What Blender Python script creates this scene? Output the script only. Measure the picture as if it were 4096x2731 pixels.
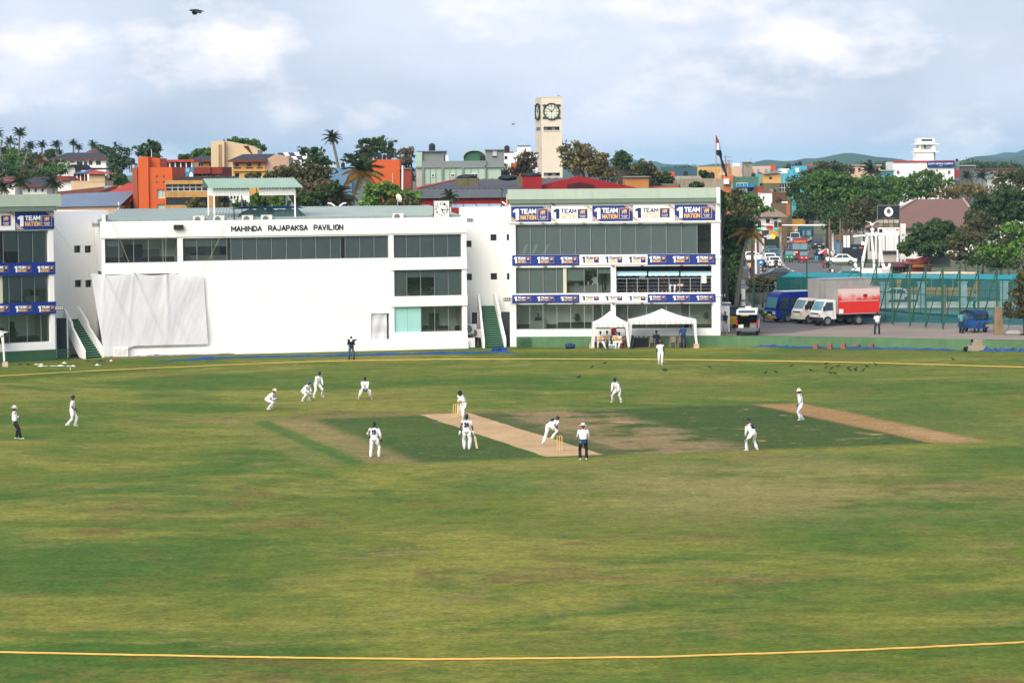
import bpy,math,random
import numpy as np
from math import sin,cos,pi,atan2,radians,sqrt,hypot
from mathutils import Vector,Matrix,noise
random.seed(11)
sc=bpy.context.scene
for o in list(bpy.data.objects):bpy.data.objects.remove(o)
COL=sc.collection
# ---------------------------------------------------------------- camera
FPX,CX,CY,YH,ROLL,CAMH=11500.0,2048.0,1365.5,690.0,0.010,13.8
TH=math.atan((CY-YH)/FPX)
_X=Vector((1,0,0));_F=Vector((0,cos(TH),-sin(TH)));_U=Vector((0,sin(TH),cos(TH)))
CR=_X*cos(ROLL)-_U*sin(ROLL);CU=_U*cos(ROLL)+_X*sin(ROLL)
CAM=Vector((0,0,CAMH))
cd=bpy.data.cameras.new('camera');co=bpy.data.objects.new('camera',cd);COL.objects.link(co)
cd.sensor_width=36;cd.lens=FPX/4096*36;cd.clip_start=1;cd.clip_end=30000
co.matrix_world=Matrix(((CR.x,CU.x,-_F.x,0),(CR.y,CU.y,-_F.y,0),(CR.z,CU.z,-_F.z,CAMH),(0,0,0,1)))
sc.camera=co
# ---------------------------------------------------------------- sky, sun, exposure
SUN_EL,SUN_AZ=radians(34),radians(206) # azimuth clockwise from +Y: behind the camera, to its left
w=bpy.data.worlds.new('World');sc.world=w;w.use_nodes=True
nt=w.node_tree;N=nt.nodes;L=nt.links
for n in list(N):N.remove(n)
def wn(t,**k):
    n=N.new(t)
    for a,b in k.items():setattr(n,a,b)
    return n
out=wn('ShaderNodeOutputWorld');bg=wn('ShaderNodeBackground');L.new(bg.outputs[0],out.inputs[0])
sky=wn('ShaderNodeTexSky',sky_type='NISHITA',sun_disc=False)
sky.sun_elevation=SUN_EL;sky.sun_rotation=SUN_AZ;sky.air_density=1.3;sky.dust_density=2.0;sky.ozone_density=2.0
tc=wn('ShaderNodeTexCoord')
mp=wn('ShaderNodeMapping');mp.inputs['Scale'].default_value=(1,1,2.1);mp.inputs['Location'].default_value=(0.205,0.0,0.31)
L.new(tc.outputs['Generated'],mp.inputs[0])
def wnoise(scale,detail,rough,src=mp):
    n=wn('ShaderNodeTexNoise');n.inputs['Scale'].default_value=scale;n.inputs['Detail'].default_value=detail
    n.inputs['Roughness'].default_value=rough;L.new(src.outputs[0],n.inputs['Vector']);return n
def wramp(src,a,b,ca=(0,0,0,1),cb=(1,1,1,1)):
    r=wn('ShaderNodeValToRGB');r.color_ramp.elements[0].position=a;r.color_ramp.elements[1].position=b
    r.color_ramp.elements[0].color=ca;r.color_ramp.elements[1].color=cb;L.new(src,r.inputs[0]);return r
def wmix(fac,a,b):
    m=wn('ShaderNodeMix',data_type='RGBA')
    for v,i in((fac,0),(a,6),(b,7)):
        if isinstance(v,(int,float)):m.inputs[i].default_value=v
        elif isinstance(v,tuple):m.inputs[i].default_value=v
        else:L.new(v,m.inputs[i])
    return m
veil=wramp(wnoise(7,5,.55).outputs[0],.30,.70) # thin grey-white veil of high cloud
sxyz=wn('ShaderNodeSeparateXYZ');L.new(tc.outputs['Generated'],sxyz.inputs[0])
def wm(op,a,b=None):
    q=wn('ShaderNodeMath',operation=op)
    for i,v in enumerate((a,b)):
        if v is None:continue
        if isinstance(v,(int,float)):q.inputs[i].default_value=v
        else:L.new(v,q.inputs[i])
    return q.outputs[0]
cn=wnoise(15,10,.6).outputs[0]
for px,py,wx,wy,k in((480,210,600,190,.16),(1000,130,280,110,.13),(2650,40,760,130,.15),(3100,200,520,80,.10),(1950,260,420,60,.05),(200,420,300,90,.08)):
    dx=wm('DIVIDE',wm('SUBTRACT',sxyz.outputs[0],(px-2048)/11500),wx/11500);dz=wm('DIVIDE',wm('SUBTRACT',sxyz.outputs[2],(690-py)/11500),wy/11500)
    cn=wm('ADD',cn,wm('MULTIPLY',wm('EXPONENT',wm('MULTIPLY',wm('ADD',wm('MULTIPLY',dx,dx),wm('MULTIPLY',dz,dz)),-1)),k))
cum=wramp(cn,.565,.725) # heaped clouds
shade=wramp(wnoise(24,6,.6).outputs[0],.35,.7)
base=wmix(0.62,sky.outputs[0],(5.6,6.7,9.2,1)) # veil over the whole dome
v1=wmix(veil.outputs[0],base.outputs[2],(7.6,8.0,9.5,1))
vm=wn('ShaderNodeMath',operation='MULTIPLY');vm.inputs[1].default_value=1.0;L.new(veil.outputs[0],vm.inputs[0])
L.new(wmix(vm.outputs[0],base.outputs[2],v1.outputs[2]).outputs[2],v1.inputs[6])
L.remove(v1.inputs[6].links[0]);L.new(base.outputs[2],v1.inputs[6])
cc=wmix(shade.outputs[0],(8.9,8.6,9.1,1),(10.6,10.0,9.7,1))
v2=wmix(cum.outputs[0],v1.outputs[2],cc.outputs[2])
L.new(v2.outputs[2],bg.inputs[0]);bg.inputs[1].default_value=0.064
sl=bpy.data.lights.new('sun','SUN');so=bpy.data.objects.new('sun',sl);COL.objects.link(so)
sl.energy=2.6;sl.angle=radians(48);sl.color=(1,.90,.74)
_sd=Vector((sin(SUN_AZ)*cos(SUN_EL),cos(SUN_AZ)*cos(SUN_EL),sin(SUN_EL)))
so.rotation_euler=_sd.to_track_quat('Z','Y').to_euler();so.location=(0,0,60)
sc.view_settings.view_transform='Standard';sc.view_settings.look='None';sc.view_settings.exposure=0.9;sc.view_settings.gamma=1.0
sc.cycles.use_denoising=True;sc.cycles.max_bounces=6;sc.cycles.transparent_max_bounces=16
sc.cycles.volume_bounces=0;sc.cycles.caustics_reflective=False;sc.cycles.caustics_refractive=False
# ---------------------------------------------------------------- photo pixel -> place
def ray(p):return CR*((p[0]-CX)/FPX)+CU*((CY-p[1])/FPX)+_F
def G(p,z=0.0):
    d=ray(p);t=(z-CAMH)/d.z;return CAM+d*t
def AT(p,Y):
    d=ray(p);return CAM+d*(Y/d.y)
def ZR(ox,oy,s):return lambda x,y:(ox+x/s,oy+y/s)
zD=ZR(0,0,2352/4096);z1=ZR(0,450,2.351);z2=ZR(700,450,2.351);z3=ZR(1600,350,2.351);z4=ZR(2400,500,2.351)
z5=ZR(3096,500,2.351);z6=ZR(0,800,2.351);z7=ZR(1000,850,2.351);z8=ZR(1900,750,2.351);zr=ZR(2800,800,3.357)
zn=ZR(3396,900,3.0329);f1=ZR(0,1400,2.352);f2=ZR(1000,1450,2.352);f3=ZR(1700,1500,2.94);f4=ZR(2300,1350,2.352)
f5=ZR(3096,1350,2.352);zt=ZR(2340,1200,4.704);zv=ZR(2840,1100,3.36);zh=ZR(0,500,3.92);zq=ZR(2500,580,3.36);za=ZR(3400,820,5.227)
zb=ZR(2560,1100,7.35);zc=ZR(2100,370,4.48)
def PXM(Y):return FPX/Y # photo pixels per metre at depth Y
# ---------------------------------------------------------------- mesh helpers
class MB:
    def __init__(s):s.v=[];s.f=[]
    def add(s,vs,fs):
        n=len(s.v);s.v+=[tuple(v)for v in vs];s.f+=[tuple(i+n for i in f)for f in fs];return s
    def box(s,x0,x1,y0,y1,z0,z1):
        return s.add([(x0,y0,z0),(x1,y0,z0),(x1,y1,z0),(x0,y1,z0),(x0,y0,z1),(x1,y0,z1),(x1,y1,z1),(x0,y1,z1)],
                     [(0,3,2,1),(4,5,6,7),(0,1,5,4),(1,2,6,5),(2,3,7,6),(3,0,4,7)])
    def quad(s,a,b,c,d):return s.add([a,b,c,d],[(0,1,2,3)])
    def bar(s,p,q,w,h=None,up=(0,0,1)):
        p=Vector(p);q=Vector(q);h=h or w;d=(q-p)
        if d.length<1e-6:return s
        d.normalize();u=Vector(up)
        if abs(d.dot(u))>.98:u=Vector((0,1,0))
        a=d.cross(u).normalized()*(w/2);b=a.cross(d).normalized()*(h/2)
        vs=[p-a-b,p+a-b,p+a+b,p-a+b,q-a-b,q+a-b,q+a+b,q-a+b]
        return s.add(vs,[(0,3,2,1),(4,5,6,7),(0,1,5,4),(1,2,6,5),(2,3,7,6),(3,0,4,7)])
    def loft(s,rings,cap=True,closed=True):
        n=len(rings[0]);k=len(s.v)
        for r in rings:s.v+=[tuple(v)for v in r]
        for i in range(len(rings)-1):
            for j in range(n if closed else n-1):
                j2=(j+1)%n;s.f.append((k+i*n+j,k+i*n+j2,k+(i+1)*n+j2,k+(i+1)*n+j))
        if cap:
            s.f.append(tuple(k+j for j in reversed(range(n))));m=k+(len(rings)-1)*n;s.f.append(tuple(m+j for j in range(n)))
        return s
    def tube(s,pts,rs,n=8,side=None,cap=True):
        pts=[Vector(p)for p in pts];m=len(pts)
        if not isinstance(rs,(list,tuple)):rs=[rs]*m
        rings=[]
        for i,p in enumerate(pts):
            d=(pts[min(i+1,m-1)]-pts[max(i-1,0)]).normalized()
            u=Vector(side)if side else Vector((0,0,1))
            if abs(d.dot(u))>.95:u=Vector((1,0,0))if abs(d.x)<.9 else Vector((0,1,0))
            a=(u-d*u.dot(d)).normalized();b=d.cross(a)
            r=rs[i];ra,rb=(r if isinstance(r,tuple)else(r,r))
            rings.append([p+a*(ra*cos(2*pi*j/n))+b*(rb*sin(2*pi*j/n))for j in range(n)])
        return s.loft(rings,cap)
    def cyl(s,p,q,r,r2=None,n=10):return s.tube([p,q],[r,r if r2 is None else r2],n)
    def lathe(s,prof,c=(0,0,0),n=12):
        rings=[[(c[0]+r*cos(2*pi*j/n),c[1]+r*sin(2*pi*j/n),c[2]+z)for j in range(n)]for r,z in prof]
        return s.loft(rings)
    def ell(s,c,r,n=10,m=6):
        if not isinstance(r,(tuple,list)):r=(r,r,r)
        rings=[]
        for i in range(m+1):
            t=-pi/2+pi*i/m;t=max(-pi/2+.05,min(pi/2-.05,t))
            rings.append([(c[0]+r[0]*cos(t)*cos(2*pi*j/n),c[1]+r[1]*cos(t)*sin(2*pi*j/n),c[2]+r[2]*sin(t))for j in range(n)])
        return s.loft(rings)
    def prism(s,poly,a,b,ax='y'): # poly in the plane across ax, from a to b
        f={'y':lambda p,t:(p[0],t,p[1]),'x':lambda p,t:(t,p[0],p[1]),'z':lambda p,t:(p[0],p[1],t)}[ax]
        return s.loft([[f(p,a)for p in poly],[f(p,b)for p in poly]])
    def grid(s,fn,nu,nv):
        k=len(s.v)
        for j in range(nv+1):
            for i in range(nu+1):s.v.append(tuple(fn(i/nu,j/nv)))
        for j in range(nv):
            for i in range(nu):
                a=k+j*(nu+1)+i;s.f.append((a,a+1,a+nu+2,a+nu+1))
        return s
    def mesh(s,name):
        me=bpy.data.meshes.new(name);me.from_pydata(s.v,[],s.f);me.update();return me
def ob(name,g,mat=None,par=None,loc=None,rz=None,smooth=False,scale=None):
    me=g.mesh(name)if isinstance(g,MB)else g
    o=bpy.data.objects.new(name,me);COL.objects.link(o)
    if mat and not me.materials:me.materials.append(mat)
    if smooth:me.shade_smooth()
    if par:o.parent=par
    if loc is not None:o.location=loc
    if rz is not None:o.rotation_euler=(0,0,rz)
    if scale is not None:o.scale=scale
    return o
def tag(o,label,cat,group=None,kind=None):
    if label:o['label']=label
    if cat:o['category']=cat
    if group:o['group']=group
    if kind:o['kind']=kind
    return o
def thing(name,label,cat,loc=(0,0,0),rz=0.0,group=None):
    o=bpy.data.objects.new(name,None);COL.objects.link(o);o.location=loc;o.rotation_euler=(0,0,rz);o.empty_display_size=.3
    return tag(o,label,cat,group)
def struct(name,g,mat,loc=None):
    o=ob(name,g,mat,None,loc);o['kind']='structure';return o
_kids={}
def dup(root,loc,rz,label=None,group=None,scale=None):
    r=root.copy();COL.objects.link(r);r.location=loc;r.rotation_euler=(0,0,rz)
    if label:r['label']=label
    if group:r['group']=group
    if scale:r.scale=(scale,)*3
    for ch in kids(root):
        c=ch.copy();COL.objects.link(c);c.parent=r
        for g in kids(ch):
            d=g.copy();COL.objects.link(d);d.parent=c
    return r
def kids(o):return[c for c in o.children]
# ---------------------------------------------------------------- materials
def C(r,g,b,k=.62):
    f=lambda c:((c/255+.055)/1.055)**2.4 if c>10 else c/255/12.92
    return(min(f(r)*k,.82),min(f(g)*k,.82),min(f(b)*k,.82))
_mats={}
def M(name,c,r=.75,var=.10,scale=.8,metal=0,streak=0,bump=0,spec=.3,trans=0,emit=None,sat=0):
    if name in _mats:return _mats[name]
    m=bpy.data.materials.new(name);m.use_nodes=True;t=m.node_tree;n=t.nodes;l=t.links
    p=n['Principled BSDF'];p.inputs['Roughness'].default_value=r;p.inputs['Metallic'].default_value=metal
    p.inputs['Specular IOR Level'].default_value=spec
    tcn=n.new('ShaderNodeTexCoord');oi=n.new('ShaderNodeObjectInfo')
    nz=n.new('ShaderNodeTexNoise');nz.inputs['Scale'].default_value=scale;nz.inputs['Detail'].default_value=6;nz.inputs['Roughness'].default_value=.65
    l.new(tcn.outputs['Object'],nz.inputs['Vector'])
    mr=n.new('ShaderNodeMapRange');mr.inputs[1].default_value=.25;mr.inputs[2].default_value=.75;mr.inputs[3].default_value=1-var;mr.inputs[4].default_value=1+var
    l.new(nz.outputs[0],mr.inputs[0])
    mx=n.new('ShaderNodeMix');mx.data_type='RGBA';mx.blend_type='MULTIPLY';mx.inputs[0].default_value=1
    mx.inputs[6].default_value=(*c,1);l.new(mr.outputs[0],mx.inputs[7]);last=mx.outputs[2]
    if streak:
        mpn=n.new('ShaderNodeMapping');mpn.inputs['Scale'].default_value=(2.2,2.2,.16);l.new(tcn.outputs['Object'],mpn.inputs[0])
        n2=n.new('ShaderNodeTexNoise');n2.inputs['Scale'].default_value=1.3;n2.inputs['Detail'].default_value=8;n2.inputs['Roughness'].default_value=.7;l.new(mpn.outputs[0],n2.inputs['Vector'])
        r2=n.new('ShaderNodeMapRange');r2.inputs[1].default_value=.50;r2.inputs[2].default_value=.68;r2.inputs[3].default_value=0;r2.inputs[4].default_value=streak;l.new(n2.outputs[0],r2.inputs[0])
        m2=n.new('ShaderNodeMix');m2.data_type='RGBA';l.new(r2.outputs[0],m2.inputs[0]);l.new(last,m2.inputs[6]);m2.inputs[7].default_value=(.045,.04,.032,1);last=m2.outputs[2]
    l.new(last,p.inputs['Base Color'])
    if bump:
        b=n.new('ShaderNodeBump');b.inputs['Strength'].default_value=bump;b.inputs['Distance'].default_value=.05
        n3=n.new('ShaderNodeTexNoise');n3.inputs['Scale'].default_value=6;n3.inputs['Detail'].default_value=6;l.new(tcn.outputs['Object'],n3.inputs['Vector']);l.new(n3.outputs[0],b.inputs['Height']);l.new(b.outputs[0],p.inputs['Normal'])
    if trans:
        ts=n.new('ShaderNodeBsdfTranslucent');l.new(last,ts.inputs[0]);ms=n.new('ShaderNodeMixShader');ms.inputs[0].default_value=trans
        l.new(p.outputs[0],ms.inputs[1]);l.new(ts.outputs[0],ms.inputs[2]);l.new(ms.outputs[0],n['Material Output'].inputs[0])
    if emit:p.inputs['Emission Color'].default_value=(*emit[:3],1);p.inputs['Emission Strength'].default_value=emit[3]
    _mats[name]=m;return m
def GLASS(name,tint,refl=1.0):
    if name in _mats:return _mats[name]
    m=bpy.data.materials.new(name);m.use_nodes=True;t=m.node_tree;n=t.nodes;l=t.links
    n.remove(n['Principled BSDF']);tr=n.new('ShaderNodeBsdfTransparent');tr.inputs[0].default_value=(*tint,1)
    gl=n.new('ShaderNodeBsdfGlossy');gl.inputs['Roughness'].default_value=.03;gl.inputs[0].default_value=(refl,refl,refl,1)
    fr=n.new('ShaderNodeFresnel');fr.inputs[0].default_value=1.5;ms=n.new('ShaderNodeMixShader')
    l.new(fr.outputs[0],ms.inputs[0]);l.new(tr.outputs[0],ms.inputs[1]);l.new(gl.outputs[0],ms.inputs[2]);l.new(ms.outputs[0],n['Material Output'].inputs[0])
    _mats[name]=m;return m
def NET(name,c,cover,cell=.0):
    m=bpy.data.materials.new(name);m.use_nodes=True;t=m.node_tree;n=t.nodes;l=t.links
    p=n['Principled BSDF'];p.inputs['Base Color'].default_value=(*c,1);p.inputs['Roughness'].default_value=.8
    ts=n.new('ShaderNodeBsdfTranslucent');ts.inputs[0].default_value=(*c,1);m1=n.new('ShaderNodeMixShader');m1.inputs[0].default_value=.4
    l.new(p.outputs[0],m1.inputs[1]);l.new(ts.outputs[0],m1.inputs[2])
    tr=n.new('ShaderNodeBsdfTransparent');ms=n.new('ShaderNodeMixShader')
    tcn=n.new('ShaderNodeTexCoord');nz=n.new('ShaderNodeTexNoise');nz.inputs['Scale'].default_value=.9;nz.inputs['Detail'].default_value=5;l.new(tcn.outputs['Object'],nz.inputs['Vector'])
    mr=n.new('ShaderNodeMapRange');mr.inputs[1].default_value=.3;mr.inputs[2].default_value=.7;mr.inputs[3].default_value=max(0,cover-.1);mr.inputs[4].default_value=cover+.1;l.new(nz.outputs[0],mr.inputs[0])
    l.new(mr.outputs[0],ms.inputs[0]);l.new(tr.outputs[0],ms.inputs[1]);l.new(m1.outputs[0],ms.inputs[2]);l.new(ms.outputs[0],n['Material Output'].inputs[0])
    return m
WHITE=M('white_paint',(.80,.80,.79),.7,.03,.5,streak=.035);WHITE2=M('off_white_paint',(.70,.69,.66),.75,.06,.6,streak=.10)
BLACK=M('black_paint',(.012,.013,.015),.5,.2);DARK=M('dark_metal',(.035,.037,.04),.5,.15,metal=.3);STEEL=M('steel',(.55,.55,.55),.35,.06,metal=.8)
GPANE=GLASS('window_glass',(.92,.96,.955));GDARK=GLASS('dark_glass',(.18,.21,.22),.9)
DGLASS=M('dark_window_glass',(.018,.022,.026),.12,.15,spec=.6)
RUBBER=M('rubber',(.018,.018,.018),.85,.2);CONC=M('concrete',(.30,.29,.27),.9,.18,.9,streak=.35,bump=.2)
_tx={}
def text_mesh(s,off=0.0):
    k=(s,off)
    if k in _tx:return _tx[k]
    c=bpy.data.curves.new('lettering','FONT');c.body=s;c.size=1;c.offset=off;c.resolution_u=2;c.fill_mode='FRONT' if False else 'BOTH';c.extrude=.012
    o=bpy.data.objects.new('lettering',c);COL.objects.link(o)
    dg=bpy.context.evaluated_depsgraph_get();me=bpy.data.meshes.new_from_object(o.evaluated_get(dg));bpy.data.objects.remove(o)
    me.materials.clear();xs=[v.co.x for v in me.vertices];ys=[v.co.y for v in me.vertices]
    _tx[k]=(me,min(xs),max(xs),min(ys),max(ys));return _tx[k]
_txm={}
def text(s,x0,x1,z0,z1,y,mat,par,name='lettering',off=0.0):
    """lettering standing in the local x-z plane, facing -y, filling the given rectangle"""
    me,a,b,c,d=text_mesh(s,off)
    k=(s,off,mat.name)
    if k not in _txm:
        m2=me.copy();m2.materials.append(mat);_txm[k]=m2
    o=bpy.data.objects.new(name,_txm[k]);COL.objects.link(o);o.parent=par
    sx=(x1-x0)/(b-a);sz=(z1-z0)/(d-c)
    o.scale=(sx,sz,1);o.rotation_euler=(pi/2,0,0);o.location=(x0-a*sx,y,z0-c*sz);return o

GLY={'M':['0,0 0,1 .5,.3 1,1 1,0'],'A':['0,0 .5,1 1,0','.2,.32 .8,.32'],'H':['0,0 0,1','1,0 1,1','0,.5 1,.5'],'I':['.5,0 .5,1'],'N':['0,0 0,1 1,0 1,1'],'D':['0,0 0,1 .55,1 .95,.72 .95,.28 .55,0 0,0'],'R':['0,0 0,1 .65,1 .95,.86 .95,.62 .65,.48 0,.48','.5,.48 1,0'],'J':['.85,1 .85,.25 .62,0 .28,0 .05,.25'],'P':['0,0 0,1 .65,1 .95,.86 .95,.6 .65,.45 0,.45'],'K':['0,0 0,1','1,1 0,.42','.35,.6 1,0'],'S':['.95,.8 .7,1 .3,1 .05,.8 .15,.58 .85,.42 .95,.2 .7,0 .3,0 .05,.2'],'V':['0,1 .5,0 1,1'],'L':['0,1 0,0 .9,0'],'O':['.3,0 .02,.28 .02,.72 .3,1 .7,1 .98,.72 .98,.28 .7,0 .3,0'],'T':['0,1 1,1','.5,1 .5,0'],'E':['0,0 0,1','0,1 .9,1','0,.5 .75,.5','0,0 .9,0'],
       '1':['.2,.78 .55,1 .55,0'],'2':['.05,.78 .3,1 .75,1 .95,.75 .05,0 1,0'],'3':['.05,.85 .3,1 .75,1 .95,.78 .55,.53','.55,.53 .95,.28 .75,0 .3,0 .05,.15'],'4':['.75,0 .75,1 0,.3 1,.3'],'5':['.9,1 .1,1 .1,.58 .6,.62 .95,.4 .8,.05 .4,0 .05,.12'],'6':['.9,.88 .6,1 .2,.75 .05,.35 .3,0 .75,0 .95,.3 .7,.55 .15,.45'],'9':['.1,.12 .4,0 .8,.25 .95,.65 .7,1 .25,1 .05,.7 .3,.45 .85,.55']}
_blk={}
def block_mesh(s,w_,h_,th,mat):
    """bold lettering cut from bars: x 0..w_, z 0..h_, facing -y"""
    k=(s,round(w_,3),round(h_,3),round(th,3),mat.name)
    if k in _blk:return _blk[k]
    wid=[.28 if c=='I' else .6 if c=='1' else 1.15 if c=='M' else 1.0 for c in s];gap=.34;tot=sum(wid)+gap*(len(s)-1);u=(w_-th)/tot;x=th/2;g=MB();i=0
    for c,cw in zip(s,wid):
        for pl in GLY[c]:
            P=[tuple(map(float,q.split(',')))for q in pl.split()];P=[(x+a*cw*u,th/2+b*(h_-th))for a,b in P]
            for(xa,za),(xb,zb)in zip(P,P[1:]):
                L_=hypot(xb-xa,zb-za);dx,dz=(xb-xa)/L_*th/2*.9,(zb-za)/L_*th/2*.9;yy=-.003*(i%9);i+=1;g.bar((xa-dx,yy,za-dz),(xb+dx,yy,zb+dz),th,.02,up=(0,1,0))
        x+=(cw+gap)*u
    me=g.mesh('lettering');me.materials.append(mat);_blk[k]=me;return me
def block(s,x0,x1,z0,z1,y,mat,par,th=.17):return ob('lettering',block_mesh(s,x1-x0,z1-z0,th*(z1-z0),mat),None,par,(x0,y-.012,z0))
# ================================================================ ground, field, car park, road, hills
def sstep(a,b,x):
    t=max(0.0,min(1.0,(x-a)/(b-a)));return t*t*(3-2*t)
WALL=[Vector(p)for p in((-60,203.0),(-45,210.0),(-33.4,217.0))] # line of the green perimeter wall (left), world x-y
def hill_h(x,y):
    h=9.5*sstep(-48,-92,x)*sstep(330,470,y)
    h+=2.5*sstep(-20,-60,x)*sstep(330,420,y)
    return h
def gz(x,y):return-0.06+.78*sstep(229.5,231,y+max(0,x-17)*.52)+hill_h(x,y)
xs=[-6500,-4000,-1500,-600,-300]+list(np.linspace(-200,200,81))+[300,600,1500,4000,6500]
ys=[-350,-100,0,60,120,180]+list(np.linspace(205,240,36))+list(np.linspace(250,700,46))+[800,1000,1400,2000,3500,6000,8500]
g=MB();nx=len(xs)
for y in ys:
    for x in xs:g.v.append((x,y,gz(x,y)))
for j in range(len(ys)-1):
    for i in range(nx-1):
        a=j*nx+i;g.f.append((a,a+1,a+nx+1,a+nx))
struct('ground',g,M('ground_earth',(.10,.105,.055),.95,.35,.05))
# grass of the field, with the cricket square read in pitch coordinates (s along, t across the pitch)
PC=Vector((-.465,152.15));PA=Vector((.26518,-.9642));PB=Vector((.9642,.26518))
m=bpy.data.materials.new('field_grass');m.use_nodes=True;t=m.node_tree;n=t.nodes;l=t.links
p=n['Principled BSDF'];p.inputs['Roughness'].default_value=.9;p.inputs['Specular IOR Level'].default_value=.1
tcn=n.new('ShaderNodeTexCoord')
def gn(scale,detail=4,rough=.6,vec=None,dist=0):
    q=n.new('ShaderNodeTexNoise');q.inputs['Scale'].default_value=scale;q.inputs['Detail'].default_value=detail;q.inputs['Roughness'].default_value=rough;q.inputs['Distortion'].default_value=dist
    l.new(vec or tcn.outputs['Object'],q.inputs['Vector']);return q.outputs[0]
def gr(v,a,b,lo=0.,hi=1.):
    q=n.new('ShaderNodeMapRange');q.interpolation_type='SMOOTHSTEP'
    for i,x in enumerate((a,b,lo,hi)):q.inputs[i+1].default_value=x
    l.new(v,q.inputs[0]);return q.outputs[0]
def gm(op,a,b=None,c=None):
    q=n.new('ShaderNodeMath');q.operation=op
    for i,x in enumerate((a,b,c)):
        if x is None:continue
        if isinstance(x,(int,float)):q.inputs[i].default_value=x
        else:l.new(x,q.inputs[i])
    return q.outputs[0]
def gx(f,a,b,mode='MIX'):
    q=n.new('ShaderNodeMix');q.data_type='RGBA';q.blend_type=mode
    for i,x in((0,f),(6,a),(7,b)):
        if isinstance(x,tuple):q.inputs[i].default_value=(*x,1)
        elif isinstance(x,(int,float)):q.inputs[i].default_value=x
        else:l.new(x,q.inputs[i])
    return q.outputs[2]
GREEN,LIGHT,DEEP,BROWN,DKGREEN,WORN,STRAW=(.108,.136,.016),(.195,.190,.033),(.050,.106,.011),(.140,.092,.028),(.040,.076,.016),(.235,.165,.075),(.175,.145,.050)
mpv=n.new('ShaderNodeMapping');mpv.inputs['Location'].default_value=(13.7,4.1,3);l.new(tcn.outputs['Object'],mpv.inputs[0])
mpw=n.new('ShaderNodeMapping');mpw.inputs['Location'].default_value=(57,31,9);l.new(tcn.outputs['Object'],mpw.inputs[0])
mpu=n.new('ShaderNodeMapping');mpu.inputs['Location'].default_value=(-21,77,4);mpu.inputs['Scale'].default_value=(.7,1,1);l.new(tcn.outputs['Object'],mpu.inputs[0])
sep=n.new('ShaderNodeSeparateXYZ');l.new(tcn.outputs['Object'],sep.inputs[0])
col=gx(gr(gn(.05,8,.68,dist=.5),.40,.60),GREEN,DEEP)
col=gx(gm('MULTIPLY',gr(gn(.075,9,.72,mpu.outputs[0],.6),.46,.62),.9),col,LIGHT)
col=gx(gm('MULTIPLY',gr(gn(.10,9,.74,mpv.outputs[0],.8),.53,.66),.85),col,BROWN)
col=gx(gm('MULTIPLY',gr(gn(.30,8,.74,mpw.outputs[0],.4),.53,.68),.7),col,STRAW)
col=gx(gm('MULTIPLY',gr(gn(.38,8,.74,mpu.outputs[0],.4),.52,.66),.75),col,DEEP)
col=gx(gm('MULTIPLY',gr(gn(.9,7,.75,mpv.outputs[0]),.54,.72),.35),col,BROWN)
col=gx(gm('MULTIPLY',gr(gn(1.1,7,.75,mpw.outputs[0]),.53,.70),.6),col,(.070,.115,.020))
# s, t
def dotv(ax,ay,cx,cy):
    return gm('ADD',gm('MULTIPLY',gm('SUBTRACT',sep.outputs[0],cx),ax),gm('MULTIPLY',gm('SUBTRACT',sep.outputs[1],cy),ay))
s_=dotv(PA.x,PA.y,PC.x,PC.y);t_=dotv(PB.x,PB.y,PC.x,PC.y)
wob=gm('MULTIPLY',gm('SUBTRACT',gn(.7,6,.7),.5),1.7);wob2=gm('MULTIPLY',gm('SUBTRACT',gn(.5,5,.65,mpw.outputs[0]),.5),1.6)
s2=gm('ADD',s_,wob);t2=gm('ADD',t_,gm('MULTIPLY',wob,.35));t3=gm('ADD',t_,wob2)
def band(v,a,b,soft=.25):return gm('MULTIPLY',gr(v,a-soft,a+soft),gr(v,b-soft,b+soft,1,0))
inner=band(s2,-12.4,13.6,.9)
def paint(mask,c,k=1.0):
    global col
    col=gx(gm('MULTIPLY',gm('MULTIPLY',mask,inner),k),col,c)
paint(band(t2,-13.2,-10.4,.5),(.15,.155,.040),.6)
paint(band(t2,-11.4,-10.35,.25),(.055,.115,.018),.85)
paint(band(t2,-10.2,-7.6,.45),WORN,.62)
paint(band(t2,-7.9,4.4,.8),(.040,.076,.014),.82)
paint(band(t2,4.2,19.0,.3),(.034,.066,.013),.80)
paint(gm('MULTIPLY',band(t3,2.2,9.2,1.1),gr(gn(.28,5,.6),.40,.56)),(.235,.165,.085),.85)
paint(gm('MULTIPLY',band(t3,4.2,7.4,.6),gr(gn(.35,5,.6,mpw.outputs[0]),.38,.55)),WORN,.65)
paint(band(t2,1.5,3.0,.3),(.070,.085,.026),.6)
bare=gr(gn(.40,6,.62,mpw.outputs[0],.4),.60,.68);paint(gm('MULTIPLY',bare,band(t3,6,19,1)),(.33,.235,.115),.85)
bare2=gr(gn(.75,6,.62,mpv.outputs[0]),.64,.72);paint(gm('MULTIPLY',bare2,band(t3,-8,19,1)),(.30,.22,.11),.75)
paint(band(t2,18.7,21.7,.35),(.32,.175,.075),.80)
paint(gm('MULTIPLY',band(t2,19.5,21.4,.5),gr(s_,-2,10)),(.34,.23,.125),.5)
paint(band(t2,21.8,28,1.2),(.080,.115,.024),.5)
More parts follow.
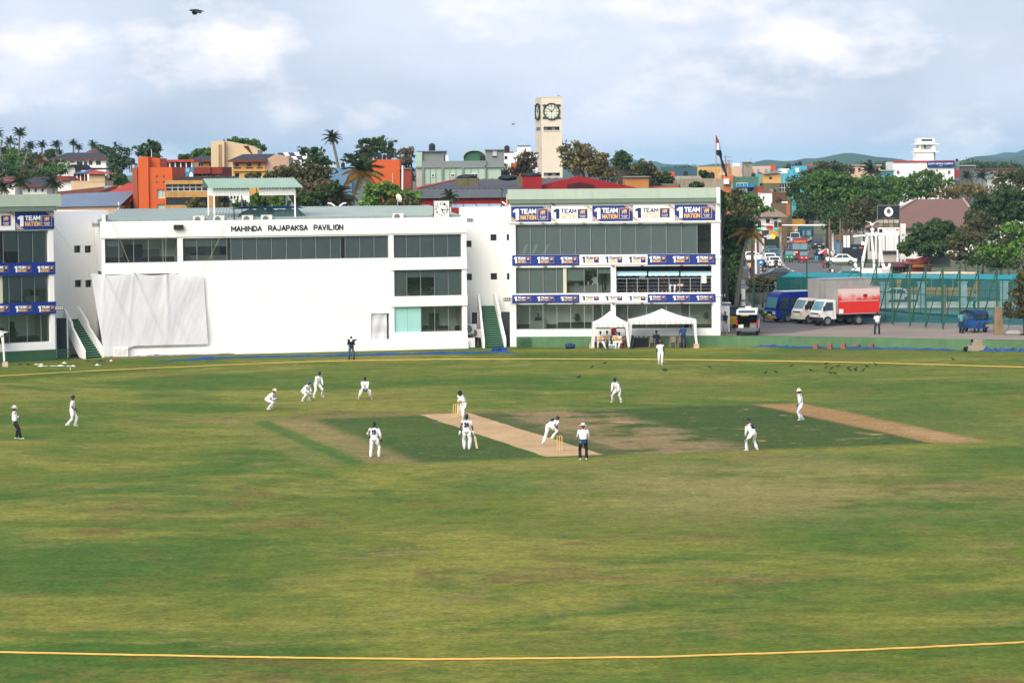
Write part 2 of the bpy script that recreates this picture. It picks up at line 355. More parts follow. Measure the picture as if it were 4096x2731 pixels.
# mower and roller ends, straw ring beyond the near end
ring=gm('MULTIPLY',band(gm('ADD',s_,wob2),13.6,16.5,.8),band(t3,-12,22,3));col=gx(gm('MULTIPLY',ring,.45),col,LIGHT)
ringf=gm('MULTIPLY',band(gm('ADD',s_,wob2),-15,-12.4,.8),band(t3,-16,6,3));col=gx(gm('MULTIPLY',ringf,.5),col,(.17,.125,.055))
pale=gm('MULTIPLY',band(t3,-5,13,5),band(gm('ADD',s_,wob2),18,40,7));col=gx(gm('MULTIPLY',gm('MULTIPLY',pale,gr(gn(.16,6,.65,mpw.outputs[0]),.34,.54)),.8),col,(.225,.190,.060))
fine=gn(5.5,5,.75);col=gx(1.0,col,gr(fine,.25,.75,.62,1.38),'MULTIPLY')
fine2=gn(1.5,6,.78);col=gx(1.0,col,gr(fine2,.3,.7,.76,1.24),'MULTIPLY');col=gx(1.0,col,gr(gn(.6,5,.7,mpu.outputs[0]),.3,.7,.90,1.1),'MULTIPLY')
l.new(col,p.inputs['Base Color'])
b=n.new('ShaderNodeBump');b.inputs['Strength'].default_value=.5;b.inputs['Distance'].default_value=.03;l.new(gn(9,6,.8),b.inputs['Height']);l.new(b.outputs[0],p.inputs['Normal'])
GRASS=m
far=[(-60,205),(-33.4,217.6),(-31.2,220.5),(-3.5,227.4),(.35,227.6),(16.3,226.3),(20.6,224.9),(34.9,217.9),(38.6,216),(60,203)]
g=MB();near=[(-60,40),(60,40)]
g.add([(x,y,0.0)for x,y in near[:1]+far+near[1:]],[tuple(reversed(range(len(far)+2)))])
struct('grass_field',g,GRASS)
# the pitch strip
pm=bpy.data.materials.new('rolled_clay');pm.use_nodes=True;t=pm.node_tree;n=t.nodes;l=t.links;p=n['Principled BSDF'];p.inputs['Roughness'].default_value=.95
tcn=n.new('ShaderNodeTexCoord');mpp=n.new('ShaderNodeMapping');mpp.inputs['Rotation'].default_value=(0,0,atan2(PA.y,PA.x)*-1);mpp.inputs['Scale'].default_value=(1,1,1);l.new(tcn.outputs['Object'],mpp.inputs[0])
col=gx(gr(gn(.5,6,.7),.35,.65),(.37,.235,.105),(.45,.305,.15));col=gx(gm('MULTIPLY',gr(gn(2.2,7,.75),.52,.72),.6),col,(.28,.18,.095))
col=gx(1.0,col,gr(gn(9,5,.8),.25,.75,.85,1.15),'MULTIPLY');l.new(col,p.inputs['Base Color'])
def ST(s,t,z=0):q=PC+PA*s+PB*t;return(q.x,q.y,z)
g=MB()
rows=26;edge=[]
for i in range(rows+1):
    s=-13.1+26.2*i/rows;jl,jr=random.uniform(-.06,.06),random.uniform(-.05,.05)
    g.v+=[ST(s,-1.48+jl,.006),ST(s,1.46+jr,.006)]
for i in range(rows):a=2*i;g.f.append((a,a+2,a+3,a+1))
struct('pitch',g,pm)
CHALK=M('chalk',(.62,.60,.55),.95,.25,3)
for sgn,e in((-1,-10.06),(1,10.06)):
    for nm,s0,a,b2 in(('crease_line',e,-1.4,1.4),('crease_line',e-sgn*1.22,-1.45,1.45)):
        g=MB();g.add([ST(s0-.025,a,.011),ST(s0+.025,a,.011),ST(s0+.025,b2,.011),ST(s0-.025,b2,.011)],[(0,1,2,3)]);struct(nm,g,CHALK)
# boundary rope
ROPE=M('boundary_rope_yellow',(.62,.40,.10),.8,.15,2)
for nm,pts,lab in(('boundary_rope',[(-60,866.5),(0,863),(200,852),(400,843),(600,834.5),(800,828),(1000,825),(1200,824),(1400,824.5),(1600,826),(1800,829),(2000,833),(2200,838.5),(2352,843),(2420,845)],'yellow boundary rope curving across the grass in front of the pavilions'),
                    ('boundary_rope',[(-20,1496.6),(0,1497),(250,1502),(500,1507),(750,1510.5),(1000,1513),(1250,1511),(1500,1508),(1750,1500),(2000,1491),(2200,1481.5),(2352,1474),(2372,1473)],'yellow boundary rope lying across the near edge of the field')):
    P=[G(zD(*q),.04)for q in pts];P2=[]
    for i in range(len(P)-1):
        for k in range(8):
            q=P[i].lerp(P[i+1],k/8);q.z=.04;q.y+=random.uniform(-.03,.03);P2.append(q)
    g=MB();g.tube(P2,.030,6);tag(ob(nm,g,ROPE),lab,'rope')
# car park and road (raised behind the wall)
ASPH=M('asphalt',(.115,.112,.112),.9,.22,.25,bump=.2);DIRT=M('car_park_dirt',(.225,.185,.155),.95,.25,.12,bump=.3)
g=MB();cp=[(16.6,227.0),(20.7,225.3),(34.9,218.3),(38.9,216.3),(60,204),(70,262),(48,262),(14,262),(14,234)]
g.add([(x,y,.80)for x,y in cp],[tuple(range(len(cp)))]);struct('car_park',g,DIRT)
g=MB();cp=[(15.2,229.0),(22.3,229.0),(29,242),(36,250),(36,261),(14.5,261),(14.5,234)]
g.add([(x,y,.804)for x,y in cp],[tuple(range(len(cp)))]);struct('driveway',g,M('old_asphalt',(.125,.11,.105),.9,.25,.3,bump=.2))
g=MB();g.add([(x,y,.807)for x,y in((8,269.5),(75,269.5),(75,352),(8,352))],[(0,1,2,3)]);struct('junction',g,ASPH)
ROADL=[(560,1010),(500,900),(560,800),(700,700),(760,600),(860,520),(1050,480)];ROADR=[(1950,1010),(1800,930),(1640,860),(1540,780),(1510,680),(1500,560),(1500,480)]
g=MB()
for q in[(400,1075)]+ROADL:g.v.append(tuple(G(zr(*q),.812)))
nL=len(g.v)
for q in[(2350,1075)]+ROADR:g.v.append(tuple(G(zr(*q),.812)))
for i in range(nL-1):g.f.append((i,nL+i,nL+i+1,i+1))
struct('road',g,ASPH)
dl=[G(zr(*q),.818)for q in((1420,1012),(1350,993),(1200,932),(1130,884),(1095,830),(1083,770),(1092,715),(1130,675),(1200,640),(1260,600))]
LINE=M('road_paint',(.62,.61,.58),.8,.2,2)
for i in range(len(dl)-1):
    seg=(dl[i+1]-dl[i]);k=max(1,int(seg.length/7))
    for j in range(k):
        a=dl[i].lerp(dl[i+1],(j+.1)/k);b2=dl[i].lerp(dl[i+1],(j+.65)/k);d=(b2-a).normalized();nn=Vector((d.y,-d.x,0))*.13
        g=MB();g.add([a-nn,a+nn,b2+nn,b2-nn],[(0,1,2,3)]);struct('lane_dash',g,LINE)
# far hills
def hillrow(Y,x0,x1,fn,seed):
    rnd=random.Random(seed);g=MB();nn=160;ph=[rnd.uniform(0,9)for _ in range(8)]
    rows=[]
    for j in range(7):
        r=[]
        for i in range(nn+1):
            x=x0+(x1-x0)*i/nn;top=fn(x)
            for k,(fq,am)in enumerate(((.006,.12),(.017,.08),(.05,.06),(.13,.05))):top*=1+am*sin(x*fq+ph[k])
            top+=rnd.uniform(-.5,.5)*Y/2500
            tt=j/6;z=top*sin(tt*pi/2)**.8;r.append((x,Y-500*(1-tt),max(z,0)))
        rows.append(r)
    rows.append([(x,y+600,0)for x,y,z in rows[-1]])
    g.loft(rows,cap=False,closed=False);return g
HILL=M('wooded_hill',(.030,.055,.022),.95,.45,.02)
def pxh(pts,Y): # skyline in photo pixels -> height function
    q=[AT(a,Y)for a in pts]
    return lambda x:float(np.interp(x,[v.x for v in q],[v.z for v in q]))
struct('hills',hillrow(5200,-1500,1400,pxh([(0,705),(2000,680),(2480,650),(2560,642),(2700,646),(2800,662),(2900,655),(3000,660),(3160,645),(3400,638),(3560,640),(3700,662),(3900,640),(4000,628),(4200,600)],5200),3),HILL)
struct('hills',hillrow(3300,-900,900,pxh([(0,712),(2000,690),(2420,672),(2620,662),(2720,664),(2820,655),(2860,660),(2980,672),(3040,648),(3120,640),(3180,645),(3260,640),(3350,636),(3500,645),(3640,668),(3880,650),(3930,632),(4000,640),(4100,612),(4200,600)],3300),5),HILL)
# ================================================================ stadium buildings
class Fac:
    """a vertical front: local x along it (left to right), y into the building, z up"""
    def __init__(s,a,b):
        s.o=Vector((a[0],a[1],0));s.d=Vector((b[0]-a[0],b[1]-a[1],0));s.W=s.d.length;s.d.normalize()
        s.n=Vector((s.d.y,-s.d.x,0));s.rz=atan2(s.d.y,s.d.x)
    def uz(s,p,back=0.0):
        r=ray(p);o=s.o-s.n*back;t=(o-CAM).dot(s.n)/r.dot(s.n);q=CAM+r*t
        return(q-s.o).dot(s.d),q.z
    def rect(s,p,q,back=0.0):
        a=s.uz(p,back);b=s.uz(q,back);return min(a[0],b[0]),max(a[0],b[0]),min(a[1],b[1]),max(a[1],b[1])
    def world(s,u,y,z=0.0):return s.o+s.d*u-s.n*y+Vector((0,0,z))
def holed(U0,U1,Z0,Z1,holes,y=0.0,reveal=.25):
    g=MB();us=sorted({U0,U1,*[h[0]for h in holes],*[h[1]for h in holes]});zs=sorted({Z0,Z1,*[h[2]for h in holes],*[h[3]for h in holes]})
    us=[u for u in us if U0<=u<=U1];zs=[z for z in zs if Z0<=z<=Z1]
    for i in range(len(us)-1):
        for j in range(len(zs)-1):
            cu,cz=(us[i]+us[i+1])/2,(zs[j]+zs[j+1])/2
            if any(h[0]<cu<h[1]and h[2]<cz<h[3]for h in holes):continue
            g.quad((us[i],y,zs[j]),(us[i+1],y,zs[j]),(us[i+1],y,zs[j+1]),(us[i],y,zs[j+1]))
    for a,b,c,d in holes:
        r=y+reveal
        g.quad((a,y,c),(a,r,c),(a,r,d),(a,y,d));g.quad((b,y,d),(b,r,d),(b,r,c),(b,y,c))
        g.quad((a,y,d),(a,r,d),(b,r,d),(b,y,d));g.quad((b,y,c),(b,r,c),(a,r,c),(a,y,c))
    return g
def shell(g,U0,U1,Z0,Z1,dep,y=0.0): # sides, top and back of a block whose front is g
    g.quad((U0,y,Z0),(U0,y,Z1),(U0,dep,Z1),(U0,dep,Z0));g.quad((U1,y,Z1),(U1,y,Z0),(U1,dep,Z0),(U1,dep,Z1))
    g.quad((U0,y,Z1),(U1,y,Z1),(U1,dep,Z1),(U0,dep,Z1));g.quad((U0,dep,Z1),(U1,dep,Z1),(U1,dep,Z0),(U0,dep,Z0));return g
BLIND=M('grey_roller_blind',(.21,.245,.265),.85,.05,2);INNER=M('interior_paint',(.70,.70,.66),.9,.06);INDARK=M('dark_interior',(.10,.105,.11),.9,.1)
ALU=M('aluminium_frame',(.30,.33,.34),.5,.05,metal=.4);TEALP=M('pale_teal_board',(.30,.56,.52),.8,.04)
def window(par,h,mull,y=.22,blinds=(),frame=ALU,room=None,roomd=2.6,blind_mat=BLIND,glass=GPANE,blind_top={},mw=.035):
    """glazing of one opening: one pane per division, thin mullions between, blinds behind the chosen panes"""
    a,b,c,d=h;xs=[a]+sorted(mull)+[b];fr=MB()
    for i in range(len(xs)-1):
        g=MB();g.box(xs[i]+.012,xs[i+1]-.012,y,y+.012,c+.03,d-.03);ob('window_pane',g,glass,par)
        if i in blinds:
            zt=c+.02 if i not in blind_top else d-(d-c)*blind_top[i]
            g=MB();g.box(xs[i]+.01,xs[i+1]-.01,y+.12,y+.13,zt,d-.01);ob('blind',g,blind_mat,par)
    for x in xs[1:-1]:fr.box(x-mw/2,x+mw/2,y-.02,y+.05,c+.03,d-.03)
    fr.box(a,b,y-.03,y+.06,c,c+.045);fr.box(a,b,y-.03,y+.06,d-.045,d)
    ob('window_frame',fr,frame,par)
    if room is not None:
        r=MB();y0=y+.3;y1=y0+roomd
        r.quad((a-.2,y1,c-.02),(b+.2,y1,c-.02),(b+.2,y1,d+.2),(a-.2,y1,d+.2));r.quad((a-.2,y0,c-.02),(a-.2,y1,c-.02),(a-.2,y1,d+.2),(a-.2,y0,d+.2))
        r.quad((b+.2,y1,c-.02),(b+.2,y0,c-.02),(b+.2,y0,d+.2),(b+.2,y1,d+.2));r.quad((a-.2,y0,d+.2),(a-.2,y1,d+.2),(b+.2,y1,d+.2),(b+.2,y0,d+.2))
        r.quad((a-.2,y0,c-.02),(b+.2,y0,c-.02),(b+.2,y1,c-.02),(a-.2,y1,c-.02));ob('room',r,room,par)
def ribbed(name,par,mat,a,b,c,d,n,h=.04):
    """ribbed roof sheet: a-b front edge, d-c back edge (local coordinates)"""
    a,b,c,d=map(Vector,(a,b,c,d));nrm=(b-a).cross(d-a).normalized()*h;prof=[]
    for i in range(n):
        for t,k in((0,0),(.55,0),(.68,1),(.87,1)):prof.append(((i+t)/n,k))
    prof.append((1,0));g=MB()
    g.loft([[a.lerp(b,t)+nrm*k for t,k in prof],[d.lerp(c,t)+nrm*k for t,k in prof]],cap=False,closed=False)
    return ob(name,g,mat,par)
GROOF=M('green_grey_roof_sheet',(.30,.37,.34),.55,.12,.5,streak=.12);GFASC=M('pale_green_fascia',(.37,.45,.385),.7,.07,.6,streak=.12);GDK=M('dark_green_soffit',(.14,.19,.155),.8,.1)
# ---- centre pavilion
A=Fac(G((415,1428)),G((1870,1392)))
pav=thing('pavilion','long white three-storey pavilion with the name lettering and a draped sheet on its front','pavilion',A.o,A.rz)
HT=10.3
h1=A.rect(z6(985,368),z6(1672,585));h2=A.rect(z6(1718,362),z7(1305,428));h3=A.rect(z7(1350,213),z7(1990,424));h4=A.rect(z7(1355,538),z7(1997,784));h5=A.rect(z7(1357,880),z7(1999,1121))
h6=A.rect(z7(1138,950),z7(1313,1192));h7=A.rect(z6(985,700),z6(1680,950));h8=A.rect(z6(985,1045),z6(1680,1310))
hs=[h1,h2,h3,h4,h5,h6,h7,h8];W=A.W
g=holed(0,W,-.05,HT,hs,reveal=.5);shell(g,0,W,-.05,HT,13);ob('wall',g,WHITE,pav)
def ux(F,zf,xs,y):return[F.uz(zf(x,y))[0]for x in xs]
window(pav,h1,ux(A,z6,(1120,1260,1398,1535),470),.25,(0,),room=INNER,blind_top={0:.33})
window(pav,h2,ux(A,z2,(210,350,492,530,637,773,912,1052,1190,1328,1465,1560,1605,1743,1877),1280),.25,(0,1,2,4,5,6,7,8,9,10,11,13,14,15),room=INNER,blind_top={0:.37,1:.37,2:.37})
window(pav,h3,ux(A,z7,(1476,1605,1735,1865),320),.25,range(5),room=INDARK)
window(pav,h4,ux(A,z7,(1480,1610,1740,1870),650),.25,range(5),room=INNER,blind_top={1:.3,2:.3})
window(pav,h5,ux(A,z7,(1485,1615,1743,1872),1000),.25,(),room=INNER)
for i in(0,1):
    xs_=[h5[0]]+ux(A,z7,(1485,1613),1000);g=MB();g.box(xs_[i]+.01,xs_[i+1]-.01,.19,.22,h5[2]+.03,h5[3]-.03);ob('board',g,TEALP,pav)
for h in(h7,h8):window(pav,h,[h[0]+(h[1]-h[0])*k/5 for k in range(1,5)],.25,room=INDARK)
g=MB();g.quad((h6[0]-.1,1.2,h6[2]),(h6[1]+.1,1.2,h6[2]),(h6[1]+.1,1.2,h6[3]),(h6[0]-.1,1.2,h6[3]));ob('door',g,M('shutter_white',(.62,.62,.64),.7,.05),pav)
for(p,q,dep)in((z7(1322,425),z7(2038,533),.12),(z7(1322,786),z7(2043,876),.12),(z7(1322,1124),z7(2046,1188),.06)): # ledges of the right bay
    r=A.rect(p,q);g=MB();g.box(r[0],min(r[1],W+.06),-dep,.02,r[2]+.03,r[3]-.03);ob('ledge',g,WHITE,pav)
r=A.rect(z6(935,205),z7(2035,50));g=MB();g.box(-.1,W+.05,-.10,.05,h2[3]+.12,HT+.04);ob('parapet',g,WHITE,pav)
g=MB();g.box(0,W,-.34,.0,-.05,.62);ob('plinth',g,WHITE,pav)
ribbed('roof',pav,GROOF,(-.3,.9,10.45),(W-.2,.9,10.45),(W-.2,13.2,11.15),(2.7,13.2,11.15),110)
g=MB();g.box(-.2,W-.3,.75,.95,10.15,10.5);ob('gutter',g,M('gutter_grey_green',(.22,.27,.25),.7,.15,1,streak=.2),pav)
g=MB();g.quad((0,.9,10.40),(W,.9,10.40),(W,13,11.05),(2.9,13,11.05));ob('roof_deck',g,GDK,pav)
a=A.uz(z2(525,1120));b=A.uz(z2(815,1062));NAVY=M('navy_black_letter',(.012,.016,.03),.5,.1)
for s,p,q in(('MAHINDA',z2(525,1119),z2(815,1064)),('RAJAPAKSA',z2(872,1113),z2(1246,1056)),('PAVILION',z2(1300,1107),z2(1578,1051))):
    r=A.rect(p,q);block(s,r[0],r[1],r[2],r[3],-.125,NAVY,pav,.18)
# hanging sheet, tied by ropes to the parapet
SHEET=M('white_sheet',(.72,.72,.77),.9,.03,.8,trans=.25)
ul,zl=A.uz(z6(850,685));ur,zr_=A.uz(z6(1910,688));ub,zb_=A.uz(z6(975,1465));ub2,zb2_=A.uz(z6(1948,1350))
def sheet(u,v):
    top=zl+(zr_-zl)*u;sag=-.16*abs(sin(u*pi*2.75))+(.10 if .36<u<.4 else 0)
    bot=zb_*(1-sstep(.08,.3,u))+(zb2_)*sstep(.08,.3,u)
    x=(ul+(ur-ul)*u)*(1-v)+(ub+(ub2-ub)*u)*v
    nz3=lambda a,b,c=0.0:noise.noise(Vector((a,b,c)))
    fold=.12*nz3(u*5+v*1.5,v*1.2)+.06*nz3(u*13-v*4,v*1.6,3)+.016*nz3(u*34+v*9,v*4,7)
    for c in(.12,.38,.67):fold-=.09*math.exp(-((u-c-(v*.20 if c<.5 else-v*.06))/(.014+.02*v))**2)*(1-v)**.4+.05*math.exp(-((u-c+v*.16)/(.012+.02*v))**2)*(1-v)**.5
    return(x,-.30-.36*v*(1-.5*u)+fold,top+sag+(bot-top-sag)*v)
g=MB();g.grid(sheet,150,70);sh=ob('hanging_sheet',g,SHEET,loc=A.o,rz=A.rz,smooth=True);tag(sh,'large creased white sheet hung over the left part of the white pavilion front','sheet')
CORD=M('thin_cord',(.42,.36,.24),.9,.1)
for p,q,lab in((z1(515,1075),z1(848,1500),'thin cord slanting down to the left corner of the hanging sheet'),(z1(1060,1020),z1(1255,1505),'thin cord crossing the leftmost long window down to the sheet'),(z1(1565,1130),z1(1562,1508),'vertical thin cord from the parapet down to the hanging sheet'),(z1(2110,1095),z1(1910,1508),'yellowish cord slanting to the right corner of the hanging sheet')):
    a=A.uz(p,-.5);b=A.uz(q,-.62);g=MB();g.bar((a[0],-.25,a[1]),(b[0],-.32,b[1]),.022);tag(ob('cord',g,CORD,loc=A.o,rz=A.rz),lab,'cord')
# doorway sheet
g=MB();g.grid(lambda u,v:(h6[0]+.03+(h6[1]-h6[0]-.22)*u,.10+.03*sin(u*9+v*4)+.04*sin(v*11),h6[3]-.02-(h6[3]-h6[2]-.02)*v-.12*sin(u*pi)*(1-v)*(v>.0)),14,14)
tag(ob('doorway_sheet',g,SHEET,loc=A.o,rz=A.rz,smooth=True),'small white sheet covering the recessed doorway of the pavilion','sheet')
# canopy standing on the pavilion roof
cl,czl=A.uz(z2(370,1008),1.2);crr,_=A.uz(z2(1130,1003),1.2)
can=thing('roof_canopy','green-roofed canopy on thin white posts standing on the pavilion roof','canopy',A.world(cl,1.2,10.3),A.rz);CW=crr-cl
zt0=A.uz(z2(370,785),1.2)[1]-10.3;zt1=A.uz(z2(370,712),1.2)[1]-10.3;zt2=A.uz(z2(500,622),2.9)[1]-10.3
ribbed('roof',can,M('green_canopy_sheet',(.26,.37,.315),.55,.08,.6),(-.4,-.45,zt1-.02),(CW+.6,-.45,zt1-.02),(CW+.2,1.7,zt2),(-.6,1.7,zt2),34,.05)
ribbed('roof',can,_mats['green_canopy_sheet'],(CW+.2,1.7,zt2),(CW+.6,3.9,zt1),(-.4,3.9,zt1),(-.6,1.7,zt2),3,.03)
WSH=M('white_ribbed_sheet',(.68,.71,.70),.7,.05)
x1,x2=(A.uz(z2(700,750),1.2)[0]-cl,A.uz(z2(790,750),1.2)[0]-cl)
for xa,xb in((0,x1),(x2,CW)):ribbed('fascia',can,WSH,(xa,-.06,zt0),(xb,-.06,zt0),(xb,-.06,zt1),(xa,-.06,zt1),max(4,int((xb-xa)*5)),.02)
ribbed('fascia',can,WSH,(0,3.4,zt0),(0,0,zt0),(0,0,zt1),(0,3.4,zt1),12,.02)
g=MB();g.add([(-.02,0,zt1),(-.02,3.4,zt1),(-.02,1.7,zt2)],[(0,1,2)]);ob('gable',g,WSH,can)
for x,y in((0,0),(0,3.4),(CW*.42,3.4),(CW*.98,3.4),(CW,0)):g=MB();g.box(x-.05,x+.05,y-.05,y+.05,-.15,zt1);ob('post',g,WHITE,can)
# crumpled tarpaulin under the canopy
BTARP=M('blue_tarpaulin',(.006,.05,.19),.6,.4,1.2,spec=.4);RTARP=M('weathered_dark_tarpaulin',(.045,.085,.095),.6,.75,1.6)
def lump(u,v,L_=9.0,Wd=2.0,Hh=.75):return((u-.5)*L_,(v-.5)*Wd,Hh*(sin(v*pi)**.6)*min(1,8*u*(1-u))*(.75+.25*sin(u*23)*sin(v*9+u*11)))
ta=A.uz(z2(580,975),3);tb=A.uz(z2(1240,975),3)
g=MB();g.grid(lambda u,v:lump(u,v,tb[0]-ta[0]),60,12);tag(ob('tarpaulin_heap',g,RTARP,loc=A.world((ta[0]+tb[0])/2,3.2,10.5),rz=A.rz,smooth=True),'weathered dark tarpaulin heaped under the roof canopy','tarpaulin')
g=MB();g.grid(lambda u,v:lump(u,v,6,.9,.22),40,8);tag(ob('tarpaulin_heap',g,BTARP,loc=A.world((ta[0]+tb[0])/2-.2,3.7,11.15),rz=A.rz,smooth=True),'strip of bright blue tarpaulin on top of the dark roof heap','tarpaulin')
# air conditioners along the parapet
ACW=M('air_conditioner_white',(.60,.60,.57),.6,.06)
def aircon(loc,rz,label,s=1.0):
    t=thing('air_conditioner',label,'air conditioner',loc,rz,'air conditioner units');g=MB();g.box(-.42*s,.42*s,-.15*s,.15*s,0,.6*s);ob('casing',g,ACW,t)
    g=MB();g.cyl((-.1*s,-.155*s,.3*s),(-.1*s,-.17*s,.3*s),.23*s,n=16);gr_=ob('fan_grille',g,DARK,t)
    g=MB()
    for k in range(5):g.box(-.3*s,.1*s,-.185*s,-.172*s,(.14+.075*k)*s,(.155+.075*k)*s)
    ob('grille_bar',g,ACW,t);return t
for x,lab in((1875,'air conditioner on the parapet just left of the canopy'),(2065,'air conditioner at the foot of the left canopy post')):aircon(A.world(A.uz(z1(x,1010))[0],.5,10.10),A.rz,lab)
for x,lab in((690,'half hidden air conditioner under the middle of the canopy'),(870,'air conditioner right of the tarpaulin middle under the canopy'),(2108,'air conditioner with a blue sticker near the square roof clock')):aircon(A.world(A.uz(z2(x,1000))[0],.5,10.10),A.rz,lab)
t=aircon(A.world(A.uz(z1(995,1010))[0],.5,10.30),A.rz+1.2,'air conditioner turned sideways at the left end of the pavilion parapet')
# square clock on the roof
ck=thing('square_clock','square white clock with black numerals on the pavilion roof edge','clock',A.world(A.uz(z3(393,1222),.3)[0],.4,10.25),A.rz);rr=A.rect(z3(316,1062),z3(470,1222),.3);cw_=(rr[1]-rr[0])/2;ch_=rr[3]-rr[2];CZ=ch_/2+.03
g=MB();g.box(-cw_,cw_,-.1,.1,.0,ch_+.06);ob('frame',g,M('clock_frame',(.12,.12,.12),.6,.1),ck);g=MB();g.box(-cw_+.06,cw_-.06,-.115,-.09,.06,ch_);ob('face',g,WHITE,ck)
for k in range(1,13):
    a=pi/2-k*pi/6;x,z=cw_*.70*cos(a),CZ+cw_*.70*sin(a);q=.07 if k<10 else .12
    text(str(k),x-q,x+q,z-.10,z+.10,-.118,BLACK,ck,'numeral',.0)
for k in range(12):
    a=k*pi/6;r0=cw_*.86;g=MB();g.bar((r0*cos(a),-.12,CZ+r0*sin(a)),(cw_*.90*cos(a),-.12,CZ+cw_*.90*sin(a)),.03,.02,up=(0,1,0));ob('tick',g,BLACK,ck)
def hand(par,cz,ang,ln,w,y):g=MB();a=pi/2-ang;g.bar((-.18*ln*cos(a),y,cz-.18*ln*sin(a)),(ln*cos(a),y,cz+ln*sin(a)),w,.02,up=(0,1,0));ob('clock_hand',g,BLACK,par)
hand(ck,CZ,radians(16.2*6),cw_*.80,.05,-.14);hand(ck,CZ,radians(158),cw_*.5,.07,-.15)
for x,y in((-cw_*.8,.9),(cw_*.9,.9)):g=MB();g.bar((x,.05,ch_*.8),(x,y,.1),.05);ob('strut',g,DARK,ck)
# aerial, dish, loudspeaker, floodlights
t=thing('satellite_dish','small satellite dish on a pole near the right end of the pavilion roof','satellite dish',A.world(A.uz(z2(2095,985),1)[0],1.0,10.4),A.rz);g=MB();g.cyl((0,0,0),(0,0,1.5),.03);ob('pole',g,STEEL,t);g=MB();g.lathe([(.01,0),(.2,.03),(.33,.10),(.34,.11),(.2,.05)],n=14);o=ob('dish',g,WHITE2,t,(.03,0,1.45));o.rotation_euler=(0,1.3,.5)
t=thing('loudspeaker','black double loudspeaker box on the white parapet','loudspeaker',A.world(A.uz(z1(1675,1098))[0],-.12,A.uz(z1(1675,1098))[1]),A.rz);g=MB();g.box(-.36,.36,-.32,0,0,.34);ob('cabinet',g,BLACK,t)
for x in(-.17,.17):g=MB();g.lathe([(.14,0),(.13,.02),(.04,-.04)],n=12);o=ob('cone',g,DARK,t,(x,-.325,.17));o.rotation_euler=(pi/2,0,0)
LAMPW=M('lamp_lens',(.55,.58,.60),.3,.05)
def flood(p,Y,label,n=4,w=.62):
    t=thing('floodlight',label,'floodlight',AT(p,Y),0.1);g=MB();g.box(-w/2,w/2,-.06,.06,0,.30);ob('housing',g,BLACK,t);g=MB();g.bar((0,.05,.15),(0,.5,.15),.05);ob('bracket',g,DARK,t)
    for i in range(n):
        for j in range(2):x=-w/2+w*(i+.5)/n;g=MB();g.box(x-.05,x+.05,-.075,-.061,.05+j*.13,.14+j*.13);ob('lamp',g,LAMPW,t)
flood(z1(903,1075),221.0,'floodlight bar at the left end of the white pavilion parapet');flood(z3(655,1265),227.5,'floodlight bar at the right end of the white pavilion parapet');flood(z6(557,1035),216.6,'floodlight bar above the left green stairs');flood(z8(305,1070),227.0,'floodlight bar above the right green stairs')
# furniture behind the glass
FURN=M('dark_furniture',(.03,.032,.035),.6,.2);DESK=M('desk_grey',(.22,.22,.21),.6,.1);NAVYD=M('navy_door',(.02,.03,.045),.5,.1)
def put(F,p,q,back,dep,mat,name,par,zb=None):
    r=F.rect(p,q,back);g=MB();g.box(r[0],r[1],back,back+dep,r[2]if zb is None else zb,r[3]);return ob(name,g,mat,par)
put(A,z6(1167,420),z6(1340,575),2.9,.1,NAVYD,'inner_door',pav);put(A,z6(985,545),z6(1640,585),1.2,.8,FURN,'counter',pav);put(A,z6(1340,465),z6(1500,545),2.9,.1,DESK,'shelf',pav)
put(A,z2(80,1345),z2(490,1385),1.4,.8,DESK,'counter',pav);put(A,z2(160,1320),z2(275,1350),1.6,.4,FURN,'chair',pav);put(A,z2(425,1265),z2(495,1380),3,.2,INDARK,'cabinet',pav)
put(A,z7(1690,950),z7(1778,1110),2.9,.1,INDARK,'inner_door',pav);put(A,z7(1617,1100),z7(1880,1118),1.0,.6,DESK,'desk',pav)
for x in(1660,1790,1850,1960):put(A,z7(x-26,1065),z7(x+26,1115),1.9,.3,FURN,'chair',pav)
put(A,z7(1485,610),z7(1738,700),2.9,.1,INDARK,'inner_door',pav);put(A,z7(1490,690),z7(1600,735),1.8,.5,FURN,'chair',pav);put(A,z7(1630,690),z7(1695,735),1.8,.4,FURN,'chair',pav)
# white gate at the foot, left and right of the pavilion
def picket(loc,rz,wd,h,label):
    t=thing('picket_gate',label,'gate',loc,rz)
    for k in range(12):x=wd*(k+.5)/12;g=MB();g.box(x-.03,x+.03,-.02,.02,.05,h);ob('picket',g,WHITE,t)
    for z in(.1,h-.06):g=MB();g.box(0,wd,.02,.05,z,z+.06);ob('rail',g,WHITE,t)
q=G(z6(1065,1480));picket((q.x,q.y-.1,0),A.rz-.06,1.15,.82,'white picket gate beside the foot of the hanging sheet');q=G(z7(2000,1275));picket((q.x,q.y-.1,0),A.rz,1.0,.8,'white picket gate at the right foot of the white pavilion')
# ---- banners
BLUE=M('banner_blue',(.008,.028,.20),.45,.03);BWHITE=M('banner_white',(.78,.78,.80),.5,.02);GOLD=M('banner_gold',(.68,.40,.16),.5,.02);PINK=M('banner_gold_pale',(.72,.50,.30),.5,.02);BNAVY=M('banner_navy',(.010,.016,.10),.5,.02);LTX=M('letter_white',(.80,.80,.82),.5,.02)
LION=[(-.42,-.45),(-.36,-.10),(-.44,.05),(-.46,.45),(-.40,.45),(-.38,.1),(-.28,.05),(-.25,.30),(-.05,.42),(.12,.36),(.30,.44),(.46,.30),(.44,.05),(.36,-.05),(.40,-.42),(.30,-.45),(.26,-.12),(.10,-.14),(.06,-.45),(-.06,-.45),(-.08,-.12),(-.22,-.14),(-.28,-.45)]
LION=list(reversed(LION));ONE=[(0,.66),(0,.84),(.36,1),(.84,1),(.84,0),(.36,0),(.36,.70)];ONE=list(ONE)
_lg={}
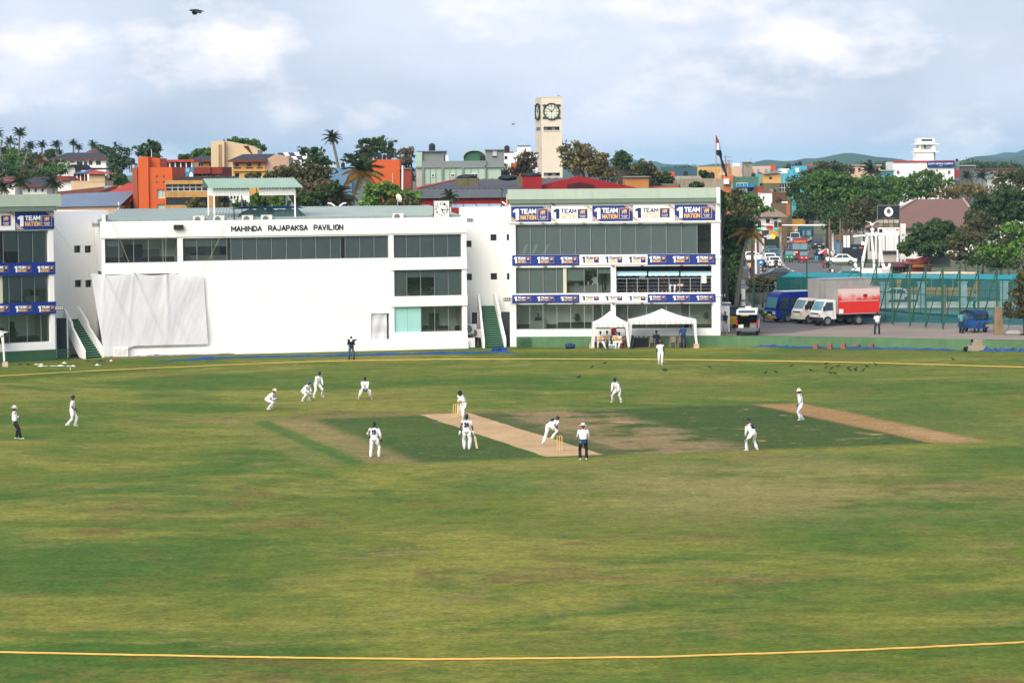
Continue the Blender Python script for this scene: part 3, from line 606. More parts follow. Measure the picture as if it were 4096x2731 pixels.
def logo(par,x0,x1,z0,z1,y,dark,caption=True):
    w_=x1-x0;h_=z1-z0;X=lambda t:x0+w_*t;Zz=lambda t:z0+h_*t
    c1,c2=(LTX,GOLD)if dark else(BNAVY,PINK)
    def flat(name,poly,xa,xb,za,zb,mat,yy):
        k=(name,mat.name)
        if k not in _lg:g=MB();g.prism(poly,0,.012);me=g.mesh(name);me.materials.append(mat);_lg[k]=me
        return ob(name,_lg[k],None,par,(xa,yy,za),None,False,(xb-xa,1,zb-za))
    SQ=[(0,0),(0,1),(1,1),(1,0)]
    flat('numeral',ONE,X(0),X(.20),Zz(0),Zz(1),c1,y-.014)
    block('TEAM',X(.21),X(.655),Zz(.54),Zz(.99),y,c1,par,.22 if dark else .15);block('NATION',X(.21),X(.655),Zz(.01),Zz(.44),y,c2,par,.20 if dark else .14)
    flat('emblem_frame',SQ,X(.69),X(.985),Zz(0),Zz(.98),GOLD,y-.014);flat('emblem_panel',SQ,X(.705),X(.97),Zz(.05),Zz(.93),BLUE,y-.028)
    flat('emblem',[(a+.5,b+.5)for a,b in LION],X(.755),X(.92),Zz(.42),Zz(.88),GOLD,y-.042)
    if caption:text('Sri Lanka',X(.75),X(.93),Zz(.24),Zz(.35),y-.030,LTX,par,'lettering',.02);text('Cricket',X(.77),X(.91),Zz(.10),Zz(.21),y-.030,LTX,par,'lettering',.02)
def banner(F,p,q,dark,logos,label,back=-.08,corner=True,caption=True,clipl=None):
    r=F.rect(p,q,0);w_,h_=r[1]-r[0],r[3]-r[2]
    t=thing('banner',label,'banner',F.world(r[0],back,r[2]),F.rz,'advertising banners on the stadium fronts')
    g=MB();g.box(0,w_,-.03,.05,0,h_);ob('board',g,BLUE if dark else BWHITE,t)
    for a,b,c,d in logos:rr=F.rect(a,b);logo(t,rr[0]-r[0],rr[1]-r[0],rr[2]-r[2],rr[3]-r[2],-.035,dark,caption)
    if corner:
        for k in range(3):
            d0,d1=h_*(.10+.12*k),h_*(.16+.12*k);mt=(PINK,BNAVY if not dark else LTX,GOLD)[k]
            g=MB();g.prism([(0.01,d0),(0.01,d1),(d1*1.3,.01),(d0*1.3,.01)],-.044,-.034);ob('corner_stripe',g,mt,t)
            g=MB();g.prism([(w_-.01,h_-d0),(w_-d0*1.3,h_-.01),(w_-d1*1.3,h_-.01),(w_-.01,h_-d1)],-.044,-.034);ob('corner_stripe',g,mt,t)
    return t
# ---- right building
b0=G((2064,1388));b1=G((2874,1384));dB=(b1-b0).normalized();nB=Vector((-dB.y,dB.x,0));B=Fac(b0+nB*.45-dB*.45,b1+nB*.45)
bl=thing('grandstand_building','white three-storey building with rows of blue and white banners and a balcony','building',B.o,B.rz)
k1=B.rect(z8(380,352),z8(2222,628));k2=B.rect(z8(383,755),z8(1278,995));k3=B.rect(z8(1325,742),z8(2225,985));k4=B.rect(z8(386,1100),z8(1278,1333));k5=B.rect(z8(1323,1095),z8(2227,1325))
HB=B.uz(z8(1300,10))[1];BW=B.W+.15
g=holed(-.05,BW,0,HB-.15,[k1,k2,k3,k4,k5],reveal=.5);shell(g,-.05,BW,0,HB-.15,12);ob('wall',g,WHITE,bl)
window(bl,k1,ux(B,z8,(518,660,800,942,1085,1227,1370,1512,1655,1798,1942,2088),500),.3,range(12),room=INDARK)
window(bl,k2,ux(B,z8,(510,638,765,828,860,1025,1150),880),.3,(0,1,2,3,5,6,7),room=INNER,blind_top={5:.52,6:.10,7:.25})
g=MB();rr=B.rect(z8(828,755),z8(860,995));g.box(rr[0],rr[1],.15,.28,rr[2],rr[3]);ob('pillar',g,M('cream_pillar',(.55,.53,.42),.8,.05),bl)
window(bl,k4,ux(B,z8,(513,638,768,897,1027,1108,1195),1200),.3,(),room=INNER);window(bl,k5,ux(B,z8,(1435,1610,1800,2017),1200),.3,(),room=INNER)
# flipped pale corners of paper behind the first panes
for cx in(470,560,668):
    rr=B.rect(z8(cx-30,530),z8(cx+32,625));g=MB();g.add([(rr[0],.40,rr[2]),(rr[1]-.3,.40,rr[2]),(rr[1],.40,rr[3]),(rr[0]+.2,.40,rr[2]+.7)],[(0,1,2,3)]);ob('torn_blind',g,M('torn_blind',(.30,.38,.38),.8,.1),bl)
put(B,z8(2090,365),z8(2220,480),2.5,.1,BLACK,'inner_door',bl)
# balcony
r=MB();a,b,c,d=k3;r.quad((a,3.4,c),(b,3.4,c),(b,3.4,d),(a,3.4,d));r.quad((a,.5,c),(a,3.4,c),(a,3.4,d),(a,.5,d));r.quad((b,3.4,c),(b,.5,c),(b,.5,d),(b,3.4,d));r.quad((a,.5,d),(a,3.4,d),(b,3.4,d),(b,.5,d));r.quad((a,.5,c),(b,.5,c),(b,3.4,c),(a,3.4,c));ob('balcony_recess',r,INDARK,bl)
AWN=M('pale_blue_awning',(.40,.62,.74),.7,.05)
for xa,xb in((1328,1615),(1628,1918),(1932,2222)):
    rr=B.rect(z8(xa,790),z8(xb,830));g=MB();g.grid(lambda u,v:(rr[0]+(rr[1]-rr[0])*u,.28+.12*sin(v*pi),rr[3]-(rr[3]-rr[2]+.02*sin(u*30))*v),12,6);ob('awning',g,AWN,bl,smooth=True)
rl=thing('balcony_railing','thin steel railing along the open balcony of the banner building','railing',B.world(k3[0],.12,k3[2]),B.rz);RW=k3[1]-k3[0]
for x in[RW*k/9 for k in range(10)]:g=MB();g.cyl((max(.03,min(RW-.03,x)),0,0),(max(.03,min(RW-.03,x)),0,1.12),.03,n=6);ob('post',g,STEEL,rl)
for z in(.25,.52,.8,1.12):g=MB();g.cyl((0,0,z),(RW,0,z),.024 if z>1 else .008,n=6);ob('rail',g,STEEL,rl)
# roof edge
g=MB();g.box(-.1,BW-.25,-.42,.3,HB-.80,HB);ob('roof_fascia',g,GFASC,bl);g=MB();g.box(-.02,BW-.25,-.37,.3,HB-1.12,HB-.802);ob('roof_soffit',g,GDK,bl)
g=MB();g.box(BW-.24,BW+.02,-.40,.5,HB-1.25,HB+.02);ob('end_cap',g,WHITE,bl)
for z0 in(k1[2]-.05,k2[2]-.05,k4[2]-.05):pass
for h_,nm in((k1,0),(k2,0)):g=MB();g.box(-.1,BW+.06,-.10,.02,h_[2]-.30,h_[2]-.12);ob('ledge',g,WHITE,bl)
g=MB();g.box(-.1,BW+.06,-.14,.02,k1[3]+.10,k1[3]+.22);ob('ledge',g,WHITE2,bl)
tops=[(340,718,1),(718,1105,0),(1105,1485,1),(1485,1878,0),(1878,2258,1)];nmz=['first blue','first white','middle blue','second white','last blue'];ytl=lambda x:181-(x-340)*.0115
for(xa,xb,dk),nm in zip(tops,nmz):
    yt=ytl(xa);w_=xb-xa
    banner(B,z8(xa,yt),z8(xb,yt+152),dk,[(z8(xa+20,yt+125),z8(xb-26,yt+18),0,0)]if dk else[(z8(xa+22,yt+118),z8(xb-40,yt+22),0,0)],f'{nm} slogan banner from the left in the top row of the balcony building')
for y0,y1,row in((638,728,'upper'),(1010,1082,'lower')):
    for xa,xb,dk,ls,nm in((350,982,1,(368,586,806),'left blue'),(984,1622,0,(1008,1228,1448),'middle white'),(1624,2262,1,(1638,1860,2082),'right blue')):
        banner(B,z8(xa,y0-(xa-350)*.006),z8(xb,y1-(xa-350)*.006),dk,[(z8(x,y1-16-(xa-350)*.006),z8(x+160,y0+14-(xa-350)*.006),0,0)for x in ls],f'{nm} strip banner with three slogans in the {row} narrow row of the balcony building',corner=False,caption=False)
SPOT=M('banner_lamp_brown',(.16,.10,.07),.7,.15)
for y,xs3 in((335,(435,640,765,1022,1178,1405,1555,1805,1943,2190)),(733,(403,655,918,1298,1572,1943,2200)),(1087,(395,660,930,1300,1573,1660,1945,2220))):
    for x in xs3:u,z=B.uz(z8(x,y));g=MB();g.box(u-.11,u+.11,-.32,-.1,z-.05,z+.03);ob('banner_lamp',g,SPOT,bl)
# interior of the ground floor, right building
put(B,z8(525,1252),z8(668,1325),1.3,.8,DESK,'desk',bl);put(B,z8(400,1290),z8(1100,1330),2.4,.7,FURN,'seating_tier',bl);put(B,z8(1480,1290),z8(2222,1322),1.6,.7,FURN,'seating_tier',bl);put(B,z8(780,1268),z8(1100,1290),3.0,.5,FURN,'seating_tier',bl)
CURT=M('grey_curtain',(.16,.17,.16),.9,.1)
for xa,xb in((1112,1190),(1340,1430),(1940,2010)):
    rr=B.rect(z8(xa,1100),z8(xb,1290),1.0);g=MB();g.grid(lambda u,v:(rr[0]+(rr[1]-rr[0])*u,1.0+.05*sin(u*40),rr[3]-(rr[3]-rr[2])*v),40,1);ob('curtain',g,CURT,bl)
for xa,xb,ya,yb in((1430,1525,1125,1210),(1640,1725,1128,1190),(1195,1275,1130,1200)):put(B,z8(xa,ya),z8(xb,yb),3.05,.05,M('back_window',(.55,.66,.66),.4,.05),'rear_window',bl)
def officechair(F,p,q,back,par):
    r_=F.rect(p,q,back);cx_=(r_[0]+r_[1])/2;w2=(r_[1]-r_[0])/2;z0_,z1_=r_[2],r_[3];h_=z1_-z0_
    g=MB();g.prism([(cx_-w2*.6,z0_+h_*.4),(cx_-w2*.7,z1_-.1),(cx_-w2*.4,z1_),(cx_+w2*.4,z1_),(cx_+w2*.7,z1_-.1),(cx_+w2*.6,z0_+h_*.4)],back+.35,back+.45);g.box(cx_-w2*.8,cx_+w2*.8,back,back+.4,z0_+h_*.3,z0_+h_*.4)
    for s in(-1,1):g.bar((cx_+s*w2*.95,back+.1,z0_+h_*.45),(cx_+s*w2*.95,back+.4,z0_+h_*.6),.05);g.bar((cx_+s*w2*.7,back+.2,z0_),(cx_,back+.2,z0_+h_*.3),.04)
    ob('office_chair',g,FURN,par)
officechair(B,z8(925,1190),z8(990,1265),2.6,bl);officechair(B,z8(2145,1178),z8(2208,1252),1.6,bl)
put(B,z8(868,920),z8(1195,990),1.3,.6,DESK,'desk',bl);put(B,z8(870,882),z8(1030,922),3.05,.05,BLIND,'back_blind',bl);put(B,z8(1030,790),z8(1078,860),3.05,.05,M('back_window',(.55,.66,.66)),'rear_window',bl);put(B,z8(1215,820),z8(1262,880),3.05,.05,_mats['back_window'],'rear_window',bl)
put(B,z8(932,898),z8(970,922),1.5,.3,WHITE2,'box',bl);put(B,z8(1058,885),z8(1072,920),1.5,.1,WHITE2,'monitor',bl)
# ---- left building (cut by the frame)
c1_=G((281,1438));c0_=G((21,1451));dC=(c1_-c0_).normalized();Cr=AT(z6(522,1400),217.2);Cr=Vector((Cr.x,Cr.y,0));Cf=Fac(Cr-dC*14,Cr);cb=thing('grandstand_building','white banner building cut off by the left edge of the photo','building',Cf.o,Cf.rz)
HC=Cf.uz(z1(300,757))[1];CWd=Cf.W
j1=Cf.rect(z6(-260,300),z6(462,598));j2=Cf.rect(z6(-260,712),z6(470,980));j3=Cf.rect(z6(-260,1085),z6(480,1332))
g=holed(0,CWd,0,HC-.2,[j1,j2,j3],reveal=.45);shell(g,0,CWd,0,HC-.2,12);ob('wall',g,WHITE,cb)
window(cb,j1,ux(Cf,z6,(-110,45,187,322),450),.3,(0,2,3,4),room=INDARK,blind_top={2:.62});window(cb,j2,ux(Cf,z6,(-110,35,100,220,340),850),.3,(2,3,4,5),room=INNER,blind_top={2:.85,3:.85,4:.5,5:.5});window(cb,j3,ux(Cf,z6,(-110,100,270,400),1200),.3,(),room=INNER)
g=MB();rr=Cf.rect(z6(0,712),z6(36,980));g.box(rr[0],rr[1],.15,.29,rr[2],rr[3]);ob('pillar',g,_mats['cream_pillar'],cb)
put(Cf,z6(55,490),z6(187,560),1.2,.8,M('maroon_cabinet',(.06,.02,.018),.6,.1),'cabinet',cb);put(Cf,z6(230,905),z6(372,975),1.2,.6,DESK,'desk',cb);put(Cf,z6(340,1150),z6(440,1285),3.05,.05,FURN,'inner_window',cb);put(Cf,z6(0,1295),z6(370,1332),1.2,.8,FURN,'seating_tier',cb);put(Cf,z6(290,850),z6(370,900),3.05,.05,FURN,'inner_window',cb);put(Cf,z6(80,1145),z6(140,1290),3.05,.05,FURN,'inner_door',cb)
for x in(40,150):officechair(Cf,z6(x-28,1205),z6(x+28,1300),2.0,cb)
g=MB();g.box(0,CWd+.5,-.45,.3,HC-1.0,HC-.1);ob('roof_fascia',g,GFASC,cb);g=MB();g.box(0,CWd+.12,-.40,.3,HC-1.38,HC-1.002);ob('roof_soffit',g,GDK,cb)
banner(Cf,z6(-240,112),z6(137,283),0,[(z6(-225,250),z6(100,140),0,0)],'white slogan banner cut by the left edge of the photo');banner(Cf,z6(139,112),z6(505,272),1,[(z6(160,250),z6(483,143),0,0)],'big blue slogan banner on the building at the left edge')
banner(Cf,z6(-120,597),z6(516,697),1,[(z6(x,680),z6(x+158,618),0,0)for x in(-84,130,345)],'upper narrow blue banner on the building at the left edge',corner=False,caption=False);banner(Cf,z6(-120,977),z6(522,1065),1,[(z6(x,1052),z6(x+158,990),0,0)for x in(-78,138,352)],'lower narrow blue banner on the building at the left edge',corner=False,caption=False)
for h_ in(j1,j2):g=MB();g.box(0,CWd+.05,-.10,.02,h_[2]-.30,h_[2]-.12);ob('ledge',g,WHITE,cb)
# ---- set-back wings with the green stairs
def wing(F,ztop,holes,label,dep=8):
    t=thing('stair_wing',label,'building',F.o,F.rz);g=holed(0,F.W,0,ztop,holes,reveal=.3);shell(g,0,F.W,0,ztop,dep);ob('wall',g,WHITE,t)
    for h in holes:
        g=MB();g.box(h[0]+.02,h[1]-.02,.22,.24,h[2]+.02,h[3]-.02);ob('window_pane',g,DGLASS,t)
        g=MB();xm=(h[0]+h[1])/2;g.box(h[0],h[1],.14,.2,h[2],h[2]+.05);g.box(h[0],h[1],.14,.2,h[3]-.05,h[3]);g.box(h[0],h[0]+.05,.14,.2,h[2]+.05,h[3]-.05);g.box(h[1]-.05,h[1],.14,.2,h[2]+.05,h[3]-.05);ob('window_frame',g,BLACK,t)
    return t
wl0=AT((190,1300),221.0);wl1=AT((440,1300),226.2);Dw=Fac((wl0.x,wl0.y),(wl1.x,wl1.y))
wD=wing(Dw,Dw.uz(z1(700,926))[1],[Dw.rect(z6(697,430),z6(762,495)),Dw.rect(z6(797,430),z6(862,495)),Dw.rect(z6(705,753),z6(770,818)),Dw.rect(z6(803,753),z6(866,818))],'plain white stair wing with four small dark windows left of the pavilion')
we0=AT((1840,1200),231.5);we1=AT((2060,1200),231.3);Ew=Fac((we0.x,we0.y),(we1.x,we1.y))
wE=wing(Ew,Ew.uz(z3(800,1130))[1],[Ew.rect(z8(145,440),z8(203,500)),Ew.rect(z8(297,440),z8(338,498)),Ew.rect(z8(147,806),z8(207,866)),Ew.rect(z8(300,806),z8(341,866)),Ew.rect(z7(2030,265),z7(2083,325)),Ew.rect(z7(2030,575),z7(2087,635))],'plain white stair wing with small dark windows between the two pavilions')
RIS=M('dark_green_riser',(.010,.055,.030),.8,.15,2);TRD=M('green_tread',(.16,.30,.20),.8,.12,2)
def stairs(b0,b1,t0,t1,n,label,ext=0):
    """steps rising from ground edge b0-b1 to landing edge t0-t1"""
    b0,b1,t0,t1=map(Vector,(b0,b1,t0,t1));org=(b0+b1)/2;T=thing('staircase',label,'stairs',(org.x,org.y,0));O=Vector((org.x,org.y,0));rise=t0.z/n
    for i in range(n):
        a,b=b0.lerp(t0,i/n)-O,b1.lerp(t1,i/n)-O;c,d=b1.lerp(t1,(i+1)/n)-O,b0.lerp(t0,(i+1)/n)-O;z0_,z1_=rise*i,rise*(i+1)
        g=MB();dd=(d-a)*.06;dd.z=0
        g.add([(a.x,a.y,z0_),(b.x,b.y,z0_),(b.x,b.y,z1_-.03),(a.x,a.y,z1_-.03)],[(0,1,2,3)]);ob('riser',g,RIS,T)
        g=MB();g.add([(a.x-dd.x,a.y-dd.y,z1_-.03),(b.x-dd.x,b.y-dd.y,z1_-.03),(c.x,c.y,z1_-.03),(d.x,d.y,z1_-.03),(a.x-dd.x,a.y-dd.y,z1_),(b.x-dd.x,b.y-dd.y,z1_),(c.x,c.y,z1_),(d.x,d.y,z1_)],[(4,5,6,7),(0,1,5,4),(1,2,6,5),(3,0,4,7)]);ob('tread',g,TRD,T)
    run=(t0-b0);run.z=0;ln=run.length;dr=run.normalized();sd=Vector((dr.y,-dr.x,0))
    for e0,e1,s in((b0,t0,-1),(b1,t1,1)):
        P=[];e0=e0-O;e1=e1-O
        for t_,zz in((-.03,0),(-.03,.62),(.02,.72),(.5,.72),(.53,.98),(1.0,.98),(1.12,.9),(1.12,-.6),(1.0,-.5),(.5,-.45),(.18,-.5)):
            q=e0.lerp(e1,t_);base=t0.z*min(max(t_,0),1);P.append(Vector((q.x,q.y,max(base+zz,0)if t_<.9 else base+zz)))
        off=sd*s;g=MB();g.loft([[q+off*.005 for q in P],[q+off*.17 for q in P]]);ob('parapet',g,WHITE,T)
    g=MB();a,b=t0-O,t1-O;e=dr*2.0;g.add([a,b,b+e,a+e],[(0,1,2,3)]);ob('landing',g,TRD,T);return T
def at_z(p,Y):q=AT(p,Y);return q
s0=G(z6(802,1492));s1=G(z6(955,1480));tt0=AT(z6(590,1078),223.3);tt1=AT(z6(700,1076),224.0);tt0.z=tt1.z=(tt0.z+tt1.z)/2
stairs(s0,s1,tt0,tt1,19,'green stairs with white parapets left of the draped pavilion')
s0=G(z8(92,1508));s1=G(z8(272,1500));tt0=AT(z8(46,1113),230.6);tt1=AT(z8(182,1112),230.6);tt0.z=tt1.z=(tt0.z+tt1.z)/2
stairs(s0,s1,tt0,tt1,19,'green stairs with white parapets between the pavilion and the banner building')
# dark under-stair doors
for p,q,Y,lab in((z8(235,1170),z8(338,1395),229.2,'dark doorway beside the right green stairs'),(z6(530,1110),z6(632,1390),219.6,'dark doorway beside the left green stairs'),(z7(2085,940),z7(2140,1170),229.3,'dark doorway under the landing left of the right green stairs')):
    a=AT(p,Y);b=AT(q,Y);t=thing('doorway',lab,'doorway',(a.x,Y,0));g=MB();g.box(0,b.x-a.x,0,.1,0,a.z);ob('door_leaf',g,M('dark_door',(.02,.025,.03),.5,.2),t);g=MB();g.box(-.08,0,-.03,.1,0,a.z+.08);g.box(b.x-a.x,b.x-a.x+.08,-.03,.1,0,a.z+.08);ob('door_frame',g,WHITE2,t)
aircon(AT(z7(2065,1140),228.6),0.2,'white air conditioner under the stair landing beside the pavilion',1.3);aircon(AT(z7(2142,1172),228.4),-.9,'air conditioner standing at the left foot of the right stairs',1.1)
# ---- green perimeter wall
GWALL=M('green_perimeter_wall',(.085,.175,.085),.85,.22,.7,streak=.18,bump=.2);GWALL2=M('dark_green_wall',(.03,.085,.042),.85,.2,.7,streak=.15)
def gwall(pts,h,mat,lab,th=.22,cap=None):
    t=thing('perimeter_wall',lab,'wall',(0,0,0));P=[Vector((*q,0))for q in pts];nr=[]
    for i in range(len(P)):
        d=(P[min(i+1,len(P)-1)]-P[max(i-1,0)]).normalized();nr.append(Vector((-d.y,d.x,0))*th)
    g=MB();g.loft([[p,p+n_,p+n_+Vector((0,0,h)),p+Vector((0,0,h))]for p,n_ in zip(P,nr)]);ob('wall_body',g,mat,t)
    return t
def g2(p):q=G(p);return(q.x,q.y)
gw=gwall([g2(z8(392,1503)),g2(z8(1200,1500)),g2(z8(2285,1492)),g2(f5(0,88)),g2(f5(900,104)),g2(f5(1850,121))],.84,GWALL,'long low green wall in front of the banner building and the car park')
gwall([g2(f5(1962,124)),g2(f5(2360,132)),(52,209.5)],.82,GWALL,'low green wall right of the gap near the right edge');gwall([(-52,207.4),g2(z6(50,1532)),g2(z6(525,1508))],.84,GWALL2,'dark green wall in front of the left banner building')
def bars(p,q,lab,n=8):
    a=G(p);b=G(q);d=b-a;t=thing('green_gate',lab,'gate',(a.x,a.y-.05,.02),atan2(d.y,d.x));Wd=d.length
    for k in range(n+1):x=Wd*k/n;g=MB();g.box(x-.02,x+.02,-.02,.02,0,.78);ob('bar',g,GWALL2,t)
    for z in(.03,.4,.76):g=MB();g.box(0,Wd,-.03,.03,z,z+.04);ob('rail',g,GWALL2,t)
bars(z6(527,1507),z6(660,1500),'dark green barred gate beside the left green stairs',10);bars(z8(392,1505),z8(520,1504),'green barred gate set against the wall right of the stairs',10);bars(f5(1660,112),f5(1815,115),'green barred gate leaning on the car park wall near the gap',9)
# steps in the wall gap
STN=M('gap_step_stone',(.26,.22,.17),.9,.2);a=G(f5(1850,121));b=G(f5(1962,124));d=(b-a);t=thing('gap_steps','rough stone steps in the gap of the green wall','steps',(a.x,a.y,0),atan2(d.y,d.x))
for k in range(4):g=MB();g.box(-.3+.08*k if k<2 else .02,d.length+(.3 if k<2 else-.02),-.5+.3*k,-.15+.3*k,-.02,.2*(k+1));ob('step',g,STN,t)
BRK=M('red_brick_block',(.24,.10,.075),.9,.5,6)
for i,x in enumerate((1422,1609,1790,1975,2165)):
    q=G(zv(x,990));g=MB();g.box(-.17,.17,-.15,.15,0,.40);o=ob('brick_block',g,BRK,None,(q.x,q.y,0),-.4);tag(o,f'{("first", "second", "third", "fourth", "last")[i]} red brick block from the left against the car park wall','brick block','brick blocks against the green wall')
# ---- blue tarpaulins along the edge
def strip(pts,wd,hh,mat,lab,seed=0,dy=0.0):
    rnd=random.Random(seed);P=[G(p)for p in pts];nn=60;g=MB();ph=[rnd.uniform(0,6)for _ in range(6)]
    def f(u,v):
        k=u*(len(P)-1);i=min(int(k),len(P)-2);q=P[i].lerp(P[i+1],k-i);e=min(1,12*u*(1-u))
        return(q.x,q.y+(v-.5)*wd*(.7+.3*sin(u*19+ph[0])),.012+hh*max(0,sin(v*pi))**.7*e*max(.15,.55+.6*noise.noise(Vector((u*18,v,seed)))+.4*noise.noise(Vector((u*60,v*3,seed+5)))))
    g.grid(f,150,9);return tag(ob('blue_tarpaulin',g,mat,None,(0,-dy,0),smooth=True),lab,'tarpaulin')
strip([z6(1185,1478),z6(1480,1472),z7(0,1325),z7(900,1300),z7(2095,1270)],.5,.16,M('grey_brown_tarpaulin',(.20,.18,.16),.8,.3,1),'rolled grey-brown sheet along the foot of the white pavilion',1)
strip([z6(1190,1470),z6(1480,1467),z7(0,1317),z7(430,1305),z7(1200,1285),z7(1890,1272),z7(2085,1262)],.35,.16,BTARP,'rolled blue tarpaulin at the foot of the white pavilion',2)
strip([z6(1460,1515),z7(0,1365),z7(900,1348),z7(1700,1332),z7(2350,1318),z8(385,1555)],.8,.2,BTARP,'long blue tarpaulin roll lying on the grass before the pavilion',3)
strip([z8(150,1545),z8(240,1540),z8(310,1545)],.9,.55,BTARP,'bunched end of blue tarpaulin below the right green stairs',4)
strip([f4(1630,78),f4(1900,82),f5(330,92),f5(900,100),f5(1400,108),f5(1760,117)],.5,.20,BTARP,'long blue tarpaulin along the green car park wall',5,1.1);strip([f5(1900,120),f5(2200,124),f5(2400,128)],.6,.32,BTARP,'blue tarpaulin right of the wall gap',6,1.0)
# ================================================================ town behind the ground
class Bk:
    """a block standing with its front through photo columns xl..xr at depth Y (slanted if Y2 given)"""
    def __init__(s,name,label,p,q,Y,Y2=None,dep=6.0,mat=WHITE2,cat='building',zb=None,build=True,group=None):
        a=AT(p,Y);b=AT((q[0],p[1]),Y2 or Y);s.F=Fac((a.x,a.y),(b.x,b.y));s.top=max(s.F.uz(p)[1],s.F.uz((q[0],min(p[1],q[1])))[1])if False else s.F.uz(((p[0]+q[0])/2,p[1]))[1]
        s.z0=gz(a.x,a.y)-.3 if zb is None else zb;s.F.o.z=0;s.W=s.F.W;s.dep=dep;s.mat=mat;s.Y=Y
        s.t=thing(name,label,cat,(a.x,a.y,0),s.F.rz,group);s.holes=[];s.wins=[]
        s.built=False
    def win(s,p,q,nx=2,ny=1,glass=None,frame=WHITE2,sill=None,dep=.18):s.wins.append((s.F.rect(p,q),nx,ny,glass or DGLASS,frame,sill,dep));return s
    def wrow(s,x0,x1,y0,y1,zf,n,frac=.6,**k):
        for i in range(n):
            a=x0+(x1-x0)*(i+(1-frac)/2)/n;b=x0+(x1-x0)*(i+(1+frac)/2)/n;s.win(zf(a,y0),zf(b,y1),**k)
        return s
    def body(s,poly=None):
        hs=[w[0]for w in s.wins]
        if poly is None:
            g=holed(0,s.W,s.z0,s.top,hs,reveal=.3);shell(g,0,s.W,s.z0,s.top,s.dep)
        else:
            P=[s.F.uz(p)for p in poly];g=MB();g.prism(P,0,s.dep)
        ob('wall',g,s.mat,s.t)
        for r,nx,ny,glass,frame,sill,dp in s.wins:
            if poly is not None:dp=-.02
            g=MB()
            for i in range(nx+1):x=r[0]+(r[1]-r[0])*i/nx;w_=.05;g.box(x-w_/2,x+w_/2,dp-.05,dp+.02,r[2],r[3])
            for j in range(ny+1):z=r[2]+(r[3]-r[2])*j/ny;g.box(r[0],r[1],dp-.055,dp+.015,z-.025,z+.025)
            fo=ob('window',g,frame,s.t)
            for i in range(nx):
                for j in range(ny):
                    g=MB();g.box(r[0]+(r[1]-r[0])*i/nx,r[0]+(r[1]-r[0])*(i+1)/nx,dp+.02,dp+.03,r[2]+(r[3]-r[2])*j/ny,r[2]+(r[3]-r[2])*(j+1)/ny);ob('pane',g,glass,fo)
            if sill:g=MB();g.box(r[0]-.12,r[1]+.12,-.12,.05,r[2]-.12,r[2]-.01);ob('sill',g,sill,fo)
        return s
    def part(s,name,p,q,mat,y0=-.06,y1=.1,back=0.0):
        r=s.F.rect(p,q,back);g=MB();g.box(r[0],r[1],y0+back,y1+back,r[2],r[3]);return ob(name,g,mat,s.t)
    def poly(s,name,pts,mat,y0=-.06,y1=.1):
        g=MB();g.prism([s.F.uz(p)for p in pts],y0,y1);return ob(name,g,mat,s.t)
    def gable(s,name,mat,z_add,over=.4,hip=0.0,dep=None,z=None,u0=None,u1=None,thick=.12,ridge=.5):
        """pitched roof with the ridge along the front, eave at top of wall"""
        d=dep or s.dep;z=s.top if z is None else z;a,b=(-over if u0 is None else u0),(s.W+over if u1 is None else u1);y0,y1=-over,d+over;ym=y0+(y1-y0)*ridge;g=MB();hp=hip
        V=[(a,y0,z),(b,y0,z),(b,y1,z),(a,y1,z),(a+hp,ym,z+z_add),(b-hp,ym,z+z_add)]
        g.add(V,[(0,1,5,4),(2,3,4,5),(1,2,5),(3,0,4),(3,2,1,0)]);o=ob(name,g,mat,s.t)
        g=MB();g.box(a,b,y0-.05,y0+.02,z-thick,z+.04);ob('eave_board',g,M('eave_red_brown',(.16,.035,.02),.7,.15),o);return o
    def ribs(s,parent,mat,z_add,n,over=.4,hip=0.,z=None,dep=None,ridge=.5):
        pass
    def tank(s,p,q,back=1.5,mat=None):
        r=s.F.rect(p,q,back);R=(r[1]-r[0])/2;h=r[3]-r[2];cx=(r[0]+r[1])/2;g=MB();g.lathe([(R,0),(R,h*.25),(R*1.03,h*.28),(R,h*.31),(R,h*.6),(R*1.03,h*.63),(R,h*.66),(R*.98,h*.8),(R*.5,h*.93),(R*.42,h),(R*.05,h)],(cx,back+R,r[2]),14);return ob('water_tank',g,M('black_plastic_tank',(.015,.017,.02),.5,.15),s.t,smooth=False)
ORANGE=M('orange_wall',C(232,110,55),.8,.06,.5,streak=.06);ORSIDE=M('orange_wall_darker',C(205,105,60),.8,.1,.5,streak=.2);YEL=M('yellow_wall',C(238,190,110),.8,.08,.5,streak=.12);CREAM=M('cream_wall',C(240,215,175),.8,.08,.5,streak=.14);PEACH=M('peach_wall',C(240,200,165),.8,.07,.5,streak=.1)
DROOF=M('dark_roof_tiles',C(72,68,76),.85,.25,1.5,bump=.4);RROOF=M('red_roof_sheet',C(205,80,65),.8,.18,.7,bump=.2);BRROOF=M('red_brown_roof',C(135,85,75),.85,.2,.8,bump=.3);GREYB=M('grey_render',C(150,160,160),.85,.1,.6,streak=.15);DIRTY=M('stained_yellow_wall',C(215,165,95),.85,.2,.8,streak=.5);BLUEG=M('blue_grey_sheet',C(165,185,210),.6,.15,.6);REDW=M('red_sheet_wall',C(190,50,50),.7,.1,.8);REDB=M('deep_red_wall',C(165,32,38),.75,.08,.6,streak=.08);BRICKR=M('brown_red_wall',C(165,75,55),.8,.1,.6)
TURQ=M('turquoise_wall',C(95,195,220),.8,.08,.5,streak=.1);TEALG=M('green_worn_wall',C(95,140,115),.85,.2,.6,streak=.4);WEATH=M('weathered_render',C(175,165,145),.9,.2,.7,streak=.55,bump=.3);PALEGL=M('pale_green_glass',C(195,225,205),.35,.08,.5);TEALSH=M('teal_grey_sheet',C(70,105,120),.7,.1,.5);PINKW=M('pink_beige_wall',C(240,200,180),.8,.06,.5,streak=.06);LORG=M('pale_orange_wall',C(245,190,115),.8,.07,.5,streak=.08)
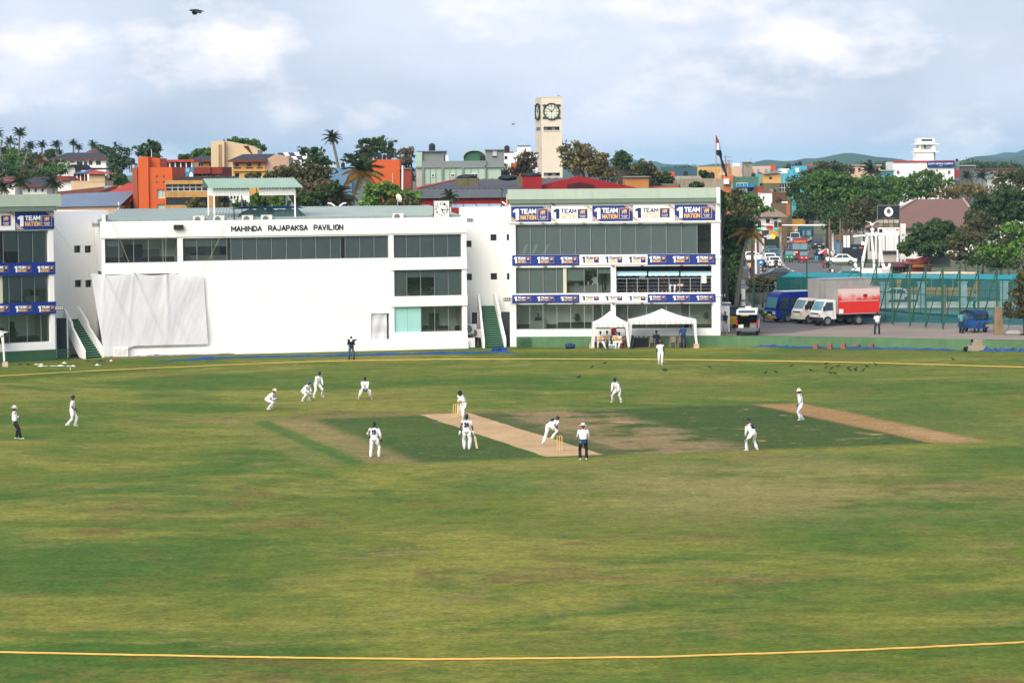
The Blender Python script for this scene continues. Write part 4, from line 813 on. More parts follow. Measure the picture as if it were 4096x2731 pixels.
MOSSY=M('mossy_concrete',C(120,118,90),.9,.3,.8,streak=.5,bump=.3);WSIGN=M('sign_white',(.76,.76,.76),.6,.04);STONE=M('rubble_wall',C(130,105,80),.95,.5,2.5,bump=.5)
# --- left side, front to back
b=Bk('low_shed','peach shed with a blue-grey corrugated roof behind the left stair wing',z1(500,884),z1(1112,915),243,dep=7,mat=PEACH);b.body();W_=b.W
ribbed('roof',b.t,BLUEG,(-.3,-.3,b.top-.05),(W_+.2,-.3,b.top+.02),(W_+.5,7.5,b.top+1.2),(-.3,7.5,b.top+1.0),40,.05);b.part('gutter_pipe',z1(1110,842),z1(1122,915),WHITE2)
b=Bk('red_roof_house','cream house with a red hip roof beside the orange tower',z1(1128,842),z1(1225,915),248,dep=8,mat=YEL);b.win(z1(1140,860),z1(1172,912),1,1);b.body()
P=[AT(z1(838,838),247),AT(z1(1230,838),247),AT(z1(1205,663),254),AT(z1(1300,663),254),AT(z1(1300,838),262),AT(z1(900,838),262)];g=MB();O=b.t.matrix_basis.translation
g.add([tuple(b.t.matrix_basis.inverted()@q)for q in P],[(0,1,3,2),(0,2,5),(2,3,4,5),(0,5,4,1)]);ob('roof',g,RROOF,b.t)
b=Bk('long_roof_house','long cream house with a dark red eave left of the red hip roof',z1(545,795),z1(1215,835),262,dep=10,mat=CREAM);b.body([z1(545,795),z1(775,795),z1(1100,692),z1(1215,692),z1(1215,900),z1(545,900)])
b.poly('roof',[z1(545,745),z1(960,700),z1(1105,680),z1(1105,695),z1(775,805),z1(545,805)],BRROOF,-.5,9);b.part('eave_board',z1(545,780),z1(770,803),M('eave_red_brown',(.16,.035,.02)),-.65,-.5);b.poly('roof_patch',[z1(985,690),z1(1085,688),z1(1030,705),z1(985,715)],BLUEG,-.56,-.5);b.wrow(560,760,808,834,z1,3)
# belvedere
b=Bk('belvedere','open rooftop belvedere with red posts and a red and blue roof',z1(668,645),z1(985,735),285,dep=6,mat=CREAM);b.body()
zt_=b.F.uz(z1(800,580))[1];zp_=b.top
for x in(700,738,780,885,975):u=b.F.uz(z1(x,620))[0];g=MB();g.box(u-.1,u+.1,.1,.3,zp_,zt_+.1);ob('post',g,BRICKR,b.t);g=MB();g.box(u-.1,u+.1,5,5.2,zp_,zt_+.1);ob('post',g,BRICKR,b.t)
zr2=b.F.uz(z1(870,538),3)[1];ua,ub_=b.F.uz(z1(680,580))[0],b.F.uz(z1(1010,578))[0];um=b.F.uz(z1(862,540),3)[0]
g=MB();g.add([(ua,-.6,zt_),(ub_,-.6,zt_),(ub_+.2,6.4,zt_),(ua-.2,6.4,zt_),(um,3,zr2)],[(0,1,4),(1,2,4),(2,3,4),(3,0,4),(3,2,1,0)]);rf=ob('roof',g,RROOF,b.t)
g=MB();q0=Vector((ua,-.6,zt_));q1=Vector((ub_,-.6,zt_));q2=Vector((um,3,zr2));v=Vector((0,-.03,.05));g.add([q0.lerp(q1,.05)+v,q0.lerp(q1,.36)+v,q2*.93+q1*.07+v,q2*.92+q0*.08+v],[(0,1,2,3)]);ob('blue_sheet',g,M('blue_roof_sheet',C(60,130,190),.6,.15),rf)
g=MB();g.box(b.F.uz(z1(840,650))[0],b.W+.02,-.06,.02,zp_-.1,zp_+.75);ob('parapet',g,CREAM,b.t)
# orange tower block
b=Bk('orange_building','tall plain orange tower block behind the left of the pavilion',z1(1398,515),z1(1618,915),246,dep=9,mat=ORANGE)
for x in(1477,1543):
    for y in(607,658):b.win(z1(x-9,y-11),z1(x+8,y+11),1,1)
b.win(z1(1475,725),z1(1553,808),2,1,PALEGL);b.win(z1(1478,862),z1(1555,914),1,1,PALEGL);b.body();OT=b
r=b.F.rect(z1(1300,418),z1(1398,915));g=MB();g.box(r[0],0,-.25,6,r[2]-3,r[3]);ob('stair_tower',g,ORANGE,b.t);r2=b.F.rect(z1(1392,425),z1(1490,515));g=MB();g.box(r2[0]+.01,r2[1],1.0,6,r2[2]-.1,r2[3]-.05);ob('stair_tower',g,ORANGE,b.t)
r3=b.F.rect(z1(1212,520),z1(1300,915));g=MB();g.add([(r3[0],2.2,r3[2]-3),(r3[1],-.2,r3[2]-3),(r3[1],5,r3[2]-3),(r3[0],5,r3[2]-3),(r3[0],2.2,r3[3]),(r3[1],-.2,r3[3]),(r3[1],5,r3[3]),(r3[0],5,r3[3])],[(4,5,6,7),(0,1,5,4),(1,2,6,5),(2,3,7,6),(3,0,4,7)]);ob('side_wall',g,ORSIDE,b.t)  # side wall in a darker, more streaked orange than the front
g=MB();zl_=[r3[2]+(r3[3]-r3[2])*k/14 for k in range(15)]
for z in zl_:g.box(r3[0]+.65,r3[0]+1.15,.85,.92,z,z+.06)
for x in(.62,1.15):g.box(r3[0]+x,r3[0]+x+.06,.84,.93,r3[2],r3[3]-.3)
ob('ladder',g,BRICKR,b.t);b.tank(z1(1228,430),z1(1268,480),2.5)
g=MB();q=b.F.rect(z1(1215,480),z1(1275,520),2.4)
for x in(q[0],q[1]-.08):g.box(x,x+.08,2.4,2.5,q[2]-.4,q[3]);g.box(x,x+.08,3.6,3.7,q[2]-.4,q[3])
g.box(q[0],q[1],2.4,3.7,q[3]-.12,q[3]);ob('tank_stand',g,DARK,b.t)
g=MB();x=b.F.uz(z1(1398,400))[0];g.cyl((x,2,b.F.uz(z1(1398,420))[1]),(x,2,b.F.uz(z1(1398,352))[1]),.03,n=5);ob('mast',g,WHITE2,b.t)
# parapets and billboards right of it
b=Bk('red_parapet_building','brown-red flat building with two billboards between the orange tower and the yellow slab',z1(1490,516),z1(2090,640),262,dep=9,mat=M('brown_wall',C(150,62,42),.8,.08));b.win(z1(1860,575),z1(1990,600),3,1);b.win(z1(2020,578),z1(2080,600),2,1);b.body()
u0,u1=b.F.uz(z1(1490,480))[0],b.F.uz(z1(1800,480))[0];zz0,zz1=b.top,b.F.uz(z1(1600,467))[1];g=MB();g.box(u0,u1,.3,6,zz0,zz1);ob('glazed_storey',g,DGLASS,b.t);g=MB();g.box(u0-.1,u1+.25,0,6.5,zz1+.002,b.F.uz(z1(1600,445))[1]);ob('roof',g,RROOF,b.t)
for k in range(7):g=MB();x=u0+(u1-u0)*k/6;g.box(x-.05,x+.05,.22,.32,zz0,zz1);ob('mullion',g,WHITE2,b.t)
b.part('parapet',z1(1720,518),z1(1985,575),M('brown_wall',C(150,62,42)),-.5,-.02);b.part('parapet',z1(1990,522),z1(2092,577),_mats['brown_wall'],-.35,-.02)
bb=Bk('billboard','white billboard with faint pink writing beside the orange tower',z1(1613,516),z1(1717,638),259,dep=.2,mat=WSIGN,cat='billboard',zb=AT(z1(1660,638),259).z);bb.body()
for k,(x,y)in enumerate(((1640,545),(1665,560),(1690,555),(1690,600))):r=bb.F.rect(z1(x-14,y-9),z1(x+14,y+9));text(('ABC','2','5','5')[k]if False else('2','8','5','5')[k],r[0],r[1],r[2],r[3],-.02,M('faint_pink_print',C(235,175,190),.7,.05),bb.t)
bb=Bk('billboard','blue billboard with a white-shirted figure behind the yellow stained block',z1(1742,517),z1(1820,604),258.5,dep=.2,mat=M('poster_blue',C(60,155,205),.6,.2,.8),cat='billboard',zb=AT(z1(1780,604),258.5).z);bb.body();bb.poly('print',[z1(1778,604),z1(1785,570),z1(1798,558),z1(1812,575),z1(1816,604)],WSIGN,-.03,-.01);bb.poly('print',[z1(1788,556),z1(1788,545),z1(1796,540),z1(1803,548),z1(1800,558)],M('poster_skin',C(170,115,85),.7,.1),-.03,-.01);bb.poly('print',[z1(1745,560),z1(1750,530),z1(1775,522),z1(1780,560)],M('poster_white_blue',C(170,210,230),.7,.1),-.03,-.01)
# stained yellow block with window ribbons
b=Bk('stained_yellow_building','stained yellow block with long ribbons of dark windows behind the canopy',z1(1557,655),z1(2010,912),244,dep=9,mat=DIRTY)
b.win(z1(1560,672),z1(1952,738),7,2);b.win(z1(1562,800),z1(1955,868),9,1,frame=DARK);b.body();b.part('slab',z1(1557,640),z1(1990,672),DIRTY,-.25,-.01)
b.poly('roof',[z1(1620,645),z1(1690,605),z1(2130,600),z1(2210,640)],DROOF,1,8)
# yellow slab tower and yellow house
b=Bk('yellow_slab_building','pale yellow stair slab with a sloping top left of the yellow house',z2(345,272),z2(775,600),292,dep=5,mat=CREAM);b.body([z2(472,268),z2(700,312),z2(776,352),z2(776,640),z2(472,640)]);b.poly('fin',[z2(347,274),z2(471,268),z2(471,640),z2(347,640)],CREAM,-.8,3)
for x in(423,440):b.part('drain_pipe',z2(x-3,300),z2(x+3,520),M('old_pipe',C(150,120,85)),-.95,-.82)
b.poly('stain',[z2(640,316),z2(690,312),z2(728,390),z2(718,392)],M('dark_rust',C(110,65,45),.9,.2),-.03,-.01)
b=Bk('yellow_house','yellow two-storey house with a dark roof and a pinkish gable end',z2(543,447),z2(850,640),278,dep=6,mat=YEL,Y2=278)
for x0,x1_ in((562,606),(676,720),(778,806)):b.win(z2(x0,462),z2(x1_,512),1,1,sill=_mats['eave_red_brown']);b.win(z2(x0,572),z2(x1_,612),1,1)
b.body();b.part('string_course',z2(545,543),z2(850,551),YEL,-.25,-.01)
r=b.F.rect(z2(500,445),z2(850,392));g=MB();ze=b.top;zr3=b.F.uz(z2(700,392),3)[1];ug=b.F.uz(z2(940,392),3)[0]
g.add([(r[0],-.6,ze-.05),(b.W+.1,-.6,ze-.05),(ug,3,zr3),(b.F.uz(z2(640,392),3)[0],3,zr3),(r[0],6.6,ze-.05),(b.W+.1,6.6,ze)],[(0,1,2,3),(0,3,4),(2,5,4,3)]);rf=ob('roof',g,DROOF,b.t);g=MB();g.box(r[0],b.W+.1,-.68,-.58,ze-.2,ze);ob('eave_board',g,_mats['eave_red_brown'],rf)
b.poly('gable_end',[z2(851,445),z2(940,394),z2(1070,425),z2(1075,545),z2(1060,640),z2(851,640)],M('pinkish_gable',C(215,180,160),.85,.15,.7,streak=.3),.1,6)
b=Bk('yellow_back_house','yellow house with a dark roof behind the brown parapet',z2(160,452),z2(350,560),305,dep=5,mat=YEL);b.win(z2(218,468),z2(262,512),2,1);b.win(z2(322,468),z2(346,512),1,1);b.body();b.gable('roof',DROOF,b.F.uz(z2(250,408),3)[1]-b.top,.8,1.5)
# chequered roof
t=thing('chequered_roof_building','building with a black and white striped roof right of the pinkish gable','building',AT(z2(1075,525),325));O=t.location.copy();P0,P1,P2_,P3=AT(z2(1075,522),325),AT(z2(1310,520),325),AT(z2(1215,378),333),AT(z2(960,380),333)
g=MB();g.add([P0-O,P1-O,P2_-O,P3-O],[(0,1,2,3)]);rf=ob('roof',g,DROOF,t)
for i in range(5):
    for j in range(4):
        if(i+j)%2:continue
        f=lambda u,v:(P0.lerp(P1,u)).lerp(P3.lerp(P2_,u),v)-O+Vector((0,-.05,.06));g=MB();u0,u1,v0,v1=i/5,(i+.9)/5,j/4,(j+.9)/4;g.add([f(u0,v0),f(u1,v0),f(u1,v1),f(u0,v1)],[(0,1,2,3)]);ob('white_panel',g,WSIGN,rf)
Q0,Q1=AT(z2(1310,520),325),AT(z2(1520,515),328);Q2=AT(z2(1215,376),333);g=MB();g.add([Q0-O,Q1-O,Q2-O],[(0,1,2)]);ob('roof',g,M('white_roof_sheet',C(230,232,235),.6,.05),t);g=MB();h_=P0.z-1;g.box(P3.x-O.x,P1.x-O.x,1,6,-P0.z+.8,-.3);ob('wall',g,GREYB,t)
b=Bk('white_shed','small white block with narrow windows seen under the canopy',z2(505,782),z2(700,900),243.5,dep=5,mat=WHITE2);b.wrow(515,605,786,815,z2,3,.7,nx=1);b.body()
b=Bk('blue_wall_house','pale blue house wall behind the leaning palm',z2(1455,520),z2(1660,860),285,dep=5,mat=M('pale_blue_wall',C(120,165,205),.8,.1,streak=.15));b.body();b.tank(z2(1560,470),z2(1597,520),1)
b=Bk('orange_cube_building','orange cube building with black tanks on top right of the palms',z2(1850,443),z2(2112,740),262,dep=5,mat=ORANGE);b.body();b.part('side_block',z2(2113,527),z2(2222,740),BRICKR,.4,4);b.tank(z2(1900,388),z2(1945,443),1);b.tank(z2(1990,385),z2(2034,443),1);b.tank(z2(1950,392),z2(1985,443),3);b.part('drain_pipe',z2(2046,570),z2(2051,700),WHITE2,-.12,-.02);b.part('roof_slab',z2(2112,524),z2(2224,530),GREYB,.2,4.1)
t=thing('white_pole','slanting white pole in front of the orange cube building','pole',AT(z2(2126,730),258));g=MB();g.cyl((0,0,-6),AT(z2(2140,500),258)-AT(z2(2126,730),258),.08,n=6);ob('shaft',g,WHITE,t)
# grey concrete building with pale glass
b=Bk('grey_concrete_building','grey concrete building with pale green glazed bays left of the clock tower',z3(205,692),z3(812,950),330,dep=9,mat=GREYB)
for x0,x1_,wx in((228,392,310),(410,583,497),(600,800,702)):b.win(z3(x0,757),z3(x1_,908),3,1,PALEGL,GREYB)
b.body()
for wx,w_ in((310,17),(497,21),(702,33)):r=b.F.rect(z3(wx-w_,808),z3(wx+w_,845));g=MB();g.box(r[0],r[1],.1,.14,r[2],r[3]);f_=ob('casement',g,WHITE2,b.t);g=MB();m_=(r[0]+r[1])/2;g.box(r[0]+.08,m_-.03,.07,.11,r[2]+.08,r[3]-.08);g.box(m_+.03,r[1]-.08,.07,.11,r[2]+.08,r[3]-.08);ob('pane',g,DGLASS,f_)
for p,q,y0,y1 in((z3(208,598),z3(425,692),1,7),(z3(803,588),z3(978,738),.2,6)):b.part('roof_room',p,q,GREYB,y0,y1)
b.part('roof_slab',z3(150,597),z3(432,602),GREYB,.6,7.3);b.part('roof_slab',z3(793,583),z3(982,590),GREYB,-.1,6.3);b.part('opening',z3(872,592),z3(910,645),M('pale_sky_glass',C(215,222,238),.4,.03),.1,.19);b.part('opening',z3(868,645),z3(910,656),BLACK,.1,.19)
b.part('glazed_bay',z3(150,615),z3(208,745),PALEGL,.5,5);b.part('glazed_bay',z3(152,758),z3(210,950),M('beige_bay',C(205,205,190),.6,.1),.3,5);b.part('glazed_bay',z3(818,690),z3(960,735),PALEGL,.3,5);b.part('glazed_bay',z3(815,752),z3(950,880),PALEGL,.3,5);b.part('slab',z3(800,737),z3(985,752),GREYB,0,5.5);b.part('slab',z3(150,745),z3(212,758),GREYB,.1,5)
r=b.F.rect(z3(598,597),z3(803,690),2);cx_,R_=(r[0]+r[1])/2,(r[1]-r[0])/2;g=MB();pr=[(cx_+R_*cos(a),r[2]+(r[3]-r[2])*(.35+.65*sin(a)))for a in[pi*k/12 for k in range(13)]]+[(r[0],r[2]),(r[1],r[2])];g.prism(pr,2,8);bv=ob('barrel_vault',g,M('green_sheet',C(70,120,95),.7,.15,streak=.1),b.t)
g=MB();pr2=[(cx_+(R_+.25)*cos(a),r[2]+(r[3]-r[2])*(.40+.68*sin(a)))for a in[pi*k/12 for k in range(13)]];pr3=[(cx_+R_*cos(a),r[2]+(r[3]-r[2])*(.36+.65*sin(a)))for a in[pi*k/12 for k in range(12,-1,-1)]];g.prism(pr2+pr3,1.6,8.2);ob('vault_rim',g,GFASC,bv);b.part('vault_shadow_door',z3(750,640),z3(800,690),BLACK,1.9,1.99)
b.tank(z3(270,525),z3(331,598),2.5);b.part('white_box',z3(413,637),z3(455,692),WSIGN,1,3)
b=Bk('white_flat_building','white flat-roofed building just left of the clock tower',z3(978,612),z3(1290,700),372,dep=8,mat=WSIGN);b.win(z3(982,645),z3(1012,680),1,1);b.body();b.part('roof_slab',z3(975,605),z3(1068,613),REDB,-.1,2);b.part('roof_room',z3(1105,550),z3(1228,612),WSIGN,2,6);b.part('roof_slab',z3(1103,546),z3(1230,551),DARK,1.8,6.2);b.tank(z3(980,545),z3(1031,608),.5)
b=Bk('orange_small_house','small orange wall among bushes left of the clock tower',z3(1045,708),z3(1182,860),345,dep=4,mat=ORANGE);b.body()
# market hall: big grey roof, grey band, red sheet wall
t=thing('market_hall','market hall with a wide grey roof and a red corrugated wall behind the pavilion','building',(AT(z3(80,1100),256).x,256,0));O=t.location.copy();xa=0;xb=AT(z3(1300,1100),256).x-O.x
zA,zB_,zC=AT(z3(500,1100),256).z,AT(z3(500,1040),256).z,AT(z3(500,962),256).z
g=MB();g.box(xa,xb,0,20,0,zB_);ob('wall_core',g,DARK,t);ribbed('red_sheet',t,REDW,(xa,-.03,2),(xb,-.03,2),(xb,-.03,zB_),(xa,-.03,zB_),60,.06);g=MB();g.box(xa-.3,xb,-.5,1,zB_,zC);ob('metal_band',g,M('slate_metal',C(112,122,134),.6,.08,streak=.08),t)
RF=[AT(z3(150,962),257)-O,AT(z3(1180,962),257)-O,AT(z3(1900,850),300)-O,AT(z3(560,868),300)-O];g=MB();f=lambda u,v:RF[0].lerp(RF[1],u).lerp(RF[3].lerp(RF[2],u),v)
g.grid(lambda u,v:f(u,v)+Vector((0,0,.08*(int(u*40)%2))),80,2);ob('roof',g,M('grey_fibre_roof',C(104,102,108),.85,.25,.5,streak=.1),t);g=MB();g.bar(f(0,0)+Vector((0,0,.1)),f(0,1)+Vector((0,0,.1)),.5,.12);ob('roof_edge',g,RROOF,t)
P=[AT(z3(1180,952),258)-O,AT(z3(1690,832),258)-O,AT(z3(2240,945),258)-O];g=MB();g.prism([(P[0].x,P[0].z-2),(P[0].x,P[0].z),(P[1].x,P[1].z),(P[2].x,P[2].z),(P[2].x,P[2].z-2)],1.5,10);ob('gable',g,REDB,t)
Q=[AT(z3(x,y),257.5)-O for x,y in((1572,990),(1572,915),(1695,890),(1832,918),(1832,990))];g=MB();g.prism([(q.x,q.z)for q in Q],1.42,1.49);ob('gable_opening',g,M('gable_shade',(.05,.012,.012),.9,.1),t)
g=MB();q=[AT(z3(1150,842),256.5)-O,AT(z3(1335,960),256.5)-O];g.box(q[0].x,q[1].x,.6,2.4,q[1].z,q[0].z);ob('red_tank_box',g,REDB,t)
for x0,x1_,y0,y1 in((525,740,855,950),(1098,1150,842,945)):q=[AT(z3(x0,y0),268)-O,AT(z3(x1_,y1),268)-O];g=MB();g.box(q[0].x,q[1].x,12,14,q[1].z,q[0].z);ob('concrete_block',g,MOSSY,t)
for x,y in((630,845),(1235,828),(1020,850)):q=AT(z3(x,y),270)-O;g=MB();g.ell((q.x,14,q.z),(1.0,.7,.28));ob('black_sheet',g,BLACK,t,smooth=True)
# blue glazed canopy & rods by the square clock
t=thing('glazed_canopy','pale blue translucent canopy behind the square clock','canopy',AT(z3(475,1130),236));O=t.location.copy();q=[AT(z3(475,1130),236)-O,AT(z3(990,1130),236)-O,AT(z3(950,1095),240)-O,AT(z3(470,1098),240)-O]
for i in range(4):f=lambda u,v:q[0].lerp(q[1],u).lerp(q[3].lerp(q[2],u),v);g=MB();g.add([f(i/4+.01,0),f((i+.97)/4,0),f((i+.97)/4,1),f(i/4+.01,1)],[(0,1,2,3)]);ob('panel',g,M('pale_blue_sheet',C(170,205,230),.3,.05),t)
for x in(0,.5,1):g=MB();p_=q[0].lerp(q[1],x);g.bar(p_,p_+Vector((0,.3,-2.0)),.08);ob('post',g,WHITE,t)
t=thing('roof_rods','crossed thin metal rods on the roof between clock and banner building','rods',AT(z3(950,1130),234));O=t.location.copy()
for a_,b_,m_ in((z3(945,1130),z3(960,975),DARK),(z3(960,1005),z3(1030,1128),WHITE),(z3(1003,1130),z3(1004,1005),CORD)):g=MB();g.bar(AT(a_,234)-O-Vector((0,0,.6)),AT(b_,234)-O,.09);ob('rod',g,m_,t)
# ---- clock tower
YT=400.0;a=AT(z3(1330,300),YT);b_=AT(z3(1524,300),YT);CT=Fac((a.x,a.y),(b_.x,b_.y+.0));ct=thing('clock_tower','tall cream clock tower with black-rimmed clock faces','clock tower',CT.o,CT.rz);TW=CT.W
TOP=CT.uz(z3(1425,93))[1];TC=M('tower_cream',C(253,240,220),.85,.06,.4,streak=.08);TCS=M('tower_stained',C(250,236,218),.85,.08,.6,streak=.6);xs_=CT.uz(z3(1272,300),3.2)[0]
hw=CT.rect(z3(1350,370),z3(1500,402));hw2=CT.rect(z3(1352,803),z3(1504,832));g=holed(0,TW,0,TOP,[hw,hw2],reveal=.5)
g.quad((TW,0,TOP),(TW,0,0),(TW+xs_,3.2,0),(TW+xs_,3.2,TOP));g.quad((0,0,TOP),(TW,0,TOP),(TW+xs_,3.2,TOP),(xs_,3.2,TOP));g.quad((xs_,3.2,TOP),(TW+xs_,3.2,TOP),(TW+xs_,3.2,0),(xs_,3.2,0));ob('shaft',g,TC,ct)
sdv=Vector((xs_,3.2,0));g=MB();g.quad((0,0,0),(0,0,TOP),(xs_,3.2,TOP),(xs_,3.2,0));ob('stained_side',g,TCS,ct)
for h in(hw,hw2):
    for i in range(4):x0=h[0]+(h[1]-h[0])*i/4;x1_=h[0]+(h[1]-h[0])*(i+1)/4;g=MB();g.box(x0+.03,x1_-.03,.35,.37,h[2]+.03,h[3]-.03);ob('window_pane',g,DGLASS if i%2 else M('grey_pane',C(150,160,165),.3,.2),ct)
    g=MB();g.box(h[0],h[1],-.10,.5,h[2]-.12,h[2]);ob('sill',g,TC,ct)
for yy0,yy1 in((372,405),(797,832)):
    z0_,z1_=CT.uz(z3(1300,yy1))[1],CT.uz(z3(1300,yy0))[1];g=MB();p0_,p1_=sdv*.2,sdv*.8;n_=Vector((-sdv.y,sdv.x,0)).normalized()*.03;g.add([p0_+n_+Vector((0,0,z0_)),p1_+n_+Vector((0,0,z0_)),p1_+n_+Vector((0,0,z1_)),p0_+n_+Vector((0,0,z1_))],[(0,1,2,3)]);ob('side_window',g,DGLASS,ct)
FACE=M('clock_face_cream',C(245,248,230),.6,.04,.5);RIM=M('clock_rim',(.02,.03,.025),.6,.15)
def towerclock(M4,R,nm):
    k=bpy.data.objects.new('clock_dial',None);COL.objects.link(k);k.parent=ct;k.matrix_local=M4
    g=MB();n_=40
    g.loft([[(r*cos(2*pi*j/n_),y,r*sin(2*pi*j/n_))for j in range(n_)]for r,y in((R,0),(R,-.22),(R*.86,-.22),(R*.86,-.10))],cap=False);ob('rim',g,RIM,k)
    g=MB();g.add([(R*.87*cos(2*pi*j/n_),-.10,R*.87*sin(2*pi*j/n_))for j in range(n_)],[tuple(range(n_))]);ob('face',g,FACE,k)
    for sx in(-1,1):
        for sz in(-1,1):g=MB();g.prism([(sx*R*.70,sz*R*.62),(sx*R*1.02,sz*R*.62),(sx*R*1.06,sz*R*.82),(sx*R*.62,sz*R*.82)],-.2,-.02);ob('bracket',g,RIM,k)
    for j in range(60):a_=j*pi/30;g=MB();r0=R*(.80 if j%5 else .74);g.bar((r0*cos(a_),-.11,r0*sin(a_)),(R*.86*cos(a_),-.11,R*.86*sin(a_)),.05 if j%5 else .09,.02,up=(0,1,0));ob('tick',g,RIM,k)
    for j in range(1,13):a_=pi/2-j*pi/6;q_=R*(.06 if j<10 else .09);text(str(j),R*.64*cos(a_)-q_,R*.64*cos(a_)+q_,R*.64*sin(a_)-R*.08,R*.64*sin(a_)+R*.08,-.115,RIM,k,'numeral')
    g=MB();g.bar((-R*.86,-.105,0),(R*.86,-.105,0),.03,.01,up=(0,1,0));g.bar((0,-.105,-R*.86),(0,-.105,R*.86),.03,.01,up=(0,1,0));ob('cross_bar',g,RIM,k)
    for ang,ln,w_ in((radians(43),R*.78,R*.07),(radians(-51),R*.52,R*.09)):a_=pi/2-ang;g=MB();g.bar((-.15*ln*cos(a_),-.13,-.15*ln*sin(a_)),(ln*cos(a_),-.13,ln*sin(a_)),w_,.02,up=(0,1,0));ob('clock_hand',g,RIM,k)
    g=MB();g.cyl((0,-.1,0),(0,-.16,0),R*.1,n=12);ob('hub',g,RIM,k)
u_,z_=CT.uz(z3(1425,227));R1=(CT.uz(z3(1505,227))[0]-CT.uz(z3(1345,227))[0])/2
towerclock(Matrix.Translation((u_,0,z_)),R1,'front')
sm=sdv*.5;ang=atan2(-sdv.y,-sdv.x);towerclock(Matrix.Translation((sm.x,sm.y,z_))@Matrix.Rotation(ang,4,'Z'),min(R1,1.45),'side')
g=MB();g.box(-.06,TW+.06,-.06,.3,TOP+.002,TOP+.12);ob('coping',g,TC,ct)
# ---- middle-right town
b=Bk('ochre_low_house','ochre flat house just above the right end of the red gable',z4(235,490),z4(458,620),290,dep=6,mat=M('ochre_wall',C(215,145,85),.85,.1,streak=.15));b.body();b.part('roof_slab',z4(225,484),z4(462,492),GREYB,-.3,6)
b=Bk('orange_roof_shed','orange-red roofed shed below the far blue hills',z4(462,440),z4(700,530),430,dep=6,mat=M('orange_red_sheet',C(225,100,65),.8,.12));b.body()
b=Bk('teal_grey_hall','dark teal-grey metal hall in front of the blue hills',z4(598,398),z4(915,540),560,dep=10,mat=TEALSH);b.body();b.tank(z4(785,430),z4(827,480),-3)
b=Bk('pale_orange_block','pale orange flat block behind the flag',z4(900,393),z4(1225,520),600,dep=10,mat=LORG);b.wrow(1030,1060,425,470,z4,1,.8,nx=1,glass=CREAM);b.wrow(1110,1140,425,470,z4,1,.8,nx=1,glass=CREAM);b.body();b.part('wing',z4(1225,385),z4(1290,520),CREAM,.5,8);b.tank(z4(1035,440),z4(1075,500),-8)
b=Bk('pink_beige_block','long pinkish beige block with turquoise posts right of the flag',z4(1290,388),z4(1605,500),640,dep=10,mat=PINKW);b.body();b.part('red_end',z4(1605,378),z4(1650,470),M('red_orange_wall',C(225,95,70),.8,.08),0,6)
b.part('roof_room',z4(1255,362),z4(1320,388),WSIGN,2,6)
for x in(1338,1428,1483,1558,1600):b.part('turquoise_post',z4(x-6,412),z4(x+6,450),TURQ,-.4,-.05)
for x in(1395,1500,1578):b.part('red_panel',z4(x-20,448),z4(x+20,462),REDB,-.2,-.02)
b=Bk('concrete_tank_tower','square weathered concrete tank tower with a flat cap',z4(1352,352),z4(1432,500),545,dep=3.5,mat=WEATH);b.body();b.part('cap_slab',z4(1344,346),z4(1440,353),CONC,-.4,4);b.part('plaque',z4(1370,378),z4(1398,393),TEALG,-.06,-.01);b.part('mast',z4(1415,315),z4(1417,348),DARK,.5,.6)
t=thing('antenna_mast','cluster of thin red antenna masts behind the flag','antenna',AT(z4(1200,430),560));O=t.location.copy()
for x,y in((1180,285),(1192,350),(1205,330),(1218,345),(1185,360)):q=AT(z4(x,y),560)-O;g=MB();g.bar((q.x,0,-1),q,.12);ob('mast',g,M('antenna_red',C(165,90,80),.7,.1),t)
for k in range(4):g=MB();g.bar((-.9,0,.5+k*.7),(.9,0,.5+k*.7),.08);ob('cross_arm',g,_mats['antenna_red'],t)
b=Bk('turquoise_wall_house','bright turquoise narrow house behind the concrete tank tower',z4(1465,460),z4(1540,580),530,dep=5,mat=TURQ);b.body()
b=Bk('green_worn_house','worn green house with a blue awning below the tank tower',z4(1275,487),z4(1490,640),500,dep=6,mat=TEALG);b.win(z4(1385,590),z4(1440,630),2,1);b.body();b.part('awning',z4(1275,555),z4(1450,585),M('bright_blue_sheet',C(40,140,205),.6,.1),-1.2,-.05);b.part('side_wall',z4(1280,585),z4(1382,640),M('lilac_grey_wall',C(170,170,180),.85,.1),-.9,-.05);b.tank(z4(1425,450),z4(1462,490),1)
for x in(1275,1310,1345,1380):b.part('railing_post',z4(x,545),z4(x+3,578),WSIGN,-1.3,-1.22)
b.part('rail',z4(1275,545),z4(1382,548),WSIGN,-1.3,-1.22)
b=Bk('orange_narrow_house','narrow orange house wall right of the flag tip',z4(1160,470),z4(1255,570),520,dep=5,mat=M('orange_terracotta',C(225,130,85),.8,.1,streak=.1));b.body();b.part('white_tank',z4(1160,508),z4(1210,555),WSIGN,-1,-.1);b.part('turquoise_corner',z4(1232,555),z4(1258,600),TURQ,-.8,-.1);b.part('dark_pipe',z4(1258,480),z4(1272,565),BLACK,-.5,-.1)
b=Bk('weathered_wall_house','weathered grey-cream concrete house behind the end of the banner building',z4(757,505),z4(1162,700),300,dep=7,mat=WEATH);b.body();b.part('grey_wall',z4(725,482),z4(965,510),CONC,3,5);b.tank(z4(1035,445),z4(1080,503),2);b.part('concrete_edge',z4(725,505),z4(757,560),CONC,1,4)
b=Bk('tank_roof_house','low roof with black tanks between the ochre house and the weathered wall',z4(460,575),z4(745,640),292,dep=5,mat=ORSIDE);b.body()
for x in(470,500,530,560,590):b.tank(z4(x,545),z4(x+28,578),1+(x%3))
b.part('roof_sheet',z4(590,555),z4(745,570),M('grey_sheet',C(120,135,130),.7,.1),0,4)
